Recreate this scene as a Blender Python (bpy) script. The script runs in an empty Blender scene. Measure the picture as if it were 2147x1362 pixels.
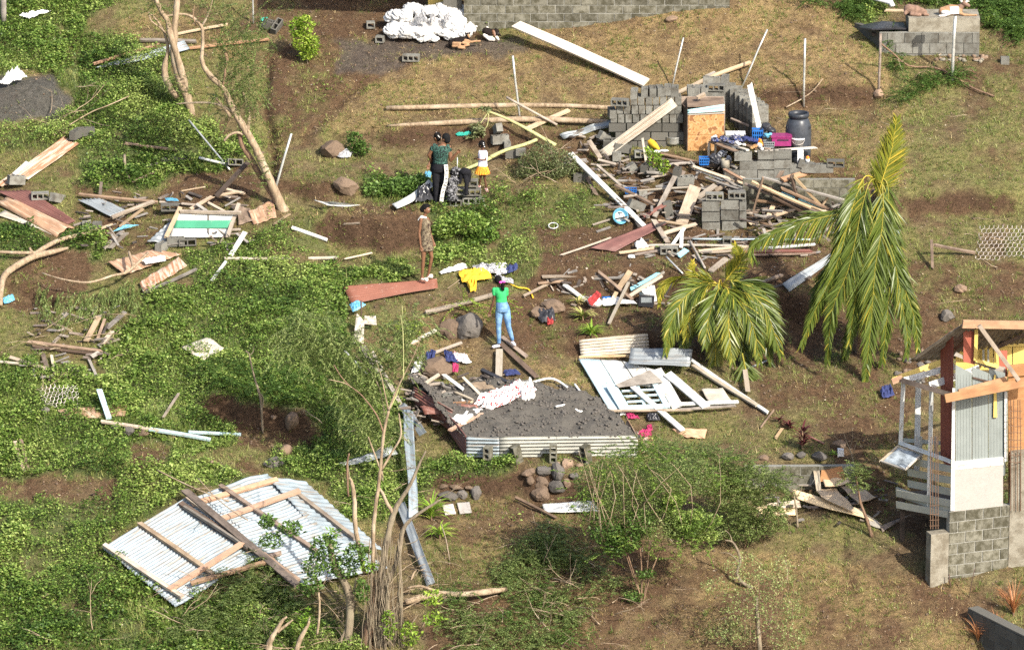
import bpy,math,random
import numpy as np
from mathutils import Vector,Matrix,Quaternion
random.seed(7)
rng = np.random.default_rng(11)
R = math.radians
SC = bpy.context.scene
COL = SC.collection

# ------------------------------------------------------------------ camera, sky, sun, exposure
PITCH = R(16.0)
DIST = 120.0
PXM = 95.0                       # photograph pixels per metre at the middle of the slope
W0,H0 = 2147.0,1362.0
FOC = PXM*DIST
cam_d = bpy.data.cameras.new('camera')
cam_d.sensor_width = 36.0
cam_d.lens = 36.0*FOC/W0
cam_d.clip_start = 1.0
cam_d.clip_end = 600.0
cam = bpy.data.objects.new('camera',cam_d)
COL.objects.link(cam)
cam.location = (0,-DIST*math.cos(PITCH),DIST*math.sin(PITCH))
cam.rotation_euler = (math.pi/2 - PITCH,0,0)
SC.camera = cam
SUN_EL = R(38)
SUN_DIR = Vector((0.61,-0.79,0)).normalized()*math.cos(SUN_EL) + Vector((0,0,math.sin(SUN_EL)))
wd = bpy.data.worlds.new('World')
SC.world = wd
wd.use_nodes = True
wn = wd.node_tree
wn.nodes.clear()
sky = wn.nodes.new('ShaderNodeTexSky')
sky.sky_type = 'NISHITA'
sky.sun_disc = False
sky.sun_elevation = SUN_EL
sky.sun_rotation = math.atan2(SUN_DIR.x,SUN_DIR.y)
sky.air_density = 1.0
sky.dust_density = 3.0
bg = wn.nodes.new('ShaderNodeBackground')
bg.inputs['Strength'].default_value = 0.15
wo = wn.nodes.new('ShaderNodeOutputWorld')
wn.links.new(sky.outputs[0],bg.inputs['Color'])
wn.links.new(bg.outputs[0],wo.inputs['Surface'])
sd = bpy.data.lights.new('sun','SUN')
sd.energy = 4.5
sd.angle = R(0.5)
sd.color = (1.0,0.94,0.83)
sun = bpy.data.objects.new('sun',sd)
COL.objects.link(sun)
sun.rotation_euler = SUN_DIR.to_track_quat('Z','Y').to_euler()
sun.location = (20,-20,30)
SC.view_settings.view_transform = 'Standard'
SC.view_settings.look = 'None'
SC.view_settings.exposure = 0.78
SC.view_settings.gamma = 1.0
SC.view_settings.use_curve_mapping = False
SC.render.engine = 'CYCLES'
SC.cycles.max_bounces = 5
SC.cycles.diffuse_bounces = 3
SC.cycles.transparent_max_bounces = 6
SC.cycles.use_denoising = False

# ------------------------------------------------------------------ projection and terrain
SL = math.tan(R(20.0))
CO,SI = math.cos(PITCH),math.sin(PITCH)
CAMP = np.array([0,-DIST*CO,DIST*SI])

def project(x,y,z):
 dx = x; dy = y - CAMP[1]; dz = z - CAMP[2]
 d = dy*CO - dz*SI
 u = dy*SI + dz*CO
 return W0/2 + FOC*dx/d,H0/2 - FOC*u/d

_perm = rng.random((256,256))
def vnoise(x,y,seed=0):
 x = np.asarray(x,float) + seed*17.31; y = np.asarray(y,float) + seed*9.77
 xi = np.floor(x).astype(int); yi = np.floor(y).astype(int)
 fx = x - xi; fy = y - yi
 fx = fx*fx*(3 - 2*fx); fy = fy*fy*(3 - 2*fy)
 g = lambda a,b: _perm[a & 255,b & 255]
 return (g(xi,yi)*(1 - fx) + g(xi + 1,yi)*fx)*(1 - fy) + (g(xi,yi + 1)*(1 - fx) + g(xi + 1,yi + 1)*fx)*fy
def fbm(x,y,o=4,seed=0):
 s = 0; a = 0.5; t = 0
 for k in range(o):
  s = s + a*vnoise(x*2**k,y*2**k,seed + k*3); t += a; a *= 0.55
 return s/t

BANKS = [  # line in photo pixels, drop in metres, spread in pixels
 ([(1110,600),(1400,596),(1560,620),(1720,660)],.50,70),
 ([(1185,725),(1390,715),(1440,735)],.40,50),
 ([(590,292),(900,296),(1050,290)],.22,40),
 ([(680,480),(790,500),(890,480)],.75,55),
 ([(1590,212),(1700,205),(1835,206)],.40,45),
 ([(1870,436),(2000,428),(2120,436)],.35,50),
 ([(440,846),(560,872),(650,905)],.60,55),
 ([(910,1016),(1090,1010),(1240,1020)],.45,55),
 ([(800,286),(1000,286),(1270,284)],.30,35),
 ([(1560,1000),(1700,1000),(1800,996)],.55,60),
 ([(200,905),(330,925)],.25,40),
 ([(590,400),(680,420),(750,425)],.35,40),
 ([(1640,440),(1800,450)],.30,50),
 ([(20,600),(150,640)],.3,40),
]
DITCH = [([(562,120),(552,200),(572,300),(566,400)],12,.22),
         ([(1770,1110),(1765,1180),(1790,1230)],8,.10),
         ([(745,180),(690,240),(640,285)],14,.07)]
MOUND = [(60,205,110,45,.32),(1640,110,300,90,.35),(2000,330,260,80,.25),(850,20,300,60,-.15),(1520,5,190,70,.55),(1750,700,130,60,-.2),(2050,1362,60,40,-.45),(640,720,120,60,.25),(330,1010,150,60,.2),
         (150,600,120,40,-.12),(1100,640,120,40,.12)]
def disp(u,v):
 z = np.zeros_like(u)
 for ln,h,L in BANKS:
  xs = [p[0] for p in ln]; ys = [p[1] for p in ln]
  wv = 14*(vnoise(u/38,v*0 + 3,5) - .5)
  d = v - np.interp(u,xs,ys) - wv
  t = np.clip((u - xs[0] + 45)/60,0,1)*np.clip((xs[-1] + 45 - u)/60,0,1)
  z += -h/2*np.tanh(d/9.0)*np.exp(-np.abs(d)/L)*t*1.25
 for ln,w,h in DITCH:
  ys = [p[1] for p in ln]; xs = [p[0] for p in ln]
  d = u - np.interp(v,ys,xs)
  t = np.clip((v - ys[0] + 20)/30,0,1)*np.clip((ys[-1] + 20 - v)/30,0,1)
  z += -h*np.exp(-(d/w)**2)*t
 for cx,cy,rx,ry,h in MOUND:
  z += h*np.exp(-((u - cx)/rx)**2 - ((v - cy)/ry)**2)
 return z
def axis(lo,hi,step,ext,n):
 c = np.arange(lo,hi + 1e-6,step)
 g = np.cumsum(step*1.22**np.arange(1,n))
 return np.concatenate([(lo - g[g < ext])[::-1],c,(hi + g[g < ext])])
GX = axis(-12.6,12.6,0.065,60,60)
GY = axis(-13.4,14.2,0.07,60,60)
XX,YY = np.meshgrid(GX,GY)
ZB = YY*SL
UU,VV = project(XX,YY,ZB)
ZZ = ZB + disp(UU,VV) + 0.26*(fbm(XX/3.1,YY/3.1,3,2) - .5) + 0.16*(fbm(XX/.75,YY/.6,5,9) - .5) + .035*(rng.random(XX.shape) - .5)*(fbm(XX/.9,YY/.9,2,4) > .42)
near = np.clip(1.2 - np.abs(XX)/30,0,1)
def T(x,y):
 x = np.atleast_1d(np.asarray(x,float)); y = np.atleast_1d(np.asarray(y,float))
 i = np.clip(np.searchsorted(GX,x) - 1,0,len(GX) - 2); j = np.clip(np.searchsorted(GY,y) - 1,0,len(GY) - 2)
 fx = (x - GX[i])/(GX[i + 1] - GX[i]); fy = (y - GY[j])/(GY[j + 1] - GY[j])
 return (ZZ[j,i]*(1 - fx) + ZZ[j,i + 1]*fx)*(1 - fy) + (ZZ[j + 1,i]*(1 - fx) + ZZ[j + 1,i + 1]*fx)*fy
def ray(px,py):
 u = (H0/2 - py)/FOC
 return np.array([(px - W0/2)/FOC,CO + SI*u,-SI + CO*u])
def P(px,py,h=0.0):
 """point on the ground (raised by h) seen at a pixel"""
 d = ray(px,py)
 ts = np.arange(DIST - 32,DIST + 40,0.12)
 x = d[0]*ts; y = CAMP[1] + d[1]*ts; z = CAMP[2] + d[2]*ts
 g = z - T(x,y) - h
 k = np.argmax(g < 0)
 if k == 0: k = len(ts) // 2
 f = g[k - 1]/(g[k - 1] - g[k] + 1e-12)
 t = ts[k - 1] + f*(ts[k] - ts[k - 1])
 return Vector((d[0]*t,CAMP[1] + d[1]*t,CAMP[2] + d[2]*t))
def PY(px,py,y):
 """point seen at a pixel on the upright plane at depth y"""
 d = ray(px,py); t = (y - CAMP[1])/d[1]
 return Vector((d[0]*t,y,CAMP[2] + d[2]*t))
NRM = Vector((0,-math.sin(R(20)),math.cos(R(20))))

# ------------------------------------------------------------------ object helpers
def link(name,me,mat=None,parent=None,loc=None,label=None,cat=None,group=None,kind=None):
 o = bpy.data.objects.new(name,me)
 COL.objects.link(o)
 if loc is not None: o.location = loc
 if mat is not None and me is not None and len(me.materials) == 0:
  for m in (mat if isinstance(mat,(list,tuple)) else [mat]): me.materials.append(m)
 if parent is not None: o.parent = parent
 tag(o,label,cat,group,kind)
 return o
def tag(o,label=None,cat=None,group=None,kind=None):
 if label: o['label'] = label
 if cat: o['category'] = cat
 if group: o['group'] = group
 if kind: o['kind'] = kind
 return o
def empty(name,loc,label,cat,group=None):
 o = bpy.data.objects.new(name,None)
 COL.objects.link(o); o.location = loc; o.empty_display_size = .1
 return tag(o,label,cat,group)
def mesh(name,vs,fs,smooth=False,mi=None):
 me = bpy.data.meshes.new(name)
 me.from_pydata([tuple(v) for v in vs],[],fs)
 if smooth:
  me.polygons.foreach_set('use_smooth',[True]*len(me.polygons))
 if mi is not None: me.polygons.foreach_set('material_index',mi)
 me.update()
 return me
def bigmesh(name,V,F,tint=None,smooth=False):
 """numpy mesh with equal-sided faces"""
 me = bpy.data.meshes.new(name)
 V = np.asarray(V,np.float32); F = np.asarray(F,np.int32); n,k = F.shape
 me.vertices.add(len(V)); me.vertices.foreach_set('co',V.ravel())
 me.loops.add(n*k); me.loops.foreach_set('vertex_index',F.ravel())
 me.polygons.add(n); me.polygons.foreach_set('loop_start',np.arange(0,n*k,k,dtype=np.int32))
 me.polygons.foreach_set('loop_total',np.full(n,k,np.int32))
 if smooth: me.polygons.foreach_set('use_smooth',np.ones(n,bool))
 if tint is not None:
  a = me.attributes.new('tint','FLOAT','FACE'); a.data.foreach_set('value',np.asarray(tint,np.float32))
 me.update(calc_edges=True)
 return me
class MB:
 """collects shapes for ONE mesh"""
 def __init__(s): s.v = []; s.f = []; s.m = []
 def add(s,vs,fs,mi=0):
  b = len(s.v); s.v += [Vector(v) for v in vs]; s.f += [[b + i for i in f] for f in fs]; s.m += [mi]*len(fs); return s
 def box(s,c,d,rot=None,mi=0,jit=0):
  hx,hy,hz = d[0]/2,d[1]/2,d[2]/2
  vs = [Vector((x,y,z)) for x in (-hx,hx) for y in (-hy,hy) for z in (-hz,hz)]
  if jit: vs = [v + Vector([random.uniform(-jit,jit) for _ in range(3)]) for v in vs]
  if rot is not None: vs = [rot @ v for v in vs]
  return s.add([v + Vector(c) for v in vs],[(0,1,3,2),(4,6,7,5),(0,4,5,1),(2,3,7,6),(0,2,6,4),(1,5,7,3)],mi)
 def bar(s,a,b,w,t,n=None,mi=0):
  a = Vector(a); b = Vector(b); d = (b - a); L = d.length; d.normalize()
  n = Vector(n) if n is not None else NRM
  side = d.cross(n)
  if side.length < 1e-3: side = d.cross(Vector((1,0,0)))
  side.normalize(); n = side.cross(d).normalized()
  M = Matrix((d,side,n)).transposed()
  return s.box((a + b)/2,(L,w,t),M,mi)
 def tube(s,pts,rad,seg=7,mi=0,cap=True,sq=1.0,rough=0):
  pts = [Vector(p) for p in pts]
  if not isinstance(rad,(list,tuple)): rad = [rad]*len(pts)
  b = len(s.v); n = len(pts); up = None
  for i,p in enumerate(pts):
   d = (pts[min(i + 1,n - 1)] - pts[max(i - 1,0)])
   if d.length < 1e-9: d = Vector((0,0,1))
   d.normalize()
   if up is None:
    up = d.cross(Vector((0.31,0.77,0.55)))
   up = (up - d*up.dot(d)).normalized()
   si = d.cross(up)
   for k in range(seg):
    a = 2*math.pi*k/seg
    s.v.append(p + (up*math.cos(a) + si*math.sin(a)*sq)*rad[i]*(1 + rough*random.uniform(-1,1)))
  for i in range(n - 1):
   for k in range(seg):
    q = (k + 1) % seg
    s.f.append([b + i*seg + k,b + i*seg + q,b + (i + 1)*seg + q,b + (i + 1)*seg + k]); s.m.append(mi)
  if cap:
   s.f.append([b + k for k in range(seg)][::-1]); s.m.append(mi)
   s.f.append([b + (n - 1)*seg + k for k in range(seg)]); s.m.append(mi)
  return s
 def lathe(s,prof,c,seg=20,mi=0,ax=None,cap=True):
  b = len(s.v)
  for r,z in prof:
   for k in range(seg):
    a = 2*math.pi*k/seg
    v = Vector((r*math.cos(a),r*math.sin(a),z))
    s.v.append((ax @ v if ax is not None else v) + Vector(c))
  for i in range(len(prof) - 1):
   for k in range(seg):
    q = (k + 1) % seg
    s.f.append([b + i*seg + k,b + i*seg + q,b + (i + 1)*seg + q,b + (i + 1)*seg + k]); s.m.append(mi)
  if cap:
   s.f.append([b + k for k in range(seg)][::-1]); s.m.append(mi)
   s.f.append([b + (len(prof) - 1)*seg + k for k in range(seg)]); s.m.append(mi)
  return s
 def build(s,name,mat,parent=None,smooth=False,origin=None,**kw):
  """world-space vertices; the origin goes to the shape's base or the parent's place"""
  if parent is not None and origin is None:
   off = WORLD.get(parent.name,Vector())
   org = off
   loc = (0,0,0)
  else:
   if origin is None:
    n = len(s.v)
    origin = Vector((sum(v.x for v in s.v)/n,sum(v.y for v in s.v)/n,min(v.z for v in s.v)))
   org = Vector(origin); loc = org
  me = mesh(name,[v - org for v in s.v],s.f,smooth,s.m)
  o = link(name,me,mat,parent,loc,**kw)
  WORLD[o.name] = Vector(org)
  return o
WORLD = {}
def thing(name,loc,label,cat,group=None):
 o = empty(name,loc,label,cat,group); WORLD[o.name] = Vector(loc); return o
def smoothpath(pts,rad,sub=4):
 """Catmull-Rom through points with radii"""
 n = len(pts); P_ = [Vector(p) for p in pts]; out = []; ro = []
 for i in range(n - 1):
  a = P_[max(i - 1,0)]; b = P_[i]; c = P_[i + 1]; d = P_[min(i + 2,n - 1)]
  for k in range(sub):
   t = k/sub
   out.append(.5*((2*b) + (c - a)*t + (2*a - 5*b + 4*c - d)*t*t + (3*b - a - 3*c + d)*t**3))
   ro.append(rad[i]*(1 - t) + rad[i + 1]*t)
 out.append(P_[-1]); ro.append(rad[-1])
 return out,ro
# ------------------------------------------------------------------ materials
class NB:
 def __init__(s,name):
  s.m = bpy.data.materials.new(name); s.m.use_nodes = True; s.t = s.m.node_tree; s.t.nodes.clear()
  s.out = s.n('ShaderNodeOutputMaterial')
 def n(s,k,**kw):
  x = s.t.nodes.new(k)
  for a,b in kw.items():
   if a.startswith('i_'):
    key = a[2:]
    key = int(key) if key.isdigit() else key.replace('_',' ')
    x.inputs[key].default_value = b
   else: setattr(x,a,b)
  return x
 def l(s,a,b): s.t.links.new(a,b)
 def tc(s,kind='Object',scale=(1,1,1),rnd=True):
  c = s.n('ShaderNodeTexCoord'); mp = s.n('ShaderNodeMapping'); mp.inputs['Scale'].default_value = scale
  s.l(c.outputs[kind],mp.inputs['Vector'])
  if rnd:
   oi = s.n('ShaderNodeObjectInfo'); mu = s.n('ShaderNodeMath',operation='MULTIPLY'); mu.inputs[1].default_value = 91.7
   s.l(oi.outputs['Random'],mu.inputs[0]); s.l(mu.outputs[0],mp.inputs['Location'])
  return mp.outputs[0]
 def noise(s,vec,sc,det=4,rough=.6,dim=None):
  x = s.n('ShaderNodeTexNoise'); x.inputs['Scale'].default_value = sc; x.inputs['Detail'].default_value = det
  x.inputs['Roughness'].default_value = rough; s.l(vec,x.inputs['Vector']); return x.outputs['Fac']
 def ramp(s,fac,stops):
  x = s.n('ShaderNodeValToRGB'); e = x.color_ramp.elements
  while len(e) < len(stops): e.new(.5)
  for i,(p,c) in enumerate(stops):
   e[i].position = p; e[i].color = (c[0],c[1],c[2],1) if not isinstance(c,(int,float)) else (c,c,c,1)
  s.l(fac,x.inputs[0]); return x.outputs[0]
 def mix(s,a,b,fac,mode='MIX'):
  x = s.n('ShaderNodeMix',data_type='RGBA',blend_type=mode)
  for v,i in ((a,6),(b,7)):
   if isinstance(v,tuple): x.inputs[i].default_value = (v[0],v[1],v[2],1)
   else: s.l(v,x.inputs[i])
  if isinstance(fac,(int,float)): x.inputs[0].default_value = fac
  else: s.l(fac,x.inputs[0])
  return x.outputs[2]
 def finish(s,col,rough=.8,metal=0,bump=None,bs=.3,bd=.01,trans=0,spec=.3):
  p = s.n('ShaderNodeBsdfPrincipled')
  if isinstance(col,tuple): p.inputs['Base Color'].default_value = (col[0],col[1],col[2],1)
  else: s.l(col,p.inputs['Base Color'])
  if isinstance(rough,(int,float)): p.inputs['Roughness'].default_value = rough
  else: s.l(rough,p.inputs['Roughness'])
  if isinstance(metal,(int,float)): p.inputs['Metallic'].default_value = metal
  else: s.l(metal,p.inputs['Metallic'])
  p.inputs['Specular IOR Level'].default_value = spec
  if bump is not None:
   b = s.n('ShaderNodeBump'); b.inputs['Strength'].default_value = bs; b.inputs['Distance'].default_value = bd
   s.l(bump,b.inputs['Height']); s.l(b.outputs[0],p.inputs['Normal'])
  sh = p.outputs[0]
  if trans:
   tr = s.n('ShaderNodeBsdfTranslucent')
   if isinstance(col,tuple): tr.inputs[0].default_value = (col[0],col[1],col[2],1)
   else: s.l(col,tr.inputs[0])
   mx = s.n('ShaderNodeMixShader'); mx.inputs[0].default_value = trans
   s.l(sh,mx.inputs[1]); s.l(tr.outputs[0],mx.inputs[2]); sh = mx.outputs[0]
  s.l(sh,s.out.inputs['Surface'])
  return s.m
M = {}
def wood(name,c1,c2,c3=None,rough=.8,stain=.75):
 b = NB(name); v = b.tc(scale=(1.2,14,14)); g = b.noise(v,3,6,.7)
 col = b.ramp(g,[(.3,c1),(.62,c2)])
 v2 = b.tc(scale=(1,1.5,1.5)); s = b.noise(v2,3.2,4)
 col = b.mix(col,c3 or tuple(x*.45 for x in c1),b.ramp(s,[(.42,0),(.68,stain)]))
 oi = b.n('ShaderNodeObjectInfo'); hs = b.n('ShaderNodeHueSaturation')
 mr = b.n('ShaderNodeMapRange'); mr.inputs[3].default_value = .55; mr.inputs[4].default_value = 1.15
 ms = b.n('ShaderNodeMapRange'); ms.inputs[3].default_value = .55; ms.inputs[4].default_value = 1.0; mm = b.n('ShaderNodeMath',operation='FRACT'); m7 = b.n('ShaderNodeMath',operation='MULTIPLY'); m7.inputs[1].default_value = 7.3
 b.l(oi.outputs['Random'],m7.inputs[0]); b.l(m7.outputs[0],mm.inputs[0]); b.l(mm.outputs[0],ms.inputs[0]); b.l(ms.outputs[0],hs.inputs['Saturation'])
 b.l(oi.outputs['Random'],mr.inputs[0]); b.l(mr.outputs[0],hs.inputs['Value']); b.l(col,hs.inputs['Color'])
 M[name] = b.finish(hs.outputs[0],rough,bump=g,bs=.35,bd=.006)
wood('wood_fresh',(.40,.28,.15),(.55,.41,.25),(.42,.27,.13))
wood('wood_orange',(.42,.19,.07),(.52,.28,.12),(.33,.15,.06))
wood('wood_pale',(.42,.345,.24),(.58,.50,.38),(.38,.30,.20))
wood('wood_grey',(.24,.20,.155),(.38,.33,.27),(.13,.10,.075))
wood('wood_brown',(.19,.115,.065),(.31,.20,.12),(.09,.055,.035))
wood('wood_dark',(.07,.045,.03),(.13,.085,.06),(.04,.03,.02))
wood('wood_tan',(.36,.25,.145),(.50,.37,.23),(.20,.13,.08))
wood('ply_white',(.43,.385,.34),(.52,.47,.43),(.64,.52,.45),stain=.35)
def paint(name,c,wear=(.33,.26,.18),amt=.55,thr=.6,rough=.6,metal=0):
 b = NB(name); v = b.tc(scale=(2.5,8,8)); g = b.noise(v,2.2,7,.75)
 c2 = tuple(x*.86 for x in c); v2 = b.tc(scale=(1,1,1)); s = b.noise(v2,2.5,3)
 col = b.mix(b.ramp(s,[(.35,c2),(.6,c)]),wear,b.ramp(g,[(thr,0),(thr + .07,amt)]))
 M[name] = b.finish(col,rough,metal,bump=g,bs=.2,bd=.004)
paint('paint_white',(.55,.555,.53),(.30,.25,.19),.8,.54)
paint('paint_ice',(.42,.54,.575),(.36,.31,.25),.75,.56)
paint('paint_blue',(.30,.60,.70),(.45,.36,.26),.8,.58)
paint('paint_green',(.05,.26,.15),(.5,.5,.45),.4,.62)
paint('groove_shade',(.15,.165,.16))
paint('paint_grey',(.215,.24,.23),(.28,.30,.29),.4,.62)
paint('paint_slat',(.42,.42,.36),(.33,.30,.25),.5,.62)
paint('paint_red',(.34,.10,.065),(.24,.08,.05),.5,.6)
paint('paint_yellow',(.62,.46,.13),(.45,.33,.12),.4,.6)
paint('paint_cyan',(.40,.62,.62),(.5,.4,.3),.5,.6)
paint('peeling_red',(.22,.085,.055),(.42,.36,.30),.9,.60)
def corr(name,c,rust=(.28,.13,.06),amt=.5,thr=.55,metal=.25,rough=.42,sc=(.8,9,9)):
 b = NB(name); v = b.tc(scale=sc); g = b.noise(v,1.6,6,.7)
 v2 = b.tc(); s = b.noise(v2,3,5)
 c2 = tuple(x*.75 for x in c)
 col = b.mix(b.ramp(s,[(.35,c2),(.65,c)]),rust,b.ramp(g,[(thr,0),(thr + .12,amt)]))
 M[name] = b.finish(col,rough,metal,bump=g,bs=.1,bd=.003,spec=.5)
corr('zinc_bright',(.29,.345,.375),(.20,.155,.11),.8,.5,.1,.55)
corr('zinc_white',(.36,.355,.31),(.48,.38,.28),.5,.58,.0,.5)
corr('zinc_grey',(.31,.335,.345),(.25,.20,.15),.5,.55,.3,.5)
corr('zinc_old',(.50,.45,.37),(.26,.19,.13),.8,.5,.1,.6)
corr('zinc_rusty',(.52,.42,.33),(.27,.125,.06),.95,.44,.0,.75)
corr('zinc_brown',(.34,.20,.12),(.46,.35,.25),.9,.5,.0,.75)
corr('zinc_maroon',(.19,.085,.07),(.33,.23,.19),.5,.6,.0,.6)
corr('zinc_red',(.19,.075,.055),(.33,.24,.2),.7,.54,.0,.6)
def concrete(name,c,d=(.10,.09,.075),amt=.5,sc=9,thr=.5):
 b = NB(name); v = b.tc(); g = b.noise(v,60,4,.8); s = b.noise(v,sc,5,.7)
 c2 = tuple(x*.62 for x in c)
 col = b.mix(b.ramp(g,[(.35,c2),(.62,c)]),d,b.ramp(s,[(thr,0),(thr + .2,amt)]))
 oi = b.n('ShaderNodeObjectInfo'); hs = b.n('ShaderNodeHueSaturation'); mr = b.n('ShaderNodeMapRange')
 mr.inputs[3].default_value = .78; mr.inputs[4].default_value = 1.22
 b.l(oi.outputs['Random'],mr.inputs[0]); b.l(mr.outputs[0],hs.inputs['Value']); b.l(col,hs.inputs['Color'])
 M[name] = b.finish(hs.outputs[0],.92,bump=g,bs=.6,bd=.008,spec=.15)
concrete('block',(.215,.21,.185),(.085,.075,.06),.8,5,.45)
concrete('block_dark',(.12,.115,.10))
concrete('mortar',(.30,.295,.26),(.2,.19,.16),.6)
concrete('old_block',(.20,.19,.15),(.06,.055,.035),.9,5,.40)
concrete('concrete',(.30,.275,.22),(.12,.10,.07),.75,4,.42)
concrete('rock',(.19,.135,.095),(.075,.055,.04),.7,5)
concrete('rock_grey',(.15,.135,.12),(.09,.08,.07),.5,6)
concrete('rock_tan',(.28,.195,.135),(.16,.11,.08),.5,6)
concrete('gravel',(.125,.115,.10),(.05,.045,.04),.6,9)
concrete('chip',(.62,.42,.27),(.3,.18,.1),.5,10)
def flat(name,c,rough=.6,metal=0,var=.15,sc=12,trans=0,spec=.3):
 b = NB(name); v = b.tc(); g = b.noise(v,sc,4)
 col = b.ramp(g,[(.35,tuple(x*(1 - var) for x in c)),(.65,tuple(min(1,x*(1 + var)) for x in c))])
 M[name] = b.finish(col,rough,metal,bump=g,bs=.15,bd=.004,trans=trans,spec=spec)
flat('pipe',(.50,.50,.47),.4,.5)
flat('iron',(.10,.065,.05),.7,.3)
flat('wire',(.50,.45,.42),.5,.4)
flat('rebar',(.16,.095,.06),.8,.1)
flat('drum',(.045,.05,.06),.35,0,.2)
flat('drum_rim',(.03,.034,.042),.4)
flat('sack',(.66,.65,.635),.55,0,.14,7,.06)
flat('cloth_white',(.62,.61,.58),.85,0,.1,9)
flat('cloth_black',(.014,.014,.017),.9,0,.3,30,0,.1)
flat('cloth_yellow',(.62,.39,.03),.85,0,.1)
flat('cloth_navy',(.03,.04,.12),.85,0,.3)
flat('cloth_magenta',(.32,.025,.09),.8,0,.3)
flat('cloth_red',(.32,.035,.035),.8,0,.2)
flat('cloth_orange',(.80,.24,.03),.8,0,.15,30)
flat('cloth_blue',(.05,.22,.60),.6,0,.2)
flat('cloth_grey',(.30,.30,.31),.8,0,.4,30)
flat('plastic_blue',(.02,.13,.42),.35)
flat('plastic_sky',(.11,.32,.46),.4)
flat('plastic_white',(.60,.60,.60),.35)
flat('plastic_magenta',(.24,.03,.12),.35)
flat('plastic_black',(.03,.03,.035),.3)
flat('plastic_grey',(.22,.24,.25),.5)
flat('bag_black',(.035,.035,.04),.28,0,.3,9)
flat('skin',(.17,.082,.045),.5,0,.1)
flat('skin_dark',(.105,.05,.03),.5,0,.1)
flat('hair',(.008,.007,.007),.8,0,.4,40,0,.1)
flat('eye',(.5,.48,.45),.3)
flat('lip',(.16,.05,.04),.5)
flat('pink',(.85,.08,.45),.6)
flat('tee_green',(.04,.42,.13),.8,0,.08)
flat('cap_black',(.012,.012,.013),.95,0,.3,60,0,.05)
flat('shoe',(.62,.60,.66),.6)
flat('sandal',(.80,.70,.62),.6)
flat('shoe_pink',(.80,.45,.42),.6)
flat('fur_white',(.70,.66,.60),.9,0,.2,30)
flat('fur_tan',(.34,.20,.11),.9,0,.2,20)
flat('fur_brown',(.20,.125,.09),.9,0,.25,14)
flat('fur_black',(.016,.012,.011),.9,0,.4,30,0,.1)
flat('ply',(.72,.55,.33),.7,0,.12,5)
flat('teal',(.03,.33,.26),.6)
flat('rope_white',(.80,.78,.74),.7)
flat('tarp',(.26,.29,.31),.35,0,.5,6)
def pattern(name,cols,sc=18,det=1,rough=.85,kind='noise'):
 b = NB(name); v = b.tc(rnd=False); g = b.noise(v,sc,det,.5)
 x = b.n('ShaderNodeValToRGB'); x.color_ramp.interpolation = 'CONSTANT'; e = x.color_ramp.elements
 while len(e) < len(cols): e.new(.5)
 lo,hi = .36,.64
 for i,c in enumerate(cols):
  e[i].position = 0 if i == 0 else lo + (hi - lo)*i/len(cols); e[i].color = (c[0],c[1],c[2],1)
 b.l(g,x.inputs[0]); M[name] = b.finish(x.outputs[0],rough)
pattern('camo_dress',[(.035,.02,.015),(.26,.22,.15),(.07,.04,.025),(.16,.13,.08),(.04,.025,.018),(.22,.18,.12)],22)
pattern('camo_green',[(.008,.015,.013),(.015,.07,.05),(.01,.02,.018),(.07,.16,.13),(.015,.05,.035),(.01,.02,.02)],20)
pattern('skirt_print',[(.75,.20,.02),(.85,.45,.05),(.55,.10,.02),(.85,.35,.03)],26)
pattern('tee_print',[(.80,.78,.80),(.82,.80,.82),(.55,.45,.70),(.82,.80,.82)],22)
pattern('cloth_print',[(.78,.76,.74),(.45,.04,.05),(.78,.76,.74),(.70,.66,.62)],9)
pattern('cloth_mixed',[(.02,.02,.03),(.05,.07,.20),(.03,.03,.04),(.30,.28,.28),(.03,.05,.16)],14)
pattern('cloth_stripe',[(.5,.5,.5),(.05,.05,.06),(.35,.35,.36),(.02,.02,.025),(.45,.45,.46)],14)
pattern('rust_ply',[(.30,.14,.05),(.46,.26,.11),(.40,.21,.08),(.50,.30,.14),(.24,.11,.045)],5,6)
b = NB('denim'); v = b.tc(rnd=False); g = b.noise(v,8,5); f = b.noise(v,90,2)
M['denim'] = b.finish(b.mix(b.ramp(g,[(.35,(.05,.13,.28)),(.65,(.20,.36,.55))]),(.30,.45,.62),b.ramp(f,[(.5,0),(.8,.5)])),.85)
def leafm(name,c1,c2,c3=None,trans=.3,rough=.5):
 b = NB(name); a = b.n('ShaderNodeAttribute',attribute_name='tint')
 st = [(0,c1),(.6,c2)] + ([(1,c3)] if c3 else [])
 M[name] = b.finish(b.ramp(a.outputs['Fac'],st),rough,trans=trans,spec=.35)
leafm('leaf_weed',(.05,.10,.018),(.165,.265,.045),(.36,.44,.12))
pattern('cloth_dark_print',[(.012,.012,.014),(.03,.03,.035),(.30,.30,.31),(.015,.015,.018),(.02,.02,.025),(.18,.18,.19)],12)
leafm('leaf_dark',(.05,.095,.02),(.11,.195,.04),(.18,.28,.07))
leafm('leaf_fern',(.095,.14,.038),(.20,.265,.08),(.34,.38,.15))
leafm('leaf_lime',(.12,.24,.025),(.30,.42,.05),(.50,.58,.12))
leafm('leaf_palm',(.045,.075,.014),(.135,.18,.03),(.44,.36,.05),.3,.36)
leafm('leaf_palm_yellow',(.09,.13,.02),(.30,.28,.035),(.62,.45,.06),.25,.35)
leafm('leaf_wilt',(.10,.13,.045),(.20,.23,.10),(.30,.30,.17))
leafm('leaf_red',(.07,.018,.022),(.13,.03,.035),(.2,.07,.05))
leafm('leaf_banana',(.10,.20,.03),(.28,.36,.07),(.55,.45,.20))
leafm('blade_green',(.10,.145,.03),(.21,.26,.06),(.42,.40,.15),.3)
leafm('blade_dry',(.22,.145,.065),(.40,.29,.13),(.60,.47,.25),.2)
leafm('blade_russet',(.30,.11,.04),(.45,.18,.07),(.5,.3,.15),.2)
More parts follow.
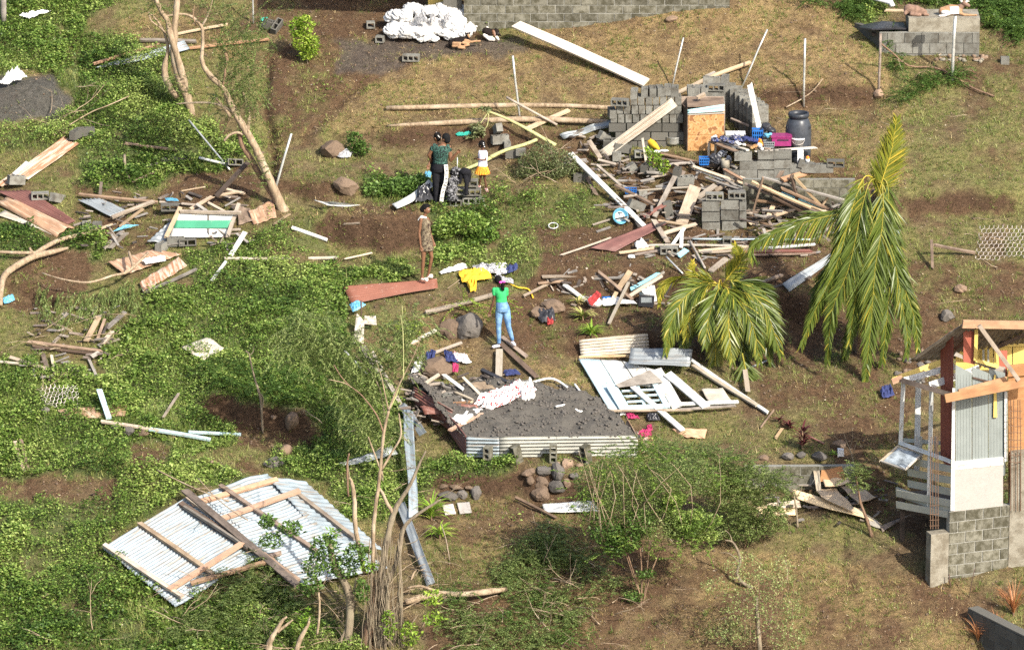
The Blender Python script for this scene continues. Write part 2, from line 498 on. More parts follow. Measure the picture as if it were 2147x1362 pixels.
leafm('litter',(.10,.07,.045),(.30,.21,.13),(.60,.52,.40),0)
def bark(name,c1,c2,c3):
 b = NB(name); v = b.tc('Object',(5,5,1.1)); g = b.noise(v,3,6,.7); s = b.noise(b.tc(),2.2,4)
 M[name] = b.finish(b.mix(b.ramp(g,[(.32,c1),(.62,c2)]),c3,b.ramp(s,[(.5,0),(.66,.75)])),.9,bump=g,bs=.7,bd=.02)
bark('bark_pale',(.15,.105,.065),(.36,.27,.18),(.44,.36,.26))
bark('bark_grey',(.10,.08,.055),(.25,.20,.14),(.26,.22,.15))
bark('bark_brown',(.10,.06,.04),(.23,.145,.095),(.30,.20,.12))
bark('bark_green',(.30,.32,.13),(.48,.47,.22),(.36,.28,.14))
# ground
b = NB('ground'); a = b.n('ShaderNodeAttribute',attribute_name='groundcol'); v = b.tc(rnd=False)
g = b.noise(v,9,6,.8); f = b.noise(v,34,4,.8)
col = b.mix(a.outputs['Color'],(.0,.0,.0),b.ramp(f,[(.34,.75),(.52,0)]))
x = b.n('ShaderNodeHueSaturation'); b.l(col,x.inputs['Color'])
mr = b.n('ShaderNodeMapRange'); mr.inputs[1].default_value = .3; mr.inputs[2].default_value = .7; mr.inputs[3].default_value = .55; mr.inputs[4].default_value = 1.6
b.l(g,mr.inputs[0]); b.l(mr.outputs[0],x.inputs['Value'])
hb = b.mix(f,g,.5)
M['ground'] = b.finish(x.outputs[0],.95,bump=hb,bs=1.0,bd=.09,spec=.1)
# ------------------------------------------------------------------ what covers the ground (map in photograph coordinates, quarter size)
MW,MH = 537,341
_my,_mx = np.mgrid[0:MH,0:MW]*4.0
def poly(pts,warp=16,seed=1):
 x = _mx + warp*2*(fbm(_mx/45,_my/30,3,seed) - .5)*2; y = _my + warp*2*(fbm(_mx/45,_my/30,3,seed + 20) - .5)*1.4
 ins = np.zeros(x.shape,bool); n = len(pts); j = n - 1
 for i in range(n):
  xi,yi = pts[i]; xj,yj = pts[j]
  c = ((yi > y) != (yj > y)) & (x < (xj - xi)*(y - yi)/(yj - yi + 1e-9) + xi)
  ins ^= c; j = i
 return ins.astype(float)
def blur(a,k=1):
 for _ in range(k):
  p = np.pad(a,1,mode='edge')
  a = (p[:-2,1:-1] + p[2:,1:-1] + p[1:-1,:-2] + p[1:-1,2:] + p[1:-1,1:-1]*2)/6
 return a
lush = np.zeros((MH,MW)); soil = np.zeros((MH,MW)) + .35; dry = np.zeros((MH,MW)); grav = np.zeros((MH,MW)); green = np.zeros((MH,MW)) + .35
def paintm(a,pts,val,warp=16,seed=1):
 m = poly(pts,warp,seed); a[:] = a*(1 - m) + m*val
LUSH = [([(-50,-50),(300,-50),(210,30),(150,60),(60,75),(-50,75)],.9),
  ([(-50,60),(200,70),(330,100),(380,240),(560,300),(470,350),(330,395),(200,400),(150,380),(165,280),(-50,350),(-50,260),(130,240),(150,190),(90,150),(-50,160)],.75),
  ([(170,110),(340,105),(400,240),(420,300),(180,300),(170,200)],1),
  ([(190,280),(360,310),(330,390),(210,385)],1),
  ([(-50,440),(60,490),(120,510),(-50,570)],.95),
  ([(150,480),(230,500),(220,540),(120,560)],.8),
  ([(385,530),(560,480),(640,540),(720,560),(870,545),(880,580),(715,600),(730,700),(780,800),(860,850),(850,1010),(700,1010),(560,990),(600,930),(650,900),(500,840),(430,850),(510,925),(380,950),(250,1000),(-50,1000),(-50,740),(80,760),(200,790),(230,720),(300,640),(400,580)],1),
  ([(-50,1040),(300,1040),(215,1140),(370,1275),(560,1200),(760,1362),(760,1420),(-50,1420)],.85),
  ([(250,960),(380,960),(560,990),(400,1030),(240,1120),(230,1010)],.9),
  ([(1040,400),(930,440),(900,500),(900,560),(1110,585),(1180,540),(1270,460),(1240,400),(1090,390)],.42),([(900,440),(1030,440),(1040,530),(900,560)],.75),
  ([(560,440),(660,470),(700,540),(560,560)],.55),
  ([(750,365),(900,365),(890,420),(770,430)],.9),
  ([(780,960),(1090,955),(1080,1000),(930,1010),(840,1080),(700,1100),(690,1000)],.9),
  ([(2080,-50),(2200,-50),(2200,90),(2060,60)],.9),
  ([(1760,-50),(1900,-50),(1850,60),(1750,30)],.8),
  ([(1900,-50),(2100,-50),(2100,12),(1900,16)],.8)]
for p_,v_ in LUSH: paintm(lush,p_,v_)
for p_ in ([(600,130),(780,110),(870,110),(640,300),(590,300)],[(640,230),(790,180),(1280,200),(1280,290),(600,300)],
           [(560,440),(700,440),(700,560),(560,560)],[(1850,200),(2200,250),(2200,420),(1860,400)],[(1880,440),(2200,450),(2200,560),(1900,520)],
           [(1600,740),(1760,780),(1780,930),(1400,930),(1400,870),(1580,880)],[(2050,100),(2200,100),(2200,250),(1900,200)]):
 paintm(green,p_,.6,seed=4)
for p_ in ([(0,60),(330,-50),(480,-50),(560,130),(420,100),(300,80),(100,130)],): paintm(green,p_,.65,seed=3)
for p_ in ([(-50,60),(560,60),(600,300),(560,440),(880,560),(700,1010),(200,1080),(-50,1050)],[(200,1000),(760,1000),(760,1400),(-50,1400),(-50,1000)],[(900,420),(1290,380),(1280,560),(1100,600),(880,600)]): paintm(green,p_,.8,seed=9)
paintm(green,[(1860,110),(2200,90),(2200,700),(1960,640),(1880,500),(1700,240)],.62,seed=7)
paintm(green,[(1990,330),(2200,300),(2200,430),(2050,400)],1.0,seed=4)
paintm(green,[(1700,230),(1860,250),(1990,340),(1900,400),(1750,330)],.75,seed=5)
for p_ in ([(-50,80),(200,60),(320,20),(480,60),(560,130),(330,90),(60,160),(-50,150)],[(780,110),(1130,95),(1080,60),(1500,60),(1700,-50),(1790,40),(1880,200),(1600,195),(1430,200),(1280,250),(900,270),(660,280),(700,200)],
           [(1200,1150),(1500,1140),(2000,1220),(2200,1420),(1250,1420)],[(880,640),(1040,620),(1000,760),(860,760)],[(1050,740),(1200,760),(1250,820),(1160,800)],
           [(1580,210),(1900,220),(1900,400),(1700,420),(1650,300)]):
 paintm(dry,p_,.8,seed=6)
paintm(dry,[(1100,50),(1700,-20),(1860,190),(1430,190),(1250,160)],1,seed=6)
for p_,v_ in [([(470,-50),(960,-50),(1010,60),(1110,110),(880,115),(790,165),(640,285),(575,290),(560,120),(600,80)],.85),
           ([(330,375),(430,345),(530,345),(545,400),(420,440),(330,420)],1),([(10,565),(90,530),(190,530),(180,600),(100,650),(10,640)],1),
           ([(680,440),(870,420),(885,510),(770,520),(690,470)],1),([(590,370),(760,375),(750,440),(640,420)],.9),
           ([(450,830),(650,860),(650,940),(500,940)],1),([(260,930),(365,930),(350,975),(270,975)],1),([(400,985),(520,955),(560,990),(420,1010)],.9),
           ([(-20,1005),(250,1000),(240,1045),(0,1045)],.85),([(160,380),(330,400),(540,420),(560,470),(330,520),(240,520),(150,470)],.75),
           ([(1130,470),(1640,470),(1900,560),(1950,760),(1760,800),(1640,760),(1400,760),(1190,745),(1100,740),(1040,700),(930,700),(1040,640),(1110,610),(1130,560)],.95),
           ([(1030,300),(1800,330),(1880,460),(1650,500),(1300,490),(1250,380),(1060,350)],.9),
           ([(920,1000),(1240,1000),(1260,1130),(1460,1180),(2000,1200),(2200,1420),(1250,1420),(1150,1250),(930,1180)],.68),
           ([(1700,860),(1900,850),(1960,1130),(1850,1100),(1740,950)],.9),([(1200,1080),(1450,1180),(1350,1280),(1180,1250)],.95),([(900,1180),(1260,1120),(1300,1420),(880,1420)],.85),  # first patch: the small house's cast shadow, put into the earth colour
           ([(1890,420),(2130,415),(2130,445),(1900,450)],.95),([(1600,190),(1840,190),(1840,220),(1600,225)],.95),
           ([(1880,540),(2200,560),(2200,700),(1950,740),(1900,640)],.8),([(1580,740),(1960,740),(1900,860),(1600,850)],.8),([(1460,1180),(2147,1230),(2147,1400),(1400,1400)],.72),([(560,130),(590,130),(590,400),(560,400)],.9),
           ([(790,260),(1280,262),(1280,300),(800,300)],.75),([(60,990),(240,1000),(240,1040),(60,1040)],.8),([(2000,120),(2200,90),(2200,200),(2080,240)],.6),
           ([(320,20),(480,10),(540,60),(420,100)],.6),([(1330,560),(1560,560),(1560,600),(1330,600)],1)]:
 paintm(soil,p_,v_,10,8)
for p_ in ([(330,375),(530,345),(545,400),(420,440),(330,420)],[(10,565),(90,530),(190,530),(180,600),(100,650),(10,640)],[(1130,480),(1640,480),(1900,560),(1940,740),(1400,740),(1130,600)],
           [(680,440),(870,420),(885,510),(770,520)],[(450,830),(650,860),(650,940),(500,940)],[(-20,1005),(250,1000),(240,1045),(0,1045)],[(1200,1090),(1440,1180),(1350,1280),(1180,1250)],
           [(1700,860),(1900,850),(1960,1130),(1850,1100),(1740,950)],[(260,930),(365,930),(350,975),(270,975)]):  # first patch again: green cleared over the painted house shadow
 paintm(green,p_,.06,10,8); paintm(lush,p_,0.0,10,8); paintm(dry,p_,.1,10,8)
paintm(green,[(470,-50),(960,-50),(1010,60),(1110,110),(880,115),(790,165),(600,120)],.08,10,8)
paintm(green,[(880,1010),(1260,1000),(1460,1180),(1500,1420),(880,1420)],.22,12,8); paintm(dry,[(920,1040),(1240,1040),(1440,1180),(1440,1420),(1100,1420)],.5,12,8)
paintm(grav,[(-50,165),(100,155),(150,205),(130,245),(-50,260)],1,8,2)
paintm(lush,[(-50,165),(100,155),(150,205),(130,245),(-50,290)],0,8,2)
paintm(grav,[(700,80),(1100,80),(1110,112),(880,118),(800,160),(700,150)],.7,12,2)
lush,soil,dry,grav,green = [blur(a,2) for a in (lush,soil,dry,grav,green)]
def look(a,px,py):
 i = np.clip((np.asarray(px)/4).astype(int),0,MW - 1); j = np.clip((np.asarray(py)/4).astype(int),0,MH - 1)
 return a[j,i]
PU,PV = project(XX,YY,ZZ)
n1 = fbm(XX*1.6,YY*1.6,4,31); n2 = fbm(XX*6,YY*6,3,41)
def mixc(a,b,f): return a*(1 - f[...,None]) + b*f[...,None]
lu,so,dr,gr,ge = [look(a,PU,PV) for a in (lush,soil,dry,grav,green)]
c = np.zeros(XX.shape + (3,)) + np.array([.175,.130,.072])
c = mixc(c,np.array([.17,.17,.06]),np.clip(ge*1.2 + (n1 - .5)*2.4,0,1)*.85)
c = mixc(c,np.array([.30,.205,.10]),np.clip(dr + (n1 - .55)*1.8,0,1)*.8)
c = mixc(c,np.array([.108,.064,.037]),np.clip(so*1.35 - .35 + (n2 - .5)*1.3 + (.5 - n1)*1.2,0,1)*.95)
c = mixc(c,np.array([.085,.105,.038]),np.clip(lu*1.4 - .3 + (n1 - .5)*2,0,1))
c = mixc(c,np.array([.085,.080,.075]),gr*.9)
slope = np.abs(np.gradient(ZZ,axis=0)/np.gradient(YY,axis=0))
c = mixc(c,np.array([.085,.052,.032]),np.clip((slope - .9)*1.5,0,1))
ny,nx = XX.shape
idx = np.arange(nx*ny).reshape(ny,nx)
F = np.stack([idx[:-1,:-1],idx[:-1,1:],idx[1:,1:],idx[1:,:-1]],-1).reshape(-1,4)
me = bigmesh('ground',np.stack([XX,YY,ZZ],-1).reshape(-1,3),F,smooth=True)
at = me.attributes.new('groundcol','FLOAT_COLOR','POINT')
cc = np.ones((nx*ny,4),np.float32); cc[:,:3] = c.reshape(-1,3); at.data.foreach_set('color',cc.ravel())
link('ground',me,M['ground'],kind='structure',label='brown earth hillside with terraces of weeds and dry grass')

# ------------------------------------------------------------------ ground cover
def scatter(n,dens,xr=(-12.4,12.4),yr=(-13,13.6)):
 x = rng.uniform(*xr,n); y = rng.uniform(*yr,n); z = T(x,y); u,v = project(x,y,z)
 k = rng.random(n) < dens(u,v,x,y)
 return x[k],y[k],z[k],u[k],v[k]
def rot_frames(n,tilt,lean=0.0):
 a = rng.uniform(0,2*np.pi,n); t = np.abs(rng.normal(0,tilt,n)) + lean
 d = np.stack([np.cos(a)*np.cos(t),np.sin(a)*np.cos(t),np.sin(t)],-1)       # along the leaf
 s = np.stack([-np.sin(a),np.cos(a),np.zeros(n)],-1)
 return d,s
def leaves(p,d,s,L,W,fold=.25,roll=.5):
 """diamond leaves folded along the midrib: p base, d direction, s side"""
 n = len(p); r = rng.normal(0,roll,n)[:,None]
 nn = np.cross(d,s); s2 = s*np.cos(r) + nn*np.sin(r); n2 = np.cross(d,s2)
 L = L[:,None]; W = W[:,None]
 mid = p + d*L*.5 + n2*W*0
 V = np.stack([p,mid + s2*W*.5 + n2*W*fold,p + d*L - n2*L*.12,mid - s2*W*.5 + n2*W*fold],1).reshape(-1,3)
 F = np.arange(n*4).reshape(n,4)
 return V,F
def blades(p,d,s,L,W):
 L = L[:,None]; W = W[:,None]
 V = np.stack([p - s*W*.5,p + s*W*.5,p + d*L],1).reshape(-1,3)
 return V,np.arange(len(p)*3).reshape(-1,3)
def hclump(x,y): return fbm(x*2.3,y*2.3,3,77)
# leafy weeds
def weedd(u,v,x,y):
 l = look(lush,u,v); e = (fbm(x*.9,y*.9,4,13) - .5)
 return np.clip(l*1.9 - .66 + (hclump(x,y) - .5)*2.6 + e*2.4,0,1)*np.clip(l*3 + e*2 - .4,0,1)
x,y,z,u,v = scatter(980000,weedd)
n = len(x); hh = hclump(x,y); h2 = fbm(x*.8,y*.8,3,23)
hgt = (np.clip((hh - .38)*.8,.015,.30) + np.clip(h2 - .48,0,1)*.45)*rng.uniform(.15,1,n)**.6
p = np.stack([x,y,z + hgt],-1); d,s = rot_frames(n,.45,-.15)
V,F = leaves(p,d,s,rng.uniform(.035,.08,n)*(.8 + .45*(fbm(x*.5,y*.5,2,5) > .5)),rng.uniform(.028,.056,n))
tint = np.clip(rng.normal(.50,.24,n) + (fbm(x*.8,y*.8,3,55) - .5)*1.6 + (rng.random(n) < .10)*.5,0,1)
link('leafy_weeds',bigmesh('leafy_weeds',V,F,tint),M['leaf_weed'],kind='stuff',label='lush green vines and leafy weeds over the slope',cat='weeds')
print('weeds',n)
# soft grassy tufts inside the weeds and on the yards
def grasses(name,n0,dens,L0,L1,W,mat,tilt=.9,label='',tm=.45,lean=.25):
 K = 8; x,y,z,u,v = scatter(int(n0/K*1.25),dens); n = len(x); ht = rng.uniform(.55,1.35,n)**1.3; tt = rng.normal(0,.2,n)
 x,y,z,ht,tt = [np.repeat(a,K) for a in (x,y,z,ht,tt)]; n = len(x)
 x = x + rng.normal(0,.022,n); y = y + rng.normal(0,.022,n)
 p = np.stack([x,y,z - .008],-1); d,s = rot_frames(n,tilt,lean)
 V,F = blades(p,d,s,rng.uniform(L0,L1,n)*ht,rng.uniform(W*.6,W*1.3,n))
 link(name,bigmesh(name,V,F,np.clip(rng.normal(tm,.15,n) + tt + (fbm(x,y,2,66) - .5),0,1)),M[mat],kind='stuff',label=label,cat='grass')
 print(name,n)
def pat(x,y,f,s): return fbm(x*f,y*f,3,s)
grasses('green_grass',560000,lambda u,v,x,y: np.clip((look(green,u,v)*.9 + (pat(x,y,1.6,31) - .5)*3.2 + (pat(x,y,7,33) - .5)*2)*(1 - look(grav,u,v)) + .05,0,.9),.05,.14,.014,'blade_green',.5,'short green grass growing over the yard and terraces',lean=.15)
grasses('dry_grass',460000,lambda u,v,x,y: np.clip((look(dry,u,v)*.75 + .10 + (pat(x,y,2.1,91) - .55)*2.4 + (pat(x,y,8,93) - .5)*2)*(1 - .8*look(lush,u,v))*(1 - look(grav,u,v)),0,.9),.04,.13,.013,'blade_dry',.35,'dry trampled straw-coloured grass on the slope',lean=.05)
grasses('tall_grass',420000,lambda u,v,x,y: np.clip(look(lush,u,v)*.9*np.clip((pat(x,y,.9,12) - .44)*9,0,1),0,.8),.09,.26,.012,'blade_green',.5,'tall feathery grass tufts among the weeds',.35,.5)
grasses('feathery_grass',420000,lambda u,v,x,y: np.clip(look(lush,u,v)*1.2*np.clip((pat(x,y,.75,19) - .47)*10,0,1),0,.85),.07,.20,.010,'leaf_fern',.5,'fine feathery undergrowth between the leafy weeds',.45,.35)
# litter: chips, twigs, leaf scraps
x,y,z,u,v = scatter(60000,lambda u,v,x,y: np.clip(.25 + look(soil,u,v)*.5,0,1)*(1 - look(lush,u,v)))
n = len(x); d,s = rot_frames(n,.15,0); p = np.stack([x,y,z + .012],-1)
V,F = leaves(p,d,s,rng.uniform(.02,.085,n)*rng.uniform(.4,1,n),rng.uniform(.008,.022,n),.1)
link('leaf_litter',bigmesh('leaf_litter',V,F,rng.random(n)**1.6),M['litter'],kind='stuff',label='scattered leaf litter, chips and twigs on bare earth',cat='litter')
# pebbles and clods
def pebbles(name,n0,dens,r0,r1,mat,label):
 x,y,z,u,v = scatter(n0,dens); n = len(x)
 base = np.array([(1,0,0),(0,1,0),(-1,0,0),(0,-1,0),(0,0,.8),(0,0,-.6)],float)
 r = (r0*(r1/r0)**(rng.random(n)**2.2))[:,None,None]
 B = base[None]*r*rng.uniform(.6,1.3,(n,6,1)); a = rng.uniform(0,6.28,n); ca,sa = np.cos(a)[:,None],np.sin(a)[:,None]
 V = np.stack([B[...,0]*ca - B[...,1]*sa,B[...,0]*sa + B[...,1]*ca,B[...,2]],-1) + np.stack([x,y,z + .003],-1)[:,None]
 f = np.array([(0,1,4),(1,2,4),(2,3,4),(3,0,4),(1,0,5),(2,1,5),(3,2,5),(0,3,5)])
 F = (f[None] + np.arange(n)[:,None,None]*6).reshape(-1,3)
 link(name,bigmesh(name,V.reshape(-1,3),F),M[mat],kind='stuff',label=label,cat='stones')
pebbles('soil_clods',26000,lambda u,v,x,y: look(soil,u,v)*(1 - look(lush,u,v)),.008,.05,'rock','small brown clods and stones in the bare earth')
pebbles('pale_stones',6000,lambda u,v,x,y: .5*(1 - look(lush,u,v)),.01,.04,'rock_tan','pale pebbles dotted over the slope')
# ------------------------------------------------------------------ builders of single things
CATS = {'corrugated_sheet': 'metal sheet','concrete_block': 'concrete block','metal_pole': 'pole','cloth': 'cloth','wooden_pole': 'pole'}
def cat_of(n): return CATS.get(n,n.replace('_',' '))
def plank_mesh(a,b,w,t,n,bow=.012,brk=.02,seg=5):
 a = Vector(a); b = Vector(b); d = b - a; L = d.length; d.normalize()
 side = d.cross(n).normalized(); n = side.cross(d).normalized(); c = (a + b)/2
 vs = []; fs = []; bw = random.uniform(-bow,bow)*L; tw = random.uniform(-.12,.12)
 brs = [brk*random.choice((1,1,3.5)),brk*random.choice((1,1,3.5))]
 for i in range(seg + 1):
  f = i/seg; x = (f - .5)*L; z = bw*(1 - (2*f - 1)**2)
  e = min(brs[i > 0],L*.2) if i in (0,seg) else 0
  for (sy,sz) in ((-1,-1),(1,-1),(1,1),(-1,1)):
   jx = random.uniform(-e,e); tt = tw*(f - .5)
   vs.append((x + jx,sy*w/2*(1 + random.uniform(-.03,.03)),z + sz*t/2 + sy*w*tt*.5))
 for i in range(seg):
  for k in range(4):
   q = (k + 1) % 4; fs.append((i*4 + k,i*4 + q,i*4 + 4 + q,i*4 + 4 + k))
 fs.append((3,2,1,0)); fs.append(tuple(seg*4 + k for k in range(4)))
 M3 = Matrix((d,side,n)).transposed().to_4x4(); M3.translation = c
 return vs,fs,M3
def plank(name,x1,y1,h1,x2,y2,h2,wpx,t,mat,label=None,n=None,group=None,parent=None,cat=None,bow=.010):
 """a board between two pixels, each end h metres above the ground"""
 a = PP(x1,y1,h1 + t/2); b = PP(x2,y2,h2 + t/2)
 return board(name,a,b,wpx/PXM,t,mat,label,n,group,parent,cat,bow)
def board(name,a,b,w,t,mat,label=None,n=None,group=None,parent=None,cat=None,bow=.006,brk=.015):
 nn = Vector(n) if n is not None else (NRM + Vector([random.uniform(-.18,.18) for _ in range(3)])).normalized()
 vs,fs,m = plank_mesh(a,b,w,t,nn,bow,brk)
 me = mesh(name,vs,fs)
 o = link(name,me,M[mat],None,None,label,(cat or cat_of(name)) if parent is None else None,group)
 if parent is not None:
  o.parent = parent; m.translation = m.translation - WORLD[parent.name]
 o.matrix_basis = m
 return o
def PP(x,y,h):
 """like P, but in front of the foundation wall where that stands"""
 if 1558 < x < 1792 and 362 < y < 452 and 'yF_' in globals(): return PY(x,y,yF_ - .10 - h*.5)
 return P(x,y,h)
def sheet(name,c,waves,mat,label=None,amp=.016,warp=.03,thick=.004,parent=None,group=None,cat=None,nu=14,curl=0,holes=None,flatp=False,back=None):
 """sheet over four world corners c0 c1 c2 c3; ridges run from the c0-c3 edge to the c1-c2 edge"""
 c = [Vector(p) for p in c]
 nv = int(waves*6) if not flatp else 16
 U = np.linspace(0,1,nu + 1); V_ = np.linspace(0,1,nv + 1)
 C = np.array([list(p) for p in c])
 uu,vv = np.meshgrid(U,V_,indexing='ij')
 Pp = (C[0]*((1 - uu)*(1 - vv))[...,None] + C[1]*(uu*(1 - vv))[...,None] + C[2]*(uu*vv)[...,None] + C[3]*((1 - uu)*vv)[...,None])
 nrm = np.cross(C[1] - C[0],C[3] - C[0]); nrm = nrm/np.linalg.norm(nrm)
 if nrm[2] < 0: nrm = -nrm
 sd = random.randint(0,99)
 off = (0 if flatp else amp*np.sin(vv*waves*2*np.pi)) + warp*(fbm(uu*2.5 + sd,vv*2.5 + sd,2,sd) - .5)*2 + curl*(2*vv - 1)**2
 top = Pp + nrm*off[...,None]; bot = top - nrm*thick
 org = C.mean(0)
 Vt = np.concatenate([top.reshape(-1,3),bot.reshape(-1,3)]) - org
 n0 = (nu + 1)*(nv + 1); I = np.arange(n0).reshape(nu + 1,nv + 1)
 F = np.stack([I[:-1,:-1],I[1:,:-1],I[1:,1:],I[:-1,1:]],-1).reshape(-1,4)
 fl = F[:,::-1] + n0
 e = np.concatenate([I[0,:],I[1:,-1],I[-1,-2::-1],I[-2:0:-1,0]]); e2 = np.roll(e,-1)
 E = np.stack([e,e2,e2 + n0,e + n0],-1)
 me = bigmesh(name,Vt,np.concatenate([F,fl,E]),smooth=False)
 me.polygons.foreach_set('use_smooth',[True]*(2*len(F)) + [False]*len(E))
 if back:
  me.materials.append(M[mat]); me.materials.append(M[back])
  me.polygons.foreach_set('material_index',[0]*len(F) + [1]*(len(F) + len(E)))
 o = link(name,me,M[mat],None,None,label,(cat or cat_of(name)) if parent is None else None,group)
 x = Vector(c[1] - c[0]).normalized(); z = Vector(nrm); y = z.cross(x).normalized(); x = y.cross(z)
 Rm = Matrix((x,y,z)).transposed()
 arr = np.array([[*r] for r in Rm.inverted()])
 co = np.empty(len(me.vertices)*3,np.float32); me.vertices.foreach_get('co',co)
 me.vertices.foreach_set('co',(co.reshape(-1,3) @ arr.T).ravel().astype(np.float32)); me.update()
 mt = Rm.to_4x4(); mt.translation = Vector(org)
 if parent is not None:
  o.parent = parent; mt.translation = mt.translation - WORLD[parent.name]
 o.matrix_basis = mt
 return o
def psheet(name,cs,waves,mat,label=None,**k):
 return sheet(name,[P(x,y,h) for x,y,h in cs],waves,mat,label,**k)

def block_mesh(L=.40,H=.20,D=.155,holes=3):
 vs = []; fs = []
 for z in (-H/2,H/2):
  for x,y in ((-L/2,-D/2),(L/2,-D/2),(L/2,D/2),(-L/2,D/2)): vs.append((x,y,z))
 fs += [(0,1,5,4),(1,2,6,5),(2,3,7,6),(3,0,4,7)]
 t = .028; cw = (L - t*(holes + 1))/holes; yi = D/2 - t
 for zi,z in enumerate((-H/2,H/2)):
  def q(x0,x1,y0,y1):
   b = len(vs)
   vs.extend([(x0,y0,z),(x1,y0,z),(x1,y1,z),(x0,y1,z)]); f = [b,b + 1,b + 2,b + 3]
   fs.append(f if zi else f[::-1])
  q(-L/2,L/2,-D/2,-yi); q(-L/2,L/2,yi,D/2)
  for k in range(holes + 1):
   x0 = -L/2 + k*(cw + t); q(x0,x0 + t,-yi,yi)
 for k in range(holes):
  x0 = -L/2 + t + k*(cw + t); x1 = x0 + cw; b = len(vs)
  for z in (-H/2,H/2): vs += [(x0,-yi,z),(x1,-yi,z),(x1,yi,z),(x0,yi,z)]
  for i in range(4):
   j = (i + 1) % 4; fs.append((b + i,b + 4 + i,b + 4 + j,b + j))
 return mesh('concrete_block',vs,fs)
BLK = block_mesh(); BLK.materials.append(M['block'])
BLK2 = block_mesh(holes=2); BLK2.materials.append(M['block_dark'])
HALF = block_mesh(L=.20,holes=1); HALF.materials.append(M['block'])
OBLK = block_mesh(); OBLK.materials.append(M['old_block'])
def block(px,py,h=.1,rot=(0,0,0),label=None,me=None,group=None):
 """loose block; (px, py) is its middle, h its height above the ground"""
 o = link('concrete_block',me or BLK,None,None,P(px,py,h),label,'concrete block',group)
 o.rotation_euler = [R(a) for a in rot]
 return o
def brick(parent,loc,rz=0,me=None,rx=0,sc=None,name='brick'):
 o = link(name,me or BLK,None,parent,Vector(loc) - WORLD[parent.name])
 o.rotation_euler = (R(rx),R(random.uniform(-1,1)),rz)
 if sc: o.scale = sc
 return o
def rock_mesh(seed,rough=.9,sub=3):
 import bmesh
 bm = bmesh.new(); bmesh.ops.create_icosphere(bm,subdivisions=sub,radius=1)
 r = random.Random(seed); pl = [Vector((r.uniform(-1,1),r.uniform(-1,1),r.uniform(-1,1))).normalized() for _ in range(14)]
 for v in bm.verts:
  d = v.co.normalized(); k = 1 + rough*(float(fbm(d.x*1.7 + seed,d.y*1.7 + d.z*1.3,3,seed)) - .5)
  for p in pl: k = min(k,.74/max(d.dot(p),.3)) if d.dot(p) > .60 else k
  k *= 1 + .10*(float(fbm(d.x*6 + seed,d.y*6 + d.z*5,2,seed + 3)) - .5); v.co = d*k
 me = bpy.data.meshes.new('rock'); bm.to_mesh(me); bm.free()
 me.polygons.foreach_set('use_smooth',[False]*len(me.polygons)); return me
def rock(name,px,py,wpx,hpx,label=None,mat='rock',parent=None,group=None,sink=.35,seed=None,cat='rock',sub=3):
 """stone whose middle is seen at a pixel"""
 rx = wpx/2/PXM; rz = hpx/2/PXM/.97
 c = P(px,py + hpx*.3,0); c = Vector((c.x,c.y,c.z + rz*.45))
 me = rock_mesh(seed if seed is not None else random.randint(0,9999),sub=sub); me.materials.append(M[mat])
 o = link(name,me,None,parent,c - WORLD[parent.name] if parent else c,label,cat if parent is None else None,group)
 o.scale = (rx,(rx + rz)/2,rz); o.rotation_euler = (random.uniform(-.15,.15),random.uniform(-.2,.2),0)
 return o
def pole(name,x1,y1,x2,y2,r,mat,label,dy=0,h=0,group=None,r2=None,cat='pole',seg=8):
 a = P(x1,y1,-.02 + h); b = PY(x2,y2,a.y + dy)
 pts = [a.lerp(b,f) for f in (0,.33,.66,1)]
 for p in pts[1:3]: p += Vector((random.uniform(-.008,.008),0,0))
 return MB().tube(pts,[r,r,r,r2 or r],seg).build(name,M[mat],smooth=True,label=label,cat=cat,group=group,origin=a)
def lying(name,pts,r,mat,label=None,parent=None,group=None,cat=None,seg=8,sub=3):
 """round thing along pixel points (x, y, h)"""
 w = [P(x,y,h + (r[i] if isinstance(r,(list,tuple)) else r)) for i,(x,y,h) in enumerate(pts)]
 rr = list(r) if isinstance(r,(list,tuple)) else [r]*len(w)
 w,rr = smoothpath(w,rr,sub)
 return MB().tube(w,rr,seg).build(name,M[mat],parent,True,origin=None if parent else w[0],label=label,cat=(cat or cat_of(name)) if not parent else None,group=group)
def patch(name,cs,mat,label=None,amp=.04,n=22,lift=.02,seed=None,parent=None,cat='cloth',ragged=.06,fold=1.0,group=None):
 """rumpled cloth lying over four pixel corners (x, y, h)"""
 seed = seed if seed is not None else random.randint(0,99)
 C = np.array([list(P(x,y,h)) for x,y,h in cs]); g = np.linspace(0,1,n)
 uu,vv = np.meshgrid(g,g,indexing='ij')
 ed = np.minimum(np.minimum(uu,1 - uu),np.minimum(vv,1 - vv))
 u2 = uu + ragged*2*(fbm(uu*4,vv*4,2,seed) - .5); v2 = vv + ragged*2*(fbm(uu*4,vv*4,2,seed + 5) - .5)
 X = (C[0]*((1 - u2)*(1 - v2))[...,None] + C[1]*(u2*(1 - v2))[...,None] + C[2]*(u2*v2)[...,None] + C[3]*((1 - u2)*v2)[...,None])
 fo = np.abs(fbm(uu*5*fold,vv*3*fold,3,seed + 9) - .5)*4
 X[...,2] += lift + amp*(1 - np.clip(fo,0,1))*np.clip(ed*8,0,1) + amp*.6*fbm(uu*9,vv*9,2,seed)
 gz = T(X[...,0].ravel(),X[...,1].ravel()).reshape(n,n) + .012
 X[...,2] = np.maximum(X[...,2],gz)
 I = np.arange(n*n).reshape(n,n); F = np.stack([I[:-1,:-1],I[1:,:-1],I[1:,1:],I[:-1,1:]],-1).reshape(-1,4)
 org = Vector(X.reshape(-1,3).mean(0))
 wp = WORLD[parent.name] if parent else org
 me = bigmesh(name,X.reshape(-1,3) - np.array(wp),F,smooth=True)
 return link(name,me,M[mat],parent,None if parent else org,label,cat if not parent else None,group)
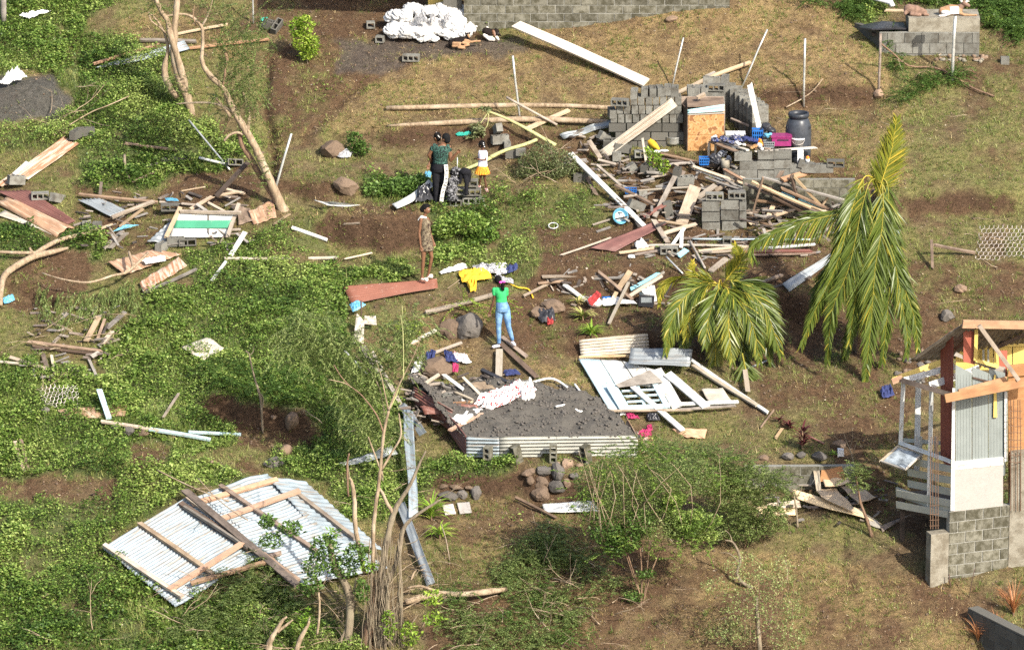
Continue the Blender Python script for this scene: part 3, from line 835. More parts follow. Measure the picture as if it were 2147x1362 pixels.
class Blob:
 """capsules and ellipsoids fused into one continuous skin"""
 def __init__(s): s.mb = MB(); s.seg = []
 def ell(s,c,r,mi=0,rot=None):
  c = Vector(c); b = []; S,K = 12,8
  vs = [Vector((0,0,-r[2]))];
  for i in range(1,K):
   t = math.pi*i/K
   for k in range(S):
    a = 2*math.pi*k/S; vs.append(Vector((r[0]*math.sin(t)*math.cos(a),r[1]*math.sin(t)*math.sin(a),-r[2]*math.cos(t))))
  vs.append(Vector((0,0,r[2]))); fs = []
  for k in range(S):
   q = (k + 1) % S; fs.append((0,1 + q,1 + k)); e = 1 + (K - 2)*S; fs.append((e + k,e + q,len(vs) - 1))
   for i in range(K - 2): o = 1 + i*S; fs.append((o + k,o + q,o + S + q,o + S + k))
  if rot is not None: vs = [rot @ v for v in vs]
  s.mb.add([v + c for v in vs],fs,mi); s.seg.append((c,sum(r)/3,c,sum(r)/3,mi)); return s
 def cap(s,a,ra,b,rb,mi=0):
  a = Vector(a); b = Vector(b); s.mb.tube([a,b],[ra,rb],12,mi)
  s.ell(a,(ra,)*3,mi); s.ell(b,(rb,)*3,mi); s.seg[-2:] = [(a,ra,b,rb,mi)]; return s
 def chain(s,pts,rad,mi=0):
  for i in range(len(pts) - 1): s.cap(pts[i],rad[i],pts[i + 1],rad[i + 1],mi)
  return s
 def rings(s,rs,mi=0,yaw=0):
  """stacked horizontal ellipses (centre, rx, ry)"""
  S = 16; b = []; vs = []; fs = []
  for c,rx,ry in rs:
   for k in range(S):
    a = 2*math.pi*k/S; x,y = rx*math.cos(a),ry*math.sin(a)
    vs.append(Vector(c) + Vector((x*math.cos(yaw) - y*math.sin(yaw),x*math.sin(yaw) + y*math.cos(yaw),0)))
  for i in range(len(rs) - 1):
   for k in range(S):
    q = (k + 1) % S; fs.append((i*S + k,i*S + q,(i + 1)*S + q,(i + 1)*S + k))
  fs.append(tuple(range(S))[::-1]); fs.append(tuple((len(rs) - 1)*S + k for k in range(S)))
  if rs[0][0][2] > rs[-1][0][2]: fs = [f[::-1] for f in fs]
  s.mb.add(vs,fs,mi)
  for i in range(len(rs) - 1): s.seg.append((Vector(rs[i][0]),(rs[i][1] + rs[i][2])/2,Vector(rs[i + 1][0]),(rs[i + 1][1] + rs[i + 1][2])/2,mi))
  return s
 def build(s,name,mats,parent=None,voxel=.012,it=4,origin=None,crinkle=0,**kw):
  org = WORLD[parent.name] if parent is not None else Vector(origin)
  me = mesh('t',[v - org for v in s.mb.v],s.mb.f); o = bpy.data.objects.new('t',me); COL.objects.link(o)
  m = o.modifiers.new('r','REMESH'); m.mode = 'VOXEL'; m.voxel_size = voxel
  m = o.modifiers.new('s','SMOOTH'); m.factor = .5; m.iterations = it
  dg = bpy.context.evaluated_depsgraph_get(); new = bpy.data.meshes.new_from_object(o.evaluated_get(dg))
  bpy.data.objects.remove(o); new.name = name; new.materials.clear()
  if crinkle:
   nv = len(new.vertices); co = np.empty(nv*3,np.float32); new.vertices.foreach_get('co',co); co = co.reshape(-1,3); no = np.empty(nv*3,np.float32); new.vertices.foreach_get('normal',no); no = no.reshape(-1,3)
   sd_ = random.randint(0,99); rg = np.abs(fbm(co[:,0]*9 + co[:,1]*7 + sd_,co[:,2]*9 - co[:,1]*6 + sd_,3,sd_) - .5)*5
   co += no*((np.clip(rg,0,1) - .6)*crinkle)[:,None]; new.vertices.foreach_set('co',co.ravel()); new.update()
  mats = mats if isinstance(mats,list) else [mats]
  for k in mats: new.materials.append(M[k])
  n = len(new.polygons); new.polygons.foreach_set('use_smooth',[True]*n)
  if len(mats) > 1:
   c = np.empty(n*3,np.float32); new.polygons.foreach_get('center',c); c = c.reshape(-1,3) + np.array(org)
   best = np.full(n,1e9); idx = np.zeros(n,int)
   for a,ra,b,rb,mi in s.seg:
    a_ = np.array(a); b_ = np.array(b); ab = b_ - a_; L2 = ab @ ab
    t = np.clip(((c - a_) @ ab)/L2,0,1) if L2 > 1e-9 else np.zeros(n)
    dd = np.linalg.norm(c - a_ - t[:,None]*ab,axis=1) - (ra*(1 - t) + rb*t)
    k = dd < best; best[k] = dd[k]; idx[k] = mi
   new.polygons.foreach_set('material_index',idx)
  return link(name,new,None,parent,None if parent is not None else org,**kw)

# ---- foliage
def cloud(name,parts,n,L,Wd,mat,parent=None,label=None,cat=None,group=None,tm=.45,tilt=.6,lean=0,surf=.55,kind=None):
 """leaves spread through ellipsoid clumps [(centre, (rx, ry, rz))]"""
 vol = np.array([r[0]*r[1]*r[2] for c,r in parts])**.6; cnt = rng.multinomial(n,vol/vol.sum())
 pts = []; tt = []
 for (c,r),k in zip(parts,cnt):
  d = rng.normal(size=(k,3)); d /= np.linalg.norm(d,axis=1)[:,None]; q = rng.random(k)**(1/3 if surf < .1 else surf*.45)
  pts.append(np.array(c) + d*q[:,None]*np.array(r)); tt.append(np.full(k,rng.normal(0,.12)))
 p = np.concatenate(pts); t = np.concatenate(tt); k = len(p); d,s = rot_frames(k,tilt,lean)
 V,F = leaves(p,d,s,rng.uniform(L*.6,L*1.3,k),rng.uniform(Wd*.6,Wd*1.3,k))
 org = np.array(WORLD[parent.name]) if parent else p.mean(0)
 me = bigmesh(name,V - org,F,np.clip(rng.normal(tm,.2,k) + t,0,1))
 return link(name,me,M[mat],parent,None if parent else Vector(org),label,cat,group,kind)
def sprays(name,curves,mat,parent=None,leaf=.035,wd=.012,gap=.012,label=None,cat=None,droop=.3,tm=.45,stem=None,jit=.0,kind=None):
 """feathery twigs: pairs of small leaflets along 3-D polylines"""
 Ps = []; Ds = []; Ss = []
 for c in curves:
  c = [np.array(q) for q in c]
  for a,b in zip(c[:-1],c[1:]):
   L = np.linalg.norm(b - a)
   if L < 1e-6: continue
   k = max(1,int(L/gap)); t = (np.arange(k) + .5)/k; pos = a + (b - a)*t[:,None]; dr = (b - a)/L
   sd = np.cross(dr,[0,.3,1.0]); sd /= np.linalg.norm(sd) + 1e-9
   for sg in (-1,1):
    d = dr*.55 + sd*sg*.8 + rng.normal(0,.22,(k,3)) - np.array([0,0,droop]); d /= np.linalg.norm(d,axis=1)[:,None]
    Ps.append(pos + rng.normal(0,jit + .003,(k,3))); Ds.append(d); Ss.append(np.cross(d,[0.2,.5,.8]))
 p = np.concatenate(Ps); d = np.concatenate(Ds); s = np.concatenate(Ss); s /= np.linalg.norm(s,axis=1)[:,None] + 1e-9; k = len(p)
 V,F = leaves(p,d,s,rng.uniform(leaf*.8,leaf*1.5,k),rng.uniform(wd*1.0,wd*1.8,k),.15)
 org = np.array(WORLD[parent.name]) if parent else p.mean(0)
 return link(name,bigmesh(name,V - org,F,np.clip(rng.normal(tm,.2,k),0,1)),M[mat],parent,None if parent else Vector(org),label,cat,None,kind)
def twigline(a,d,L,n=6,grav=.25,wob=.15):
 a = np.array(a,float); d = np.array(d,float); d /= np.linalg.norm(d); o = [a]
 for i in range(n):
  d = d + np.array([0,0,-grav/n*2]) + rng.normal(0,wob/n*2,3); d /= np.linalg.norm(d); a = a + d*L/n; o.append(a)
 return o
def frond(name,pts,mat,parent,nl=95,ll=.55,w=.030,hang=.6,tm=.4,seed=0,side0=None,rad=.018,tip=.25,miss=.10):
 nl = int(nl*1.6); ll *= 1.6; w *= 1.0
 """palm leaf: rib along world points with two rows of leaflets"""
 path,_ = smoothpath(pts,[1]*len(pts),6)
 A = np.array([list(p) for p in path]); seg = np.linalg.norm(np.diff(A,axis=0),axis=1); cum = np.concatenate([[0],np.cumsum(seg)]); Ltot = cum[-1]
 t = np.linspace(.10,.995,nl)*Ltot
 pos = np.stack([np.interp(t,cum,A[:,i]) for i in range(3)],-1)
 pos2 = np.stack([np.interp(np.minimum(t + .05,Ltot),cum,A[:,i]) for i in range(3)],-1) - np.stack([np.interp(np.maximum(t - .05,0),cum,A[:,i]) for i in range(3)],-1)
 dr = pos2/(np.linalg.norm(pos2,axis=1)[:,None] + 1e-9)
 s0 = np.array(side0 if side0 is not None else (1,.15,0),float); s0 = np.tile(s0,(nl,1)); s0 -= dr*(s0*dr).sum(1)[:,None]; s0 /= np.linalg.norm(s0,axis=1)[:,None] + 1e-9
 up = np.cross(dr,s0)
 V = []; F = []; TT = []; b = 0; f = t/Ltot
 for sg in (-1,1):
  for i in range(nl):
   if rng.random() < miss: continue
   L = ll*(math.sin(math.pi*min(1,f[i]*.82 + .20))**.6*(1 - .35*f[i]))*rng.uniform(.82,1.1)
   L = max(L,ll*tip)
   d = dr[i]*(.95 + .5*f[i]) + s0[i]*sg*(.80 + rng.normal(0,.10)) + up[i]*rng.normal(0,.25) + np.array([0,0,-hang*rng.uniform(.15,.55)]); d /= np.linalg.norm(d)
   tv = rng.normal(0,.12) + .45*(rng.random() < .08)
   p = pos[i].copy(); wv = np.cross(d,up[i] + rng.normal(0,.35,3)); wv /= np.linalg.norm(wv) + 1e-9; ww = w*rng.uniform(.7,1.2)
   ks = (0.5,1.0,.8,0.05); q = p
   for j,kk in enumerate(ks):
    V.append(q - wv*ww*kk/2); V.append(q + wv*ww*kk/2)
    if j < 3:
     q = q + d*L/3; d = d + np.array([0,0,-hang*.22]) + rng.normal(0,.05,3); d /= np.linalg.norm(d)
   for j in range(3): F.append((b + 2*j,b + 2*j + 1,b + 2*j + 3,b + 2*j + 2)); TT.append(tm*.75 + tv + .03*j)
   b += 8
 # rib
 mb = MB().tube(path,[rad*(1 - .8*i/len(path)) for i in range(len(path))],5)
 nv = len(V); V += [np.array(v) for v in mb.v]; RF = [[nv + i for i in f_] for f_ in mb.f if len(f_) == 4]
 F += RF; TT += [.85]*len(RF)
 org = np.array(WORLD[parent.name])
 me = bigmesh(name,np.array(V) - org,np.array(F),np.clip(TT,0,1))
 return link(name,me,M[mat],parent)
# ------------------------------------------------------------------ people
def person(label,y0,foot,j,g=1.0,skin='skin',face=(0,-1),head_r=(.075,.09,.105),sh=.165,hip=.15,build=1.0,bust=0,yaw=0):
 """joints j: name -> (px, py, depth offset); one continuous body mesh"""
 q = {k: PY(v[0],v[1],y0 + (v[2] if len(v) > 2 else 0)) for k,v in j.items()}
 t = thing('person',foot,label,'person')
 B = Blob(); b = build*g
 fx = Vector((face[0],face[1],0)).normalized(); fs = Vector((-fx.y,fx.x,0))
 H = q['head']; hr = head_r
 ang = math.atan2(fx.y,fx.x) - math.pi/2
 B.ell(H,hr,0,Matrix.Rotation(ang,3,'Z'))
 B.ell(H - Vector((0,0,hr[2]*.45)) + fx*.018,(hr[0]*.72,hr[1]*.75,hr[2]*.6),0,Matrix.Rotation(ang,3,'Z'))
 B.ell(H + fx*(hr[1] + .004) - Vector((0,0,.018)),(.013,.018,.018))
 for s in (-1,1): B.ell(H + fs*s*(hr[0] + .002) - Vector((0,0,.01)),(.012,.02,.028))
 B.cap(q['neck'] - Vector((0,0,.02)),.05*b,H - Vector((0,0,hr[2]*.6)),.045*b)
 C = q['chest']; Wt = q['waist']; Hp = q['hips']
 B.rings([(q['neck'] - Vector((0,0,.01)),.05*b,.05*b),(q['neck'] - Vector((0,0,.06)),sh*.8*g,.075*b),(C,sh*.9*b,.11*b),(Wt,.12*b,.095*b),(Hp,hip*b,.115*b),(Hp - Vector((0,0,.07)),hip*.9*b,.105*b)],0,yaw)
 for s in 'LR':
  S,E,Wr = q['sh' + s],q['el' + s],q['ha' + s]
  B.chain([S,S.lerp(E,.4),E,E.lerp(Wr,.35),Wr],[.052*b,.047*b,.037*b,.038*b,.024*b])
  d = (Wr - E).normalized(); hd = q.get('fi' + s,Wr + d*.1) - Wr; hd.normalize()
  sd = hd.cross(Vector((0,1,0)) if abs(hd.y) < .8 else Vector((1,0,0))).normalized(); cu = hd.cross(sd)
  pm = Wr + hd*.045*g
  B.cap(Wr,.023*g,pm,.026*g); B.cap(pm - sd*.018*g,.018*g,pm + sd*.018*g,.018*g)
  for k,ln in enumerate((.058,.068,.063,.05)):
   a = pm + hd*.025*g + sd*(k - 1.5)*.019*g; m_ = a + hd*ln*.55*g; e = m_ + (hd*.75 + cu*.6).normalized()*ln*.5*g
   B.chain([a,m_,e],[.0095*g,.009*g,.008*g])
  a = pm - sd*.026*g - hd*.012; B.chain([a,a - sd*.022*g + hd*.024*g,a - sd*.022*g + hd*.052*g],[.012*g,.010*g,.009*g])
  A,K,N,F_ = q['hp' + s],q['kn' + s],q['an' + s],q['to' + s]
  B.chain([A,A.lerp(K,.5),K,K.lerp(N,.3),N],[.083*b,.072*b,.050*b,.052*b,.033*b])
  N2 = N - Vector((0,0,.045*g)); B.chain([N,N2 + (N2 - F_).normalized()*.02,F_],[.033*g,.032*g,.026*g])
  for k in range(4):
   fd = (F_ - N2).normalized(); sw = fd.cross(Vector((0,0,1))).normalized()
   B.cap(F_ + sw*(k - 1.5)*.016*g,.011*g,F_ + fd*.028*g + sw*(k - 1.5)*.018*g,.009*g)
 B.build('body',skin,t,.0085,3)
 for s in (-1,1):
  e = MB().lathe([(0.001,-.008),(.008,-.005),(.011,0),(.008,.005),(.001,.008)],H + fx*(hr[1]*.90) + fs*s*.030 + Vector((0,0,.012)),8)
  e.build('eye',M['eye'],t,True)
 mt = MB().box(H + fx*(hr[1]*.96) - Vector((0,0,.052)),(.040,.012,.012),Matrix.Rotation(ang,3,'Z')); mt.build('mouth',M['lip'],t)
 return t,q
V3 = Vector
def hairblob(t,items,name='hair',mat='hair',vox=.012):
 B = Blob()
 for c,r in items: B.ell(c,r)
 return B.build(name,mat,t,vox,2)

# 1. woman in the patterned green top and the black trousers with the lettered stripe
def Z1(x,y,d=0): return (870 + x/7.568,265 + y/7.568,d)
ft = P(921,434); y0 = ft.y
j = dict(head=Z1(492,195,.0),neck=Z1(440,275),chest=Z1(420,380),waist=Z1(405,535),hips=Z1(395,660),
         shL=Z1(300,320),elL=Z1(222,455,.03),haL=Z1(262,548,.14),fiL=Z1(275,600,.2),shR=Z1(535,330),elR=Z1(572,540,-.02),haR=Z1(660,430,-.1),fiR=Z1(700,385,-.12),
         hpL=Z1(335,700),knL=Z1(335,930,-.02),anL=Z1(335,1180),toL=Z1(345,1235,-.1),hpR=Z1(455,700),knR=Z1(455,920),anR=Z1(415,1190,-.03),toR=Z1(435,1250,-.14))
t,q = person('woman in black beanie, dark green top and black trousers with a white lettered stripe',y0,ft,j,1.0,'skin',(-.75,.65),build=1.12,sh=.18,hip=.17)
B = Blob(); B.rings([(q['neck'] - V3((0,0,.03)),.08,.07),(q['neck'] - V3((0,0,.08)),.18,.10),(q['chest'],.19,.135),(q['waist'],.16,.125),(q['waist'] - V3((0,0,.07)),.175,.135)])
B.cap(q['shL'] + V3((.02,0,.0)),.07,q['shL'].lerp(q['elL'],.25),.068).cap(q['shR'] - V3((.02,0,0)),.07,q['shR'].lerp(q['elR'],.22),.066)
B.build('top','camo_green',t,.011,3)
B = Blob(); B.rings([(q['waist'] - V3((0,0,.03)),.155,.12),(q['hips'],.195,.15),(q['hips'] - V3((0,0,.08)),.185,.14)])
for s in 'LR': B.chain([q['hp' + s],q['hp' + s].lerp(q['kn' + s],.5),q['kn' + s],q['an' + s]],[.105,.09,.07,.052])
B.build('trousers','cloth_black',t,.011,3)
# lettered stripe: strip of cloth with raised letters down the right leg
strip = [Z1(490,610,-.165),Z1(500,700,-.19),Z1(497,800,-.18),Z1(485,890,-.165),Z1(462,960,-.15),Z1(440,1050,-.14),Z1(420,1190,-.13)]
wp = [PY(a,b_,y0 + d) for a,b_,d in strip]; sp,_ = smoothpath(wp,[1]*len(wp),4); mb = MB()
for a,b_ in zip(sp[:-1],sp[1:]):
 d = (b_ - a).normalized(); mb.bar(a - d*.004,b_ + d*.004,.088,.008,V3((.25,-1,.1)))
st = mb.build('leg_stripe',M['cloth_white'],t)
word = 'BRKYRENO'
tot = len(sp) - 1
for k,ch in enumerate('BALKYBEND'):
 f = (k + .6)/9.2*tot; i = int(f); p = sp[i].lerp(sp[min(i + 1,tot)],f - i) + V3((.25,-1,.1)).normalized()*.009
 cu = bpy.data.curves.new('letter','FONT'); cu.body = ch; cu.size = .085; cu.align_x = 'CENTER'; cu.align_y = 'CENTER'; cu.extrude = .001
 tmp = bpy.data.objects.new('tmp',cu); COL.objects.link(tmp); me = bpy.data.meshes.new_from_object(tmp.evaluated_get(bpy.context.evaluated_depsgraph_get())); bpy.data.objects.remove(tmp)
 me.materials.clear(); me.materials.append(M['cloth_black'])
 dn = (sp[min(i + 1,tot)] - sp[max(i - 1,0)]).normalized(); n_ = V3((.25,-1,.1)).normalized(); yy = dn.cross(n_).normalized(); n2 = dn.cross(yy)*-1
 if n2.y > 0: n2 = -n2
 Rm = Matrix((dn,n2.cross(dn),n2)).transposed().to_4x4(); Rm.translation = p - WORLD[st.name] if st.name in WORLD else p
 o = link('letter',me,None,st); Rm.translation = p - WORLD[t.name]; o.matrix_basis = Rm
hairblob(t,[(q['head'] + V3((.005,.01,.03)),(.098,.105,.10)),(q['head'] + V3((.02,0,-.03)),(.085,.09,.085))],'beanie','cap_black')
for s in 'LR':
 B = Blob(); B.cap(q['an' + s] - V3((0,0,.05)),.045,q['to' + s] - V3((0,0,.0)),.038); B.build('shoe','cloth_black' if s == 'L' else 'blade_shoe' if 'blade_shoe' in M else 'cloth_black',t,.01,2)
# 2. the one mostly hidden behind her
ft2 = P(914,425); y2 = ft2.y
def Z2(x,y,d=0): return (870 + x/7.568,265 + y/7.568,d)
j = dict(head=Z2(352,172),neck=Z2(352,260),chest=Z2(345,380),waist=Z2(345,530),hips=Z2(340,640),shL=Z2(285,320),elL=Z2(262,470),haL=Z2(222,600,-.1),fiL=Z2(212,650,-.12),
         shR=Z2(405,320),elR=Z2(430,470),haR=Z2(400,560,.1),hpL=Z2(315,680),knL=Z2(320,900),anL=Z2(318,1130),toL=Z2(318,1170,.1),hpR=Z2(375,680),knR=Z2(378,900),anR=Z2(380,1130),toR=Z2(385,1170,.1))
t,q = person('person with dark hair in a bun half hidden behind the woman in the black beanie',y2,ft2,j,.92,'skin',(-.8,.6),build=.85)
B = Blob(); B.rings([(q['neck'] - V3((0,0,.05)),.11,.08),(q['chest'],.14,.105),(q['waist'],.125,.10),(q['hips'] - V3((0,0,.1)),.15,.12)])
for s in 'LR': B.chain([q['hp' + s],q['kn' + s],q['an' + s]],[.085,.062,.045])
B.build('dark_clothes','cloth_black',t,.012,3)
hairblob(t,[(q['head'] + V3((.01,-.005,.03)),(.085,.09,.095)),(q['head'] + V3((-.02,-.05,.07)),(.055,.055,.05)),(q['head'] + V3((.03,-.03,-.02)),(.06,.06,.07))])
MB().lathe([(.088,-.012),(.092,0),(.088,.012)],q['head'] + V3((.03,0,.045)),16,ax=Matrix.Rotation(.9,3,'Y')).build('headband',M['cloth_white'],t,True)

# 3. small child in white shirt and orange skirt
ft = P(1013,400); y0 = ft.y
def Z3(x,y,d=0): return (870 + x/7.568,265 + y/7.568,d)
j = dict(head=Z3(1062,290),neck=Z3(1075,365),chest=Z3(1085,430),waist=Z3(1075,560),hips=Z3(1072,650),shL=Z3(1035,410),elL=Z3(1020,500,.02),haL=Z3(975,515,.06),fiL=Z3(945,520,.1),
         shR=Z3(1118,410,-.03),elR=Z3(1118,535,-.06),haR=Z3(1040,530,-.12),fiR=Z3(1000,525,-.12),hpL=Z3(1045,700),knL=Z3(1040,820),anL=Z3(1025,930,.06),toL=Z3(1018,955,.14),
         hpR=Z3(1095,700),knR=Z3(1110,840),anR=Z3(1130,975),toR=Z3(1142,1030,-.06))
t,q = person('small child in white printed T-shirt and orange skirt beside the block stack',y0,ft,j,.62,'skin_dark',(-.9,.45),(.07,.078,.09),.17,.15,build=.95)
B = Blob(); B.rings([(q['neck'] - V3((0,0,.02)),.045,.045),(q['neck'] - V3((0,0,.05)),.10,.06),(q['chest'],.105,.08),(q['waist'],.10,.082),(q['hips'] + V3((0,0,.03)),.115,.09)])
for s in 'LR': B.cap(q['sh' + s],.045,q['sh' + s].lerp(q['el' + s],.5),.043)
B.build('shirt','tee_print',t,.009,2)
mb = MB(); S = 36; rings_ = [(q['hips'] + V3((0,0,.045)),.10),(q['hips'],.12),(q['hips'] - V3((0,0,.07)),.145),(q['hips'] - V3((0,0,.145)),.165)]
for i,(c_,r_) in enumerate(rings_):
 for k in range(S):
  a = 2*math.pi*k/S; rr = r_*(1 + .06*i*(k % 2 - .5)); mb.v.append(c_ + V3((rr*math.cos(a),rr*.85*math.sin(a),0)))
for i in range(3):
 for k in range(S): kk = (k + 1) % S; mb.f.append([i*S + k,(i + 1)*S + k,(i + 1)*S + kk,i*S + kk]); mb.m.append(0)
mb.build('skirt',M['skirt_print'],t)
hairblob(t,[(q['head'] + V3((.005,-.008,.02)),(.082,.085,.085)),(q['head'] + V3((.05,-.03,.06)),(.03,.03,.03)),(q['head'] + V3((-.04,.0,.065)),(.028,.028,.028))],vox=.009)
for a,b_ in ((1085,265),(1090,290),(1102,322)):
 MB().lathe([(.001,-.014),(.012,-.008),(.015,0),(.012,.008),(.001,.014)],PY(*Z3(a,b_)[:2],y0 - .10),8).build('hair_bead',M['plastic_white'],t,True)
for s in 'LR':
 B = Blob(); B.cap(q['an' + s] - V3((0,0,.03)),.036,q['to' + s],.033); B.build('shoe','shoe_pink',t,.009,2)

# 4. girl in the camouflage dress on the red roof sheet
def Z4(x,y,d=0): return (850 + x/7.362,415 + y/7.362,d)
ROOFH = .16
ft = P(887,590,.16); y0 = ft.y
j = dict(head=Z4(322,175),neck=Z4(290,275,.01),chest=Z4(300,380),waist=Z4(310,520),hips=Z4(318,680),shL=Z4(240,335,-.05),elL=Z4(212,540,-.08),haL=Z4(235,740,-.12),fiL=Z4(255,800,-.13),
         shR=Z4(345,330,.06),elR=Z4(378,540,.1),haR=Z4(432,680,.06),fiR=Z4(450,735,.0),hpL=Z4(285,730,-.03),knL=Z4(275,960,-.06),anL=Z4(258,1205,-.03),toL=Z4(330,1258,-.08),
         hpR=Z4(360,730,.04),knR=Z4(405,905,.02),anR=Z4(355,1175,.08),toR=Z4(405,1205,.06))
t,q = person('girl in brown camouflage dress looking down, standing on the peeling red roof sheet',y0,ft,j,.95,'skin',(.8,-.5),(.07,.085,.10),.15,.13,build=.88)
B = Blob(); B.rings([(q['neck'] - V3((.0,0,.03)),.05,.05),(q['neck'] - V3((-.01,0,.07)),.095,.085),(q['chest'],.125,.105),(q['waist'],.115,.10),(q['hips'],.150,.125),(q['hips'] - V3((-.01,0,.18)),.165,.135)])
B.build('dress','camo_dress',t,.010,3)
B = Blob(); B.chain([q['neck'] + V3((-.13,-.03,-.09)),q['neck'] + V3((-.06,-.03,-.02)),q['neck'] + V3((.04,-.05,-.03))],[.02,.035,.022]); B.build('collar','cloth_white',t,.01,2)
hairblob(t,[(q['head'] + V3((-.025,.015,.03)),(.092,.09,.095)),(q['head'] + V3((-.085,.0,.0)),(.06,.06,.075)),(q['head'] + V3((.0,.0,.075)),(.085,.07,.05)),(q['head'] + V3((.06,.03,.075)),(.045,.045,.03))])
for s in 'LR':
 B = Blob(); an = q['an' + s] - V3((0,0,.045)); B.cap(an - V3((0,0,.012)),.034,q['to' + s] - V3((0,0,.012)),.036); B.cap(q['to' + s] - V3((.03,0,-.012)),.034,q['to' + s] - V3((.0,0,-.012)),.034); B.build('sandal','sandal',t,.009,2)

# 5. girl in green T-shirt and jeans
def Z5(x,y,d=0): return (1010 + x/5.796,565 + y/5.796,d)
ft = P(1047,727,.05); y0 = ft.y
j = dict(head=Z5(198,130),neck=Z5(215,200),chest=Z5(225,270),waist=Z5(240,375),hips=Z5(255,460),shL=Z5(155,245),elL=Z5(150,360),haL=Z5(108,500),fiL=Z5(88,575,-.02),
         shR=Z5(295,245,.02),elR=Z5(305,350,.12),haR=Z5(285,430,.22),hpL=Z5(213,500),knL=Z5(205,690),anL=Z5(210,895),toL=Z5(140,938,-.02),hpR=Z5(300,500),knR=Z5(325,690,-.02),anR=Z5(372,855,.02),toR=Z5(400,912,-.04))
t,q = person('girl in bright green T-shirt and blue jeans with a pink hair tie, seen from behind',y0,ft,j,.95,'skin_dark',(-.55,.8),(.068,.085,.10),.15,.16,build=.86)
B = Blob(); B.rings([(q['neck'] - V3((0,0,.02)),.055,.055),(q['neck'] - V3((-.01,0,.05)),.125,.08),(q['chest'],.135,.10),(q['waist'] + V3((0,0,.05)),.115,.09),(q['waist'] - V3((0,0,.03)),.125,.10)])
B.cap(q['shL'],.057,q['shL'].lerp(q['elL'],.42),.052).cap(q['shR'],.057,q['shR'].lerp(q['elR'],.5),.052)
B.build('t_shirt','tee_green',t,.009,2)
B = Blob(); B.rings([(q['waist'] - V3((0,0,.015)),.118,.095),(q['hips'],.155,.135),(q['hips'] - V3((0,0,.08)),.155,.125)])
for s in 'LR': B.chain([q['hp' + s],q['hp' + s].lerp(q['kn' + s],.5),q['kn' + s],q['kn' + s].lerp(q['an' + s],.35),q['an' + s] + V3((0,0,.02))],[.086,.078,.057,.056,.042])
B.build('jeans','denim',t,.009,2)
hairblob(t,[(q['head'] + V3((.0,-.01,.02)),(.084,.095,.10))])
hairblob(t,[(PY(*Z5(255,185)[:2],y0 - .10),(.045,.045,.07)),(PY(*Z5(255,225)[:2],y0 - .11),(.045,.04,.05)),(PY(*Z5(265,245)[:2],y0 - .11),(.028,.03,.03))],'ponytail')
B = Blob(); B.ell(PY(*Z5(230,155)[:2],y0 - .10),(.04,.03,.028)).ell(PY(*Z5(268,148)[:2],y0 - .10),(.04,.03,.025)); B.build('hair_tie','pink',t,.008,1)
for s in 'LR':
 B = Blob(); an = q['an' + s] - V3((0,0,.05)); B.cap(an,.038,q['to' + s] - V3((0,0,.0)),.034); B.build('shoe','shoe',t,.009,2)

# ------------------------------------------------------------------ animals
def Z6(x,y,d=0): return PY(790 + x/7.157,y/7.157,yd + d)
g0 = P(972,102); yd = g0.y
t = thing('dog',g0,'black and tan dog lying on the ground in front of the white sacks','dog')
B = Blob()
B.cap(Z6(1125,655),.085,Z6(1190,625),.10,0).cap(Z6(1190,625),.10,Z6(1290,600),.085,0).cap(Z6(1290,600),.085,Z6(1350,590),.07,0)
B.cap(Z6(1340,585),.055,Z6(1360,540),.045,0).ell(Z6(1362,520),(.06,.05,.05),0).cap(Z6(1375,530,-.04),.032,Z6(1385,560,-.09),.022,1)
B.cap(Z6(1330,500),.022,Z6(1322,478),.008,0).cap(Z6(1392,500),.022,Z6(1402,480),.008,0)
B.chain([Z6(1160,650,-.06),Z6(1245,655,-.10),Z6(1225,715,-.12),Z6(1325,728,-.14)],[.05,.034,.024,.02],1)
B.chain([Z6(1150,690,-.06),Z6(1250,690,-.1),Z6(1270,700,-.12),Z6(1385,680,-.12)],[.045,.03,.024,.018],1)
B.chain([Z6(1330,610,-.05),Z6(1420,632,-.08),Z6(1470,620,-.08),Z6(1548,618,-.08)],[.045,.028,.026,.022],1)
B.chain([Z6(1320,625,-.04),Z6(1290,650,-.1),Z6(1380,655,-.1)],[.04,.026,.02],1)
B.chain([Z6(1110,660),Z6(1070,670,-.02),Z6(1062,690,-.06)],[.026,.018,.01],0)
B.build('body',['fur_black','fur_tan'],t,.012,3)
for s in (1350,1378): MB().lathe([(.001,-.007),(.008,0),(.001,.007)],Z6(s,517,-.052),8).build('eye',M['eye'],t,True)
g0 = P(1030,84); yd = g0.y
t = thing('dog',g0,'black and white dog curled up right of the white sacks, by the wall foot','dog')
B = Blob()
B.cap(Z6(1640,475),.10,Z6(1700,500),.11,0).cap(Z6(1700,500),.11,Z6(1760,490),.09,0).cap(Z6(1760,480),.07,Z6(1800,475,-.04),.065,0)
B.cap(Z6(1805,490,-.05),.06,Z6(1800,550,-.1),.04,0).cap(Z6(1748,470,-.07),.035,Z6(1770,540,-.11),.03,2).cap(Z6(1800,560,-.12),.035,Z6(1825,595,-.14),.028,1)
B.cap(Z6(1785,440),.025,Z6(1782,420),.008,0).cap(Z6(1835,520),.03,Z6(1865,545),.014,0)
B.chain([Z6(1620,530,-.06),Z6(1690,590,-.1),Z6(1760,600,-.12)],[.05,.045,.03],1).cap(Z6(1700,570,-.06),.06,Z6(1740,580,-.08),.05,1)
B.chain([Z6(1640,450),Z6(1655,410,.02),Z6(1680,425,.02)],[.03,.022,.012],1)
B.build('body',['fur_black','fur_white','skin'],t,.012,3)
for s in (1782,1822): MB().lathe([(.001,-.007),(.008,0),(.001,.007)],Z6(s,500,-.11),8).build('eye',M['eye'],t,True)
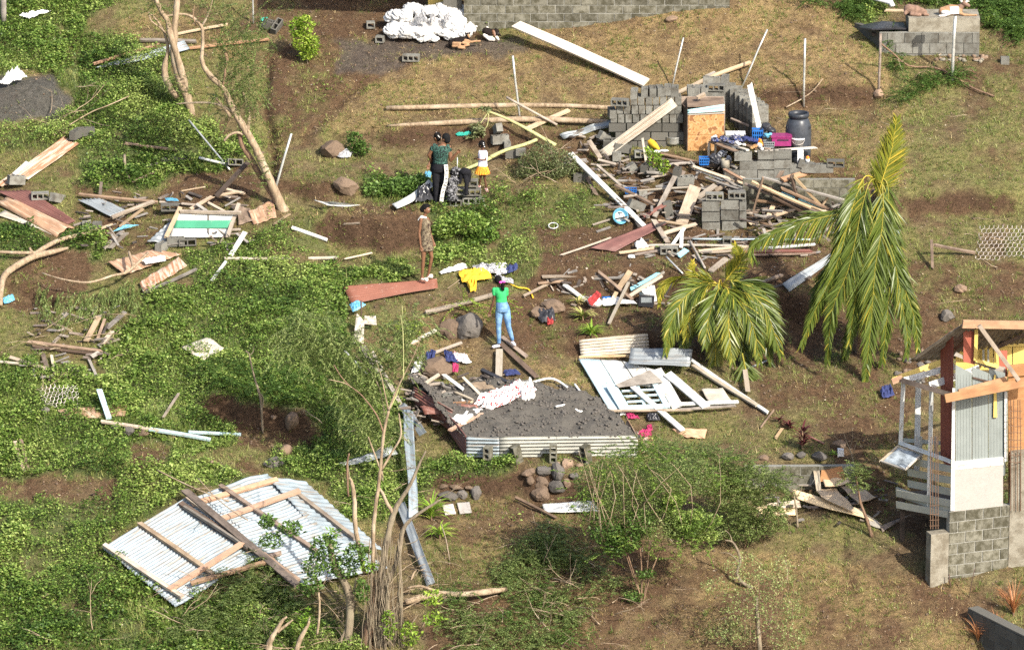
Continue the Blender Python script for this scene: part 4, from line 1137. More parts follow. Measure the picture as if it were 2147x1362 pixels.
# ------------------------------------------------------------------ block walls and large structures
def blockwall(name,A,B,z0,z1,label,cat='wall',depth=.155,mat=None,bl=.40,bh=.20,gap=.012,mort='mortar',group=None,me=None,ground=True,jit=.004,skip=None,t=None,rec=.012):
 """mortared wall from A to B (x, y), courses between heights z0 and z1; every block is a part"""
 A = Vector((A[0],A[1],0)); B = Vector((B[0],B[1],0)); d = (B - A); L = d.length; d.normalize(); ang = math.atan2(d.y,d.x); nrm = V3((d.y,-d.x,0))
 if t is None: t = thing(name,V3((A.x,A.y,z0)),label,cat,group)
 k = 0; z = z0 + bh/2
 while z < z1 - .02:
  x = -bl/2 if k % 2 else 0
  while x < L - .03:
   x0 = max(x,0); x1 = min(x + bl,L); w = x1 - x0
   if w > .07:
    c = A + d*(x0 + x1)/2; gz = float(T(c.x,c.y)[0])
    if z + bh/2 > gz - .05 and not (skip and skip((x0 + x1)/2/L,(z - z0)/(z1 - z0))):
     o = brick(t,V3((c.x,c.y,z)) + nrm*random.uniform(-jit,jit),ang,me or OBLK,sc=((w - gap)/.40,depth/.155,(bh - gap)/.20))
   x += bl
  z += bh; k += 1
 if mort:
  zz = z0 + math.floor((z1 - z0)/bh + .01)*bh
  c = (A + B)/2 ; c.z = (z0 + zz)/2
  MB().box(c,(L - .02,depth - rec*2,zz - z0 - .01),Matrix.Rotation(ang,3,'Z')).build('mortar',M[mort],t)
 return t
# house at the top: block wall, corner pillar, unseen roof and post added to shade the yard
yw = P(1060,57).y
a = PY(972,57,yw); b_ = PY(1530,57,yw); ztop = PY(1060,-75,yw).z
house1 = thing('house',a,'block-walled house along the top edge with a weathered mortared wall','house')
blockwall(None,(a.x,a.y),(b_.x,b_.y),a.z - .25,ztop,None,t=house1,me=OBLK,gap=.020,mort='old_mortar' if 'old_mortar' in M else 'mortar',jit=.006)
MB().box((PY(949,20,yw + .25).x,yw + .3,a.z + .7),(.44,.30,2.2)).build('pillar',M['block_dark'],house1)
MB().box((PY(915,5,yw + .5).x,yw + .6,a.z + .55),(.40,.10,1.3)).build('lime_panel',M['leaf_flat'] if 'leaf_flat' in M else M['paint_yellow'],house1)
G = [P(540,20),P(965,27),P(965,-90),P(540,-90)]; zr = a.z + 2.6
rf = [g + SUN_DIR*((zr - g.z)/SUN_DIR.z) for g in G]
sheet('roof',rf,30,'zinc_old',parent=house1)  # out of view; corners set along the sun from the shade wanted
for px in (-6,): MB().box((PY(962,0,yw + .5).x,yw + .5,a.z + 1.3),(.12,.12,2.6)).build('post',M['wood_grey'],house1)
# concrete tank with the two goats
yT = P(1950,112).y
F0 = PY(1842,118,yT); F1 = PY(2053,108,yT); ztk = PY(1950,38,yT).z; zlo = PY(1870,67,yT).z; xs = PY(1905,60,yT).x; gT = PY(1950,125,yT).z - .1
tank = thing('water_tank',PY(1950,118,yT),'low concrete block tank with a flat slab on top, two animals resting on it','water tank')
row = (zlo - gT)/3
blockwall(None,(F0.x,yT),(F1.x,yT),gT - row,zlo + row*0,None,t=tank,me=BLK,bh=row,gap=.014,rec=.02,jit=.003)
bl = Vector((-.52,.95,0))
MB().add([V3((xs,yT - .005,zlo - .0)),V3((F1.x,yT - .005,zlo)),V3((F1.x,yT - .005,ztk)),V3((xs,yT - .005,ztk)),V3((xs,yT + .95,zlo)),V3((F1.x + .02,yT + .95,zlo)),V3((F1.x + .02,yT + .95,ztk)),V3((xs - .02,yT + .95,ztk))],
         [(0,1,2,3),(1,5,6,2),(3,2,6,7),(4,0,3,7),(5,4,7,6)]).build('slab',M['concrete'],tank)
q0 = V3((F0.x,yT + .0,0)); q1 = q0 + bl
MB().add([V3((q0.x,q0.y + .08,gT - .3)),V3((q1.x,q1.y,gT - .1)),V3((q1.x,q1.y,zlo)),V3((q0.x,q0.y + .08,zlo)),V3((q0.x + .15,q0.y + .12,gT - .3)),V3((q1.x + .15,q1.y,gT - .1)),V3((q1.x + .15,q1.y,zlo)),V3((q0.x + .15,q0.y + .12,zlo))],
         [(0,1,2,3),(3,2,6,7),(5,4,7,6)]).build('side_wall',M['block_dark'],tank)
MB().box((F0.x + .30,yT + .5,zlo - .10),(.9,.7,.06)).build('tank_floor',M['wood_dark'],tank)
# black burnt board lying over the open end of the tank
zb = zlo + .03
c = [PY(1800,62,yT + .2),PY(1828,68,yT - .05),PY(1880,66,yT - .05),PY(1905,54,yT + .1),PY(1895,40,yT + .6),PY(1850,40,yT + .7),PY(1812,52,yT + .5)]
c = [V3((p.x,p.y,zb + .02*(i % 3))) for i,p in enumerate(c)]
n = len(c); MB().add([p + V3((0,0,.035)) for p in c] + c,[tuple(range(n)),tuple(range(2*n - 1,n - 1,-1))] + [(i,n + i,n + (i + 1) % n,(i + 1) % n) for i in range(n)]).build('burnt_board',M['tar'] if 'tar' in M else M['plastic_black'],label='charred black sheet covering the open corner of the tank',cat='board')
pk = lambda x,y,d: V3((PY(x,y,yT + d).x,yT + d,ztk + .02))
board('plank',pk(1855,30,.75),pk(1915,25,.7),.14,.03,'wood_fresh','short pale plank lying on the tank slab left of the brown goat',n=(0,0,1))
# goat: tan body, dark head
def Z7(x,y,d=0): return PY(1750 + x/6.506,y/6.506,yT + d)
g0 = V3((PY(2000,30,yT + .3).x,yT + .3,ztk)); t = thing('goat',g0,'tan goat with dark brown head and white ears resting on the tank slab','goat')
B = Blob(); zc = lambda x,r,d: V3((Z7(x,0).x,yT + d,ztk + r))
B.cap(zc(1490,.10,.3),.10,zc(1600,.13,.3),.13,0).cap(zc(1600,.13,.3),.13,zc(1700,.13,.3),.115,0).cap(zc(1710,.16,.3),.09,zc(1780,.27,.28),.06,1)
B.cap(zc(1780,.30,.26),.065,zc(1840,.25,.20),.04,1).cap(zc(1745,.34,.26),.03,zc(1720,.35,.3),.012,2).cap(zc(1810,.35,.22),.025,zc(1850,.36,.2),.012,2)
B.chain([zc(1700,.09,.25),zc(1780,.03,.2),zc(1950,.025,.2)],[.05,.03,.022],0).chain([zc(1500,.08,.22),zc(1580,.09,.12),zc(1500,.03,.1),zc(1440,.03,.1)],[.06,.045,.03,.025],2).cap(zc(1790,.36,.27),.012,zc(1800,.42,.3),.006,1)
B.build('body',['fur_tan','fur_brown','fur_white'],t,.012,3)
MB().lathe([(.001,-.007),(.008,0),(.001,.007)],zc(1835,.29,.17),8).build('eye',M['eye'],t,True)
g0 = V3((PY(1925,30,yT + .3).x,yT + .3,ztk)); t = thing('goat',g0,'plain pinkish brown goat curled up on the tank slab with its head tucked in','goat')
B = Blob(); B.cap(zc(1030,.13,.35),.13,zc(1130,.12,.3),.12).cap(zc(1130,.12,.3),.12,zc(1230,.08,.25),.085).cap(zc(1000,.10,.3),.06,zc(975,.05,.22),.04).cap(zc(985,.08,.3),.04,zc(960,.08,.25),.02)
B.cap(zc(1240,.05,.2),.05,zc(1290,.03,.2),.03).cap(zc(1060,.05,.2),.05,zc(1180,.03,.15),.03); B.build('body','fur_brown',t,.012,3)
# gutter pipe top
MB().tube([PY(1815,-8,yT + 1.6),PY(1855,2,yT + 1.6),PY(1868,6,yT + 1.55),PY(1872,14,yT + 1.5)],[.06,.06,.07,.065],10).build('drain_pipe',M['plastic_white'],label='white plastic pipe elbow poking in above the tank',cat='pipe',smooth=True)

# ---- ruined store: dry-stacked blocks
def stackrow(t,x0,x1,ypx,yd,step=15.2,kind='head',me=None,zoff=0,jit=.012,pxy=None,n=None):
 """one course of blocks; kind head = narrow ends to the camera, side = long face, core = holes to the camera"""
 x = x0
 while x < x1 - 3:
  c = PY(x + step/2,ypx,yd)
  o = link('brick',me or BLK,None,t,c - WORLD[t.name] + V3((0,random.uniform(-jit,jit),0)))
  rz = random.uniform(-3,3)
  o.scale = (.97,.93,.96)
  o.rotation_euler = {'head': (0,0,R(90 + rz)),'side': (0,0,R(rz)),'core': (R(90),0,R(rz))}[kind]
  if kind == 'head': o.location.y += .20
  elif kind == 'side': o.location.y += .078
  else: o.location.y += .10
  x += step + .4
gR = P(1350,332); yR = gR.y + .5
wallA = thing('stacked_block_wall',V3((gR.x,yR,gR.z)),'stepped dry-stacked block wall left of the rusty cabinet','wall',None)
rows = [(1322,1425,'head'),(1292,1425,'head'),(1280,1425,'head'),(1276,1425,'side'),(1290,1425,'side'),(1300,1425,'side'),(1310,1425,'side')]
yy = 212
for k,(x0,x1,kd) in enumerate(rows):
 stackrow(wallA,x0,x1,yy,yR,15 if kd == 'head' else 37,kd,me=BLK if k < 3 else BLK2); yy += 18.6  # lower courses use the dark block, putting shade into their colour
for x,y,kd in ((1300,214,'core'),(1330,196,'head'),(1283,236,'head'),(1352,193,'head'),(1368,191,'head'),(1384,190,'head'),(1400,188,'head'),(1415,190,'head')):
 c = PY(x,y,yR + (0 if kd != 'head' else .2)); o = link('brick',BLK,None,wallA,c - WORLD[wallA.name]); o.rotation_euler = (R(90),0,R(-12)) if kd == 'core' else (0,0,R(90 + random.uniform(-8,8)))
wallB = thing('stacked_block_wall',V3((PY(1540,280,gR.y + .6).x,gR.y + .6,gR.z)),'curved dry-stacked block wall right of the rusty cabinet, running towards the camera','wall',None)
for k in range(6):
 for i in range(8 if k else 8):
  f = i/7; px = 1524 + 68*f**.8; py = 183 + 46*f; dy = 1.75 - 1.1*f
  c = PY(px,py,gR.y + dy); c.z -= k*.2
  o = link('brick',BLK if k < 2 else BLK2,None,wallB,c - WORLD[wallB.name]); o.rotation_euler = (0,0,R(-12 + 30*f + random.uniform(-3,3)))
for x,y,r,d in ((1492,177,0,1.2),(1498,178,90,1.0),(1455,186,90,1.0),(1468,188,90,.95),(1478,189,90,.95),(1500,172,0,1.6)):
 pass
bk = thing('stacked_block_wall',V3((PY(1480,300,gR.y + 1.25).x,gR.y + 1.25,gR.z)),'dry-stacked blocks rising behind the rusty cabinet','wall')
for k in range(5):
 for x in (1448,1462,1477):
  if k > 0 or x > 0:
   c = PY(x,190 + k*18.6,gR.y + 1.35); o = link('brick',BLK,None,bk,c - WORLD[bk.name]); o.rotation_euler = (0,0,R(90 + random.uniform(-5,5)))
 c = PY(1502,183 + k*18.6,gR.y + 1.3); o = link('brick',BLK,None,bk,c - WORLD[bk.name]); o.rotation_euler = (R(90) if k == 0 else 0,0,R(-6))
c = PY(1492,170,gR.y + 1.65); o = link('brick',BLK,None,bk,c - WORLD[bk.name])
c = PY(1520,168,gR.y + 1.75); o = link('brick',BLK,None,bk,c - WORLD[bk.name]); o.rotation_euler = (0,0,R(80))
# rusty cabinet
yC = gR.y + .25
cb = thing('cabinet',PY(1477,315,yC),'tall rusty brown cabinet standing open-topped among the block walls','cabinet')
zb0,zt0 = PY(1477,316,yC).z,PY(1477,232,yC).z; xl,xr = PY(1441,270,yC).x,PY(1518,270,yC).x
MB().box(((xl + xr)/2,yC,(zb0 + zt0)/2),(xr - xl,.02,zt0 - zb0)).build('door',M['rust_ply'],cb)
MB().box((xl - .075,yC + .30,(zb0 + zt0)/2),(.02,.66,zt0 - zb0 + .1),Matrix.Rotation(R(14),3,'Z')).build('side_panel',M['wood_dark'],cb)
MB().box((xr + .01,yC + .32,(zb0 + zt0)/2 + .05),(.02,.64,zt0 - zb0 + .15)).build('side_panel',M['wood_brown'],cb)
MB().box(((xl + xr)/2 - .06,yC + .64,(zb0 + zt0)/2 + .08),(xr - xl + .15,.02,zt0 - zb0 + .2)).build('back_panel',M['wood_brown'],cb)
MB().box(((xl + xr)/2,yC + .33,zt0 + .12),(xr - xl,.62,.02),Matrix.Rotation(R(6),3,'X')).build('top_board',M['wood_brown'],cb)
MB().box(((xl + xr)/2,yC - .012,zt0 - .33),(xr - xl - .05,.012,.46),Matrix.Rotation(R(0),3,'X')).build('door_panel',M['rust_ply'],cb)
sheet('turned_edge',[V3((xl,yC - .03,zt0 + .03)),V3((xr,yC - .03,zt0 + .16)),V3((xr,yC - .06,zt0 + .0)),V3((xl,yC - .05,zt0 - .06))],1,'paint_cyan',parent=cb,amp=.015,warp=.01)
board('rail',V3((xl,yC - .02,zt0 - .09)),V3((xr,yC - .02,zt0 - .05)),.03,.02,'wood_pale',parent=cb,n=(0,-1,.2))
board('scrap_wood',PY(1462,205,yC + .3),PY(1478,197,yC + .3),.08,.06,'wood_fresh','small block of wood on top of the rusty cabinet')
# tall white post board
board('white_board',PY(1572,178,gR.y + .45),PY(1592,268,gR.y + .1),.125,.03,'paint_white','tall white board leaning at the end of the curved block wall',n=(0,-1,.1))
# ---- block wall under the heap of belongings
yW = P(1600,384).y
t = wallC = thing('stacked_block_wall',PY(1600,380,yW),'neat three-course block wall under the table of clothes','wall')
for x,y in ((1558,327),(1607,324),(1641,323)): c = PY(x,y,yW + .078); o = link('brick',BLK,None,t,c - WORLD[t.name]); o.rotation_euler = (0,0,R(random.uniform(-1,2)))
for x,y in ((1569,346),(1606,345),(1641,343),(1569,364),(1607,365),(1641,362),(1674,352),(1535,364)): c = PY(x,y,yW + .078); o = link('brick',BLK,None,t,c - WORLD[t.name]); o.rotation_euler = (0,0,R(random.uniform(-1,2)))
# old foundation wall lower right, mortared
yF_ = P(1720,446).y
a = PY(1556,446,yF_ - .0); b_ = PY(1792,446,yF_)
blockwall('foundation_wall',(a.x,yF_),(b_.x,yF_),a.z - .2,PY(1700,368,yF_).z,'old grey foundation wall behind the heap of planks, left of the large palm',me=OBLK,gap=.012,mort='mortar')
for x,y,r,lb in ((1752,342,(90,0,-4),'grey block on its side with two holes showing, on the foundation wall end'),(1728,352,(0,0,5),'grey block lying flat in the middle of the foundation wall top'),(1700,352,(0,0,-8),'grey block nearest the black barrel on the foundation wall')):
 o = link('concrete_block',BLK2 if r[0] else BLK,None,None,PY(x,y,yF_ + .1),lb,'concrete block'); o.rotation_euler = [R(v) for v in r]
# loose stack: two columns of three with two blocks on their sides on top
yS = P(1515,484).y
for i,(x,y,kd,lb) in enumerate([(1491,475,0,'bottom left block of the square stack in the rubble'),(1532,472,0,'bottom right block of the square stack in the rubble'),(1490,453,0,'middle left block of the square stack in the rubble'),(1530,450,0,'middle right block of the square stack in the rubble'),
  (1490,431,0,'third block up on the left of the square stack'),(1530,428,0,'third block up on the right of the square stack'),(1498,411,1,'block with holes showing on top left of the square stack'),(1545,408,1,'block with holes showing on top right of the square stack')]):
 o = link('concrete_block',BLK,None,None,PY(x,y,yS + (.078 if not kd else .10)),lb,'concrete block','blocks of the square stack'); o.rotation_euler = (R(90 if kd else 0),0,R(random.uniform(-3,3)))
 o.scale = (1.0,1.0,1.09)
for i,y in enumerate((470,448,428)):
 o = link('concrete_block',BLK,None,None,PY(1557,y,yS + .22),('lowest','middle','uppermost')[i] + ' end-on block at the right side of the square stack','concrete block','blocks of the square stack'); o.rotation_euler = (0,0,R(90))

# ---- raised bed of gravel inside corrugated iron
gb = P(1160,962); fa = P(978,961); fb = P(1337,958)
hF = .50
bed = thing('gravel_bed',gb,'raised bed of dark gravel held in by rusty and silver corrugated iron','raised bed')
up = V3((0,0,hF)); ft0,ft1 = fa + up,fb + up
mid = PY(1047,915,fa.y - .05); mid0 = V3((mid.x,mid.y,fa.z))
sheet('front_sheet',[fa + up,V3((mid.x,mid.y,fa.z + hF)),mid0,fa],6.5,'zinc_bright',parent=bed,amp=.030,warp=.015)
sheet('front_sheet',[V3((mid.x + .01,mid.y,fa.z + hF)),fb + up,fb,mid0 + V3((.01,0,0))],6.5,'zinc_white',parent=bed,amp=.030,warp=.02)
lb0 = V3((fa.x - .42,fa.y + .95,fa.z + .35)); sheet('side_sheet',[fa + up,lb0 + up*.8,lb0,fa],6,'zinc_maroon',parent=bed,amp=.014,warp=.02)
lb1 = V3((lb0.x - .75,lb0.y + .9,lb0.z + .3)); sheet('side_sheet',[lb0 + up*.9 + V3((.1,-.03,0)),lb1 + up*.8,lb1,lb0],7,'zinc_red',parent=bed,amp=.012,warp=.07)
rb = V3((fb.x - .25,fb.y + .55,fb.z + .25)); sheet('side_sheet',[fb + up,rb + up,rb,fb],4,'zinc_brown',parent=bed,amp=.01)
C = np.array([list(fa + up*.93),list(fb + up*.93),list(P(1208,808,.06)),list(P(850,795,.12))])
n = 70; g = np.linspace(0,1,n); uu,vv = np.meshgrid(g,g,indexing='ij')
X = (C[0]*((1 - uu)*(1 - vv))[...,None] + C[1]*(uu*(1 - vv))[...,None] + C[2]*(uu*vv)[...,None] + C[3]*((1 - uu)*vv)[...,None])
X[...,0] += (vv*(1 - vv))*(uu - .5)*.5
X[...,2] += .50*(fbm(uu*6,vv*5,5,3) - .45)*np.clip(vv*6,0,1) + .035*(rng.random(uu.shape) - .5) + .10*np.sin(np.pi*vv)
I = np.arange(n*n).reshape(n,n); F = np.stack([I[:-1,:-1],I[1:,:-1],I[1:,1:],I[:-1,1:]],-1).reshape(-1,4)
link('gravel',bigmesh('gravel',X.reshape(-1,3) - np.array(gb),F,smooth=True),M['gravel'],bed,kind='stuff')
gp = X.reshape(-1,3)
k = rng.choice(len(gp),3200); B6 = np.array([(1,0,0),(0,1,0),(-1,0,0),(0,-1,0),(0,0,.8),(0,0,-.6)],float)
rr = (.008 + .055*rng.random(3200)**4)[:,None,None]; Vg = B6[None]*rr*rng.uniform(.6,1.3,(3200,6,1)) + (gp[k] + rng.normal(0,.02,(3200,3))*[1,1,.2])[:,None] - np.array(gb)
f8 = np.array([(0,1,4),(1,2,4),(2,3,4),(3,0,4),(1,0,5),(2,1,5),(3,2,5),(0,3,5)])
link('loose_stones',bigmesh('loose_stones',Vg.reshape(-1,3),(f8[None] + np.arange(3200)[:,None,None]*6).reshape(-1,3)),M['rock_grey'],bed,kind='stuff')
for k,(x,y,rt,lb) in enumerate([(1023,955,(0,90,70),'upright block leaning on the left of the corrugated bed front'),(1082,952,(0,75,40),'tilted block second from the left at the corrugated bed front'),(1160,950,(0,90,90),'narrow upright block in the middle of the corrugated bed front'),(1228,952,(0,80,50),'tilted block at the right of the corrugated bed front')]):
 q = P(x,y + 18); o = link('concrete_block',OBLK,None,None,V3((q.x,q.y + .02,q.z + .19)),lb,'concrete block','blocks propping the bed'); o.rotation_euler = [R(v) for v in rt]
# strings of white render lying on the gravel
for cs,lb in ([[(1095,808,.12),(1120,800,.12),(1150,793,.1),(1170,798,.1),(1190,812,.1)],'white torn edging curling over the top of the gravel bed'],[[(1165,852,.3),(1195,848,.3),(1215,862,.3),(1245,858,.3),(1278,870,.3)],'thin white torn strip across the middle of the gravel bed'],[[(1205,805,.1),(1218,822,.12),(1240,845,.15),(1270,862,.15)],'white crumpled strip down the right edge of the gravel bed']):
 lying('torn_strip',cs,.022,'rope_white',lb,cat='strip',sub=6)
# ------------------------------------------------------------------ small damaged house on the right
hb = P(1985,1212); yh = hb.y
def dF(px): return (px - 2000)/PXM*.36
def HF(px,py,off=0): return PY(px,py,yh + dF(px) + off)           # front wall, runs right and away
def dL(px): return (2000 - px)/PXM*1.25
def HL(px,py,off=0): return PY(px,py,yh + dL(px) + off)           # left side, runs left and away
hs = thing('small_house',hb,'half-destroyed little wooden house on a block base with open balcony frame','house')
def prism(pts,th,name,mat,parent=hs,d=None):
 """flat panel through world points with thickness away from the camera"""
 n = len(pts); off = Vector(d) if d is not None else V3((0,th,0))
 return MB().add(list(pts) + [p + off for p in pts],[tuple(range(n))[::-1],tuple(range(n,2*n))] + [(i,(i + 1) % n,n + (i + 1) % n,n + i) for i in range(n)]).build(name,M[mat],parent)
# block base
ang = math.atan2(.36,1); a0 = HF(1985,1208); bw = (HF(2116,1208).x - a0.x)/math.cos(ang)
zt = HF(1990,1072).z; rowh = (zt - a0.z)/6
dd = V3((math.cos(ang),math.sin(ang),0))
for k in range(7):
 x = -.2 if k % 2 else -.03
 while x < bw:
  x0,x1 = max(x,0),min(x + .40,bw)
  if x1 - x0 > .06:
   c = V3((a0.x,a0.y,zt - rowh*(k + .5))) + dd*(x0 + x1)/2 + V3((0,.08,0))
   brick(hs,c,ang,OBLK,sc=((x1 - x0 - .025)/.40,1,(rowh - .025)/.20))
  x += .40
MB().box(V3((a0.x,a0.y + .085,zt - rowh*3.5)) + dd*bw/2,(bw - .01,.135,rowh*7 - .01),Matrix.Rotation(ang,3,'Z')).build('mortar',M['mortar'],hs)
MB().box(HF(1965,1165,.05) + V3((0,.0,-.05)),(.40,.26,1.15),Matrix.Rotation(R(18),3,'Z')).build('base_column',M['concrete'],hs)
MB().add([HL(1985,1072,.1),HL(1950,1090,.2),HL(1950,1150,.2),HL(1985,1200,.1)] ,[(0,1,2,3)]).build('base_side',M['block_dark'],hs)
MB().box(V3((HF(2134,1080).x,yh + .55,(HF(2134,1210).z + HF(2134,960).z)/2)),(.36,.30,2.9)).build('concrete_column',M['concrete'],hs)
# front wall
prism([HF(1996,1072),HF(2103,1062),HF(2103,972),HF(1998,982)],.03,'plywood_panel','ply_white')
prism([HF(2000,985,-.01),HF(2104,974,-.01),HF(2104,958,-.01),HF(2000,968,-.01)],.05,'trim','paint_white')
xs_ = [2003,2038,2073,2108]
for i in range(3): prism([HF(xs_[i] + .6,1000,.04),HF(xs_[i + 1] - .6,996,.04),HF(xs_[i + 1] - .6,782 - 8*(2 - i)*0,.04),HF(xs_[i] + .6,765 + 4*i,.04)],.02,'wall_board','paint_grey')
for i in range(16):
 x = 2007 + i*6.4; prism([HF(x,995,.037),HF(x + .6,995,.037),HF(x + .6,790,.037),HF(x,785,.037)],.003,'groove','groove_shade')  # thin dark strips draw the shade of grooves in the boards
prism([HF(1993,1070,-.03),HF(2001,1070,-.03),HF(2003,815,-.03),HF(1997,815,-.03)],.07,'corner_post','paint_white')
prism([HF(2106,968,-.02),HF(2112,966,-.02),HF(2112,822,-.02),HF(2106,822,-.02)],.05,'door_post','paint_white')
prism([HF(2083,875,-.02),HF(2091,875,-.02),HF(2088,786,-.02),HF(2084,786,-.02)],.03,'plank','paint_yellow')
prism([HF(2040,790,-.0),HF(2078,800,-.0),HF(2078,803,-.0),HF(2040,793,-.0)],.03,'rusty_bar','iron')
# upper grey band and gable parts
prism([HF(2000,745,.3),HF(2040,760,.3),HF(2108,785,.25),HF(2108,770,.25),HF(2042,757,.3),HF(2005,738,.3)],.03,'sill','wood_grey')
def redwall(pts,off): prism([HF(x,y,off) for x,y in pts],.03,'red_siding','paint_red')
redwall([(2020,758),(2044,764),(2047,680),(2020,678)],.28)
redwall([(2093,780),(2112,790),(2112,735),(2093,735)],.28)
prism([HL(1972,960,.6),HL(1999,1000,.35),HL(1999,705,.35),HL(1972,712,.6)],.03,'red_siding','paint_red')
for i in range(10):
 x = 1973 + i*2.7; prism([HL(x,962,.575 - i*.027),HL(x + .8,962,.575 - i*.027),HL(x + .8,712,.575 - i*.027),HL(x,712,.575 - i*.027)],.01,'batten','paint_red')
def pbar(name,p,q,w,th,mat,n=(0,-1,.3)): return board(name,p,q,w/PXM,th,mat,parent=hs,n=n,bow=.001,brk=.002)
pbar('door_frame',HF(2047,690,.2),HF(2045,755,.2),7,.06,'paint_yellow'); pbar('door_frame',HF(2045,755,.2),HF(2092,768,.2),7,.06,'paint_yellow'); pbar('door_frame',HF(2092,768,.2),HF(2090,735,.2),5,.05,'paint_yellow')
# room behind: yellow boards
for i in range(4): prism([HF(2004 + i*40,775,1.3),HF(2042 + i*40,775,1.3),HF(2042 + i*40,714,1.3),HF(2004 + i*40,714,1.3)],.03,'yellow_board','paint_yellow')
pbar('rail',HF(2004,726,1.25),HF(2165,722,1.25),6,.04,'paint_yellow'); pbar('rail',HF(2004,708,1.3),HF(2075,706,1.3),8,.04,'paint_cyan')
for x in (2062,2072): pbar('window_bar',HF(x,765,1.2),HF(x,732,1.2),4,.03,'paint_slat')
# roof: corrugated, seen from below and side
zr1 = 1.7
r0 = HF(2022,681,.05); r1 = HF(2180,683,.0); r2 = HF(2190,700,1.9) ;
RF = [HF(1903,757,1.75),HF(2022,676,-.05),HF(2185,678,-.1),HF(2185,712,2.2)]
sheet('roof',[HF(1904,757,1.3),HF(2020,678,.0),HF(2190,681,.0),HF(2190,742,2.3)],22,'zinc_grey',parent=hs,amp=.016,warp=.0,back='wood_grey')
pbar('fascia',HF(2018,679,-.05),HF(2185,682,-.05),16,.05,'wood_orange',n=(0,-1,0)); pbar('rafter',HF(2050,700,.3),HF(1995,735,1.2),8,.06,'wood_brown'); pbar('rafter',HF(2150,700,.3),HF(2090,728,1.2),8,.06,'wood_brown')
pbar('brace',HF(2053,682,-.25),HF(2136,797,-.45),8,.06,'wood_tan')
# orange plywood wall at the far right
prism([HF(2114,1070,.12),HF(2170,1068,.12),HF(2170,775,.12),HF(2114,790,.12)],.03,'orange_wall','wood_orange')
prism([HF(2112,790,.05),HF(2170,785,.05),HF(2170,760,.05),HF(2118,765,.05)],.03,'orange_board','wood_orange')
pbar('beam',HF(1981,835,-.50),HF(2170,797,-.42),17,.06,'wood_orange'); pbar('beam',HF(2010,822,-.30),HF(2110,795,-.1),12,.05,'wood_orange')
# balcony frame
def A_(px,py,f): return PY(px,py,yh + f)
P1 = (1887,935,1.45);
pbar('beam',A_(1891,797,1.35),A_(2003,830,-.1),10,.05,'wood_brown')
pbar('rafter',A_(1872,797,1.50),A_(2003,748,2.3),12,.05,'paint_yellow'); pbar('rafter',A_(1895,797,1.36),A_(2000,768,2.1),12,.05,'paint_white')
pbar('rafter',A_(1949,808,.65),A_(2053,772,1.2),14,.05,'paint_white')
pbar('rafter_end',A_(1870,800,1.40),A_(1892,792,1.45),12,.06,'wood_orange')
pbar('post',A_(1894,800,1.33),A_(1888,930,1.4),8,.07,'paint_white'); pbar('post',A_(1926,775,1.9),A_(1922,985,1.5),11,.09,'paint_white'); pbar('post',A_(1953,818,.62),A_(1947,1060,.62),8,.07,'paint_white')
pbar('sill_rail',A_(1887,928,1.4),A_(1996,968,.0),8,.07,'paint_white')
pbar('rail',A_(1895,922,1.9),A_(1995,930,1.2),8,.04,'paint_slat'); pbar('rail',A_(1950,948,1.5),A_(1995,952,1.2),7,.04,'paint_slat')
for x in (1931,1962,1976,1990): pbar('picket',A_(x,962,1.25),A_(x,915,1.25),5,.03,'paint_slat')
for k in range(5):
 y0_ = 955 + k*24; x0 = 1884 if k < 3 else 1880
 pbar('balcony_slat',A_(x0 + (20 if k < 3 else 0),y0_ + 10 - (0 if k < 3 else 4),1.25),A_(1995,y0_ + 28,-.02),14,.03,'paint_slat',n=(-.6,-.6,.0))
pbar('floor_edge',A_(1880,1030,1.45),A_(1996,1070,-.0),18,.05,'paint_slat',n=(-.6,-.6,0))
MB().add([A_(1880,1030,1.45),A_(1996,1068,0),A_(2100,1058,.5),A_(2000,1025,2.0)],[(0,1,2,3)]).build('floor',M['wood_dark'],hs)
# rear posts holding the balcony
for x,y,f in ((1893,1030,1.3),(2050,1040,1.6),(1960,1035,1.9)):
 top = A_(x,y,f); MB().box((top.x,top.y,top.z - .8),(.10,.10,1.6)).build('stilt',M['wood_dark'],hs)
# crumpled grey tarp frame hanging on the balcony
tq = [A_(1882,935,1.35),A_(1932,952,.9),A_(1898,984,.55),A_(1847,966,.95)]
t = thing('fallen_window_screen',tq[3],'grey plastic-covered frame hanging off the balcony rail of the small house','screen')
sheet('screen',tq,1,'tarp',parent=t,warp=.03,flatp=True,amp=0)
for i in range(4): board('frame',tq[i],tq[(i + 1) % 4],.035,.03,'wood_pale',parent=t)
# reinforcing bars: column start left, mesh at right
rc = thing('rebar_cage',PY(1958,1105,yh - .1),'rusty reinforcing bars standing on the concrete base column','rebar')
for x in (1951,1956,1962,1967): MB().tube([PY(x,1108,yh - .1),PY(x + random.uniform(-1,1),1000,yh - .1),PY(x + random.uniform(-1,2),915,yh - .1)],.009,5).build('bar',M['rebar'],rc)
for y in (1060,1078,1090,1102): MB().tube([PY(1949,y,yh - .12),PY(1969,y - 1,yh - .12)],.007,5).build('tie',M['rebar'],rc)
rc = thing('rebar_cage',HF(2130,970,-.15),'tall cage of rusty reinforcing bars in front of the orange plywood wall','rebar')
for x in (2119,2126,2133,2140): MB().tube([HF(x,1070,-.15),HF(x,940,-.15),HF(x + random.uniform(-2,2),838,-.15)],.009,5).build('bar',M['rebar'],rc)
for y in range(862,975,15): MB().tube([HF(2116,y,-.17),HF(2130,y + random.uniform(-4,4),-.17),HF(2143,y,-.17)],.007,5).build('tie',M['rebar'],rc)
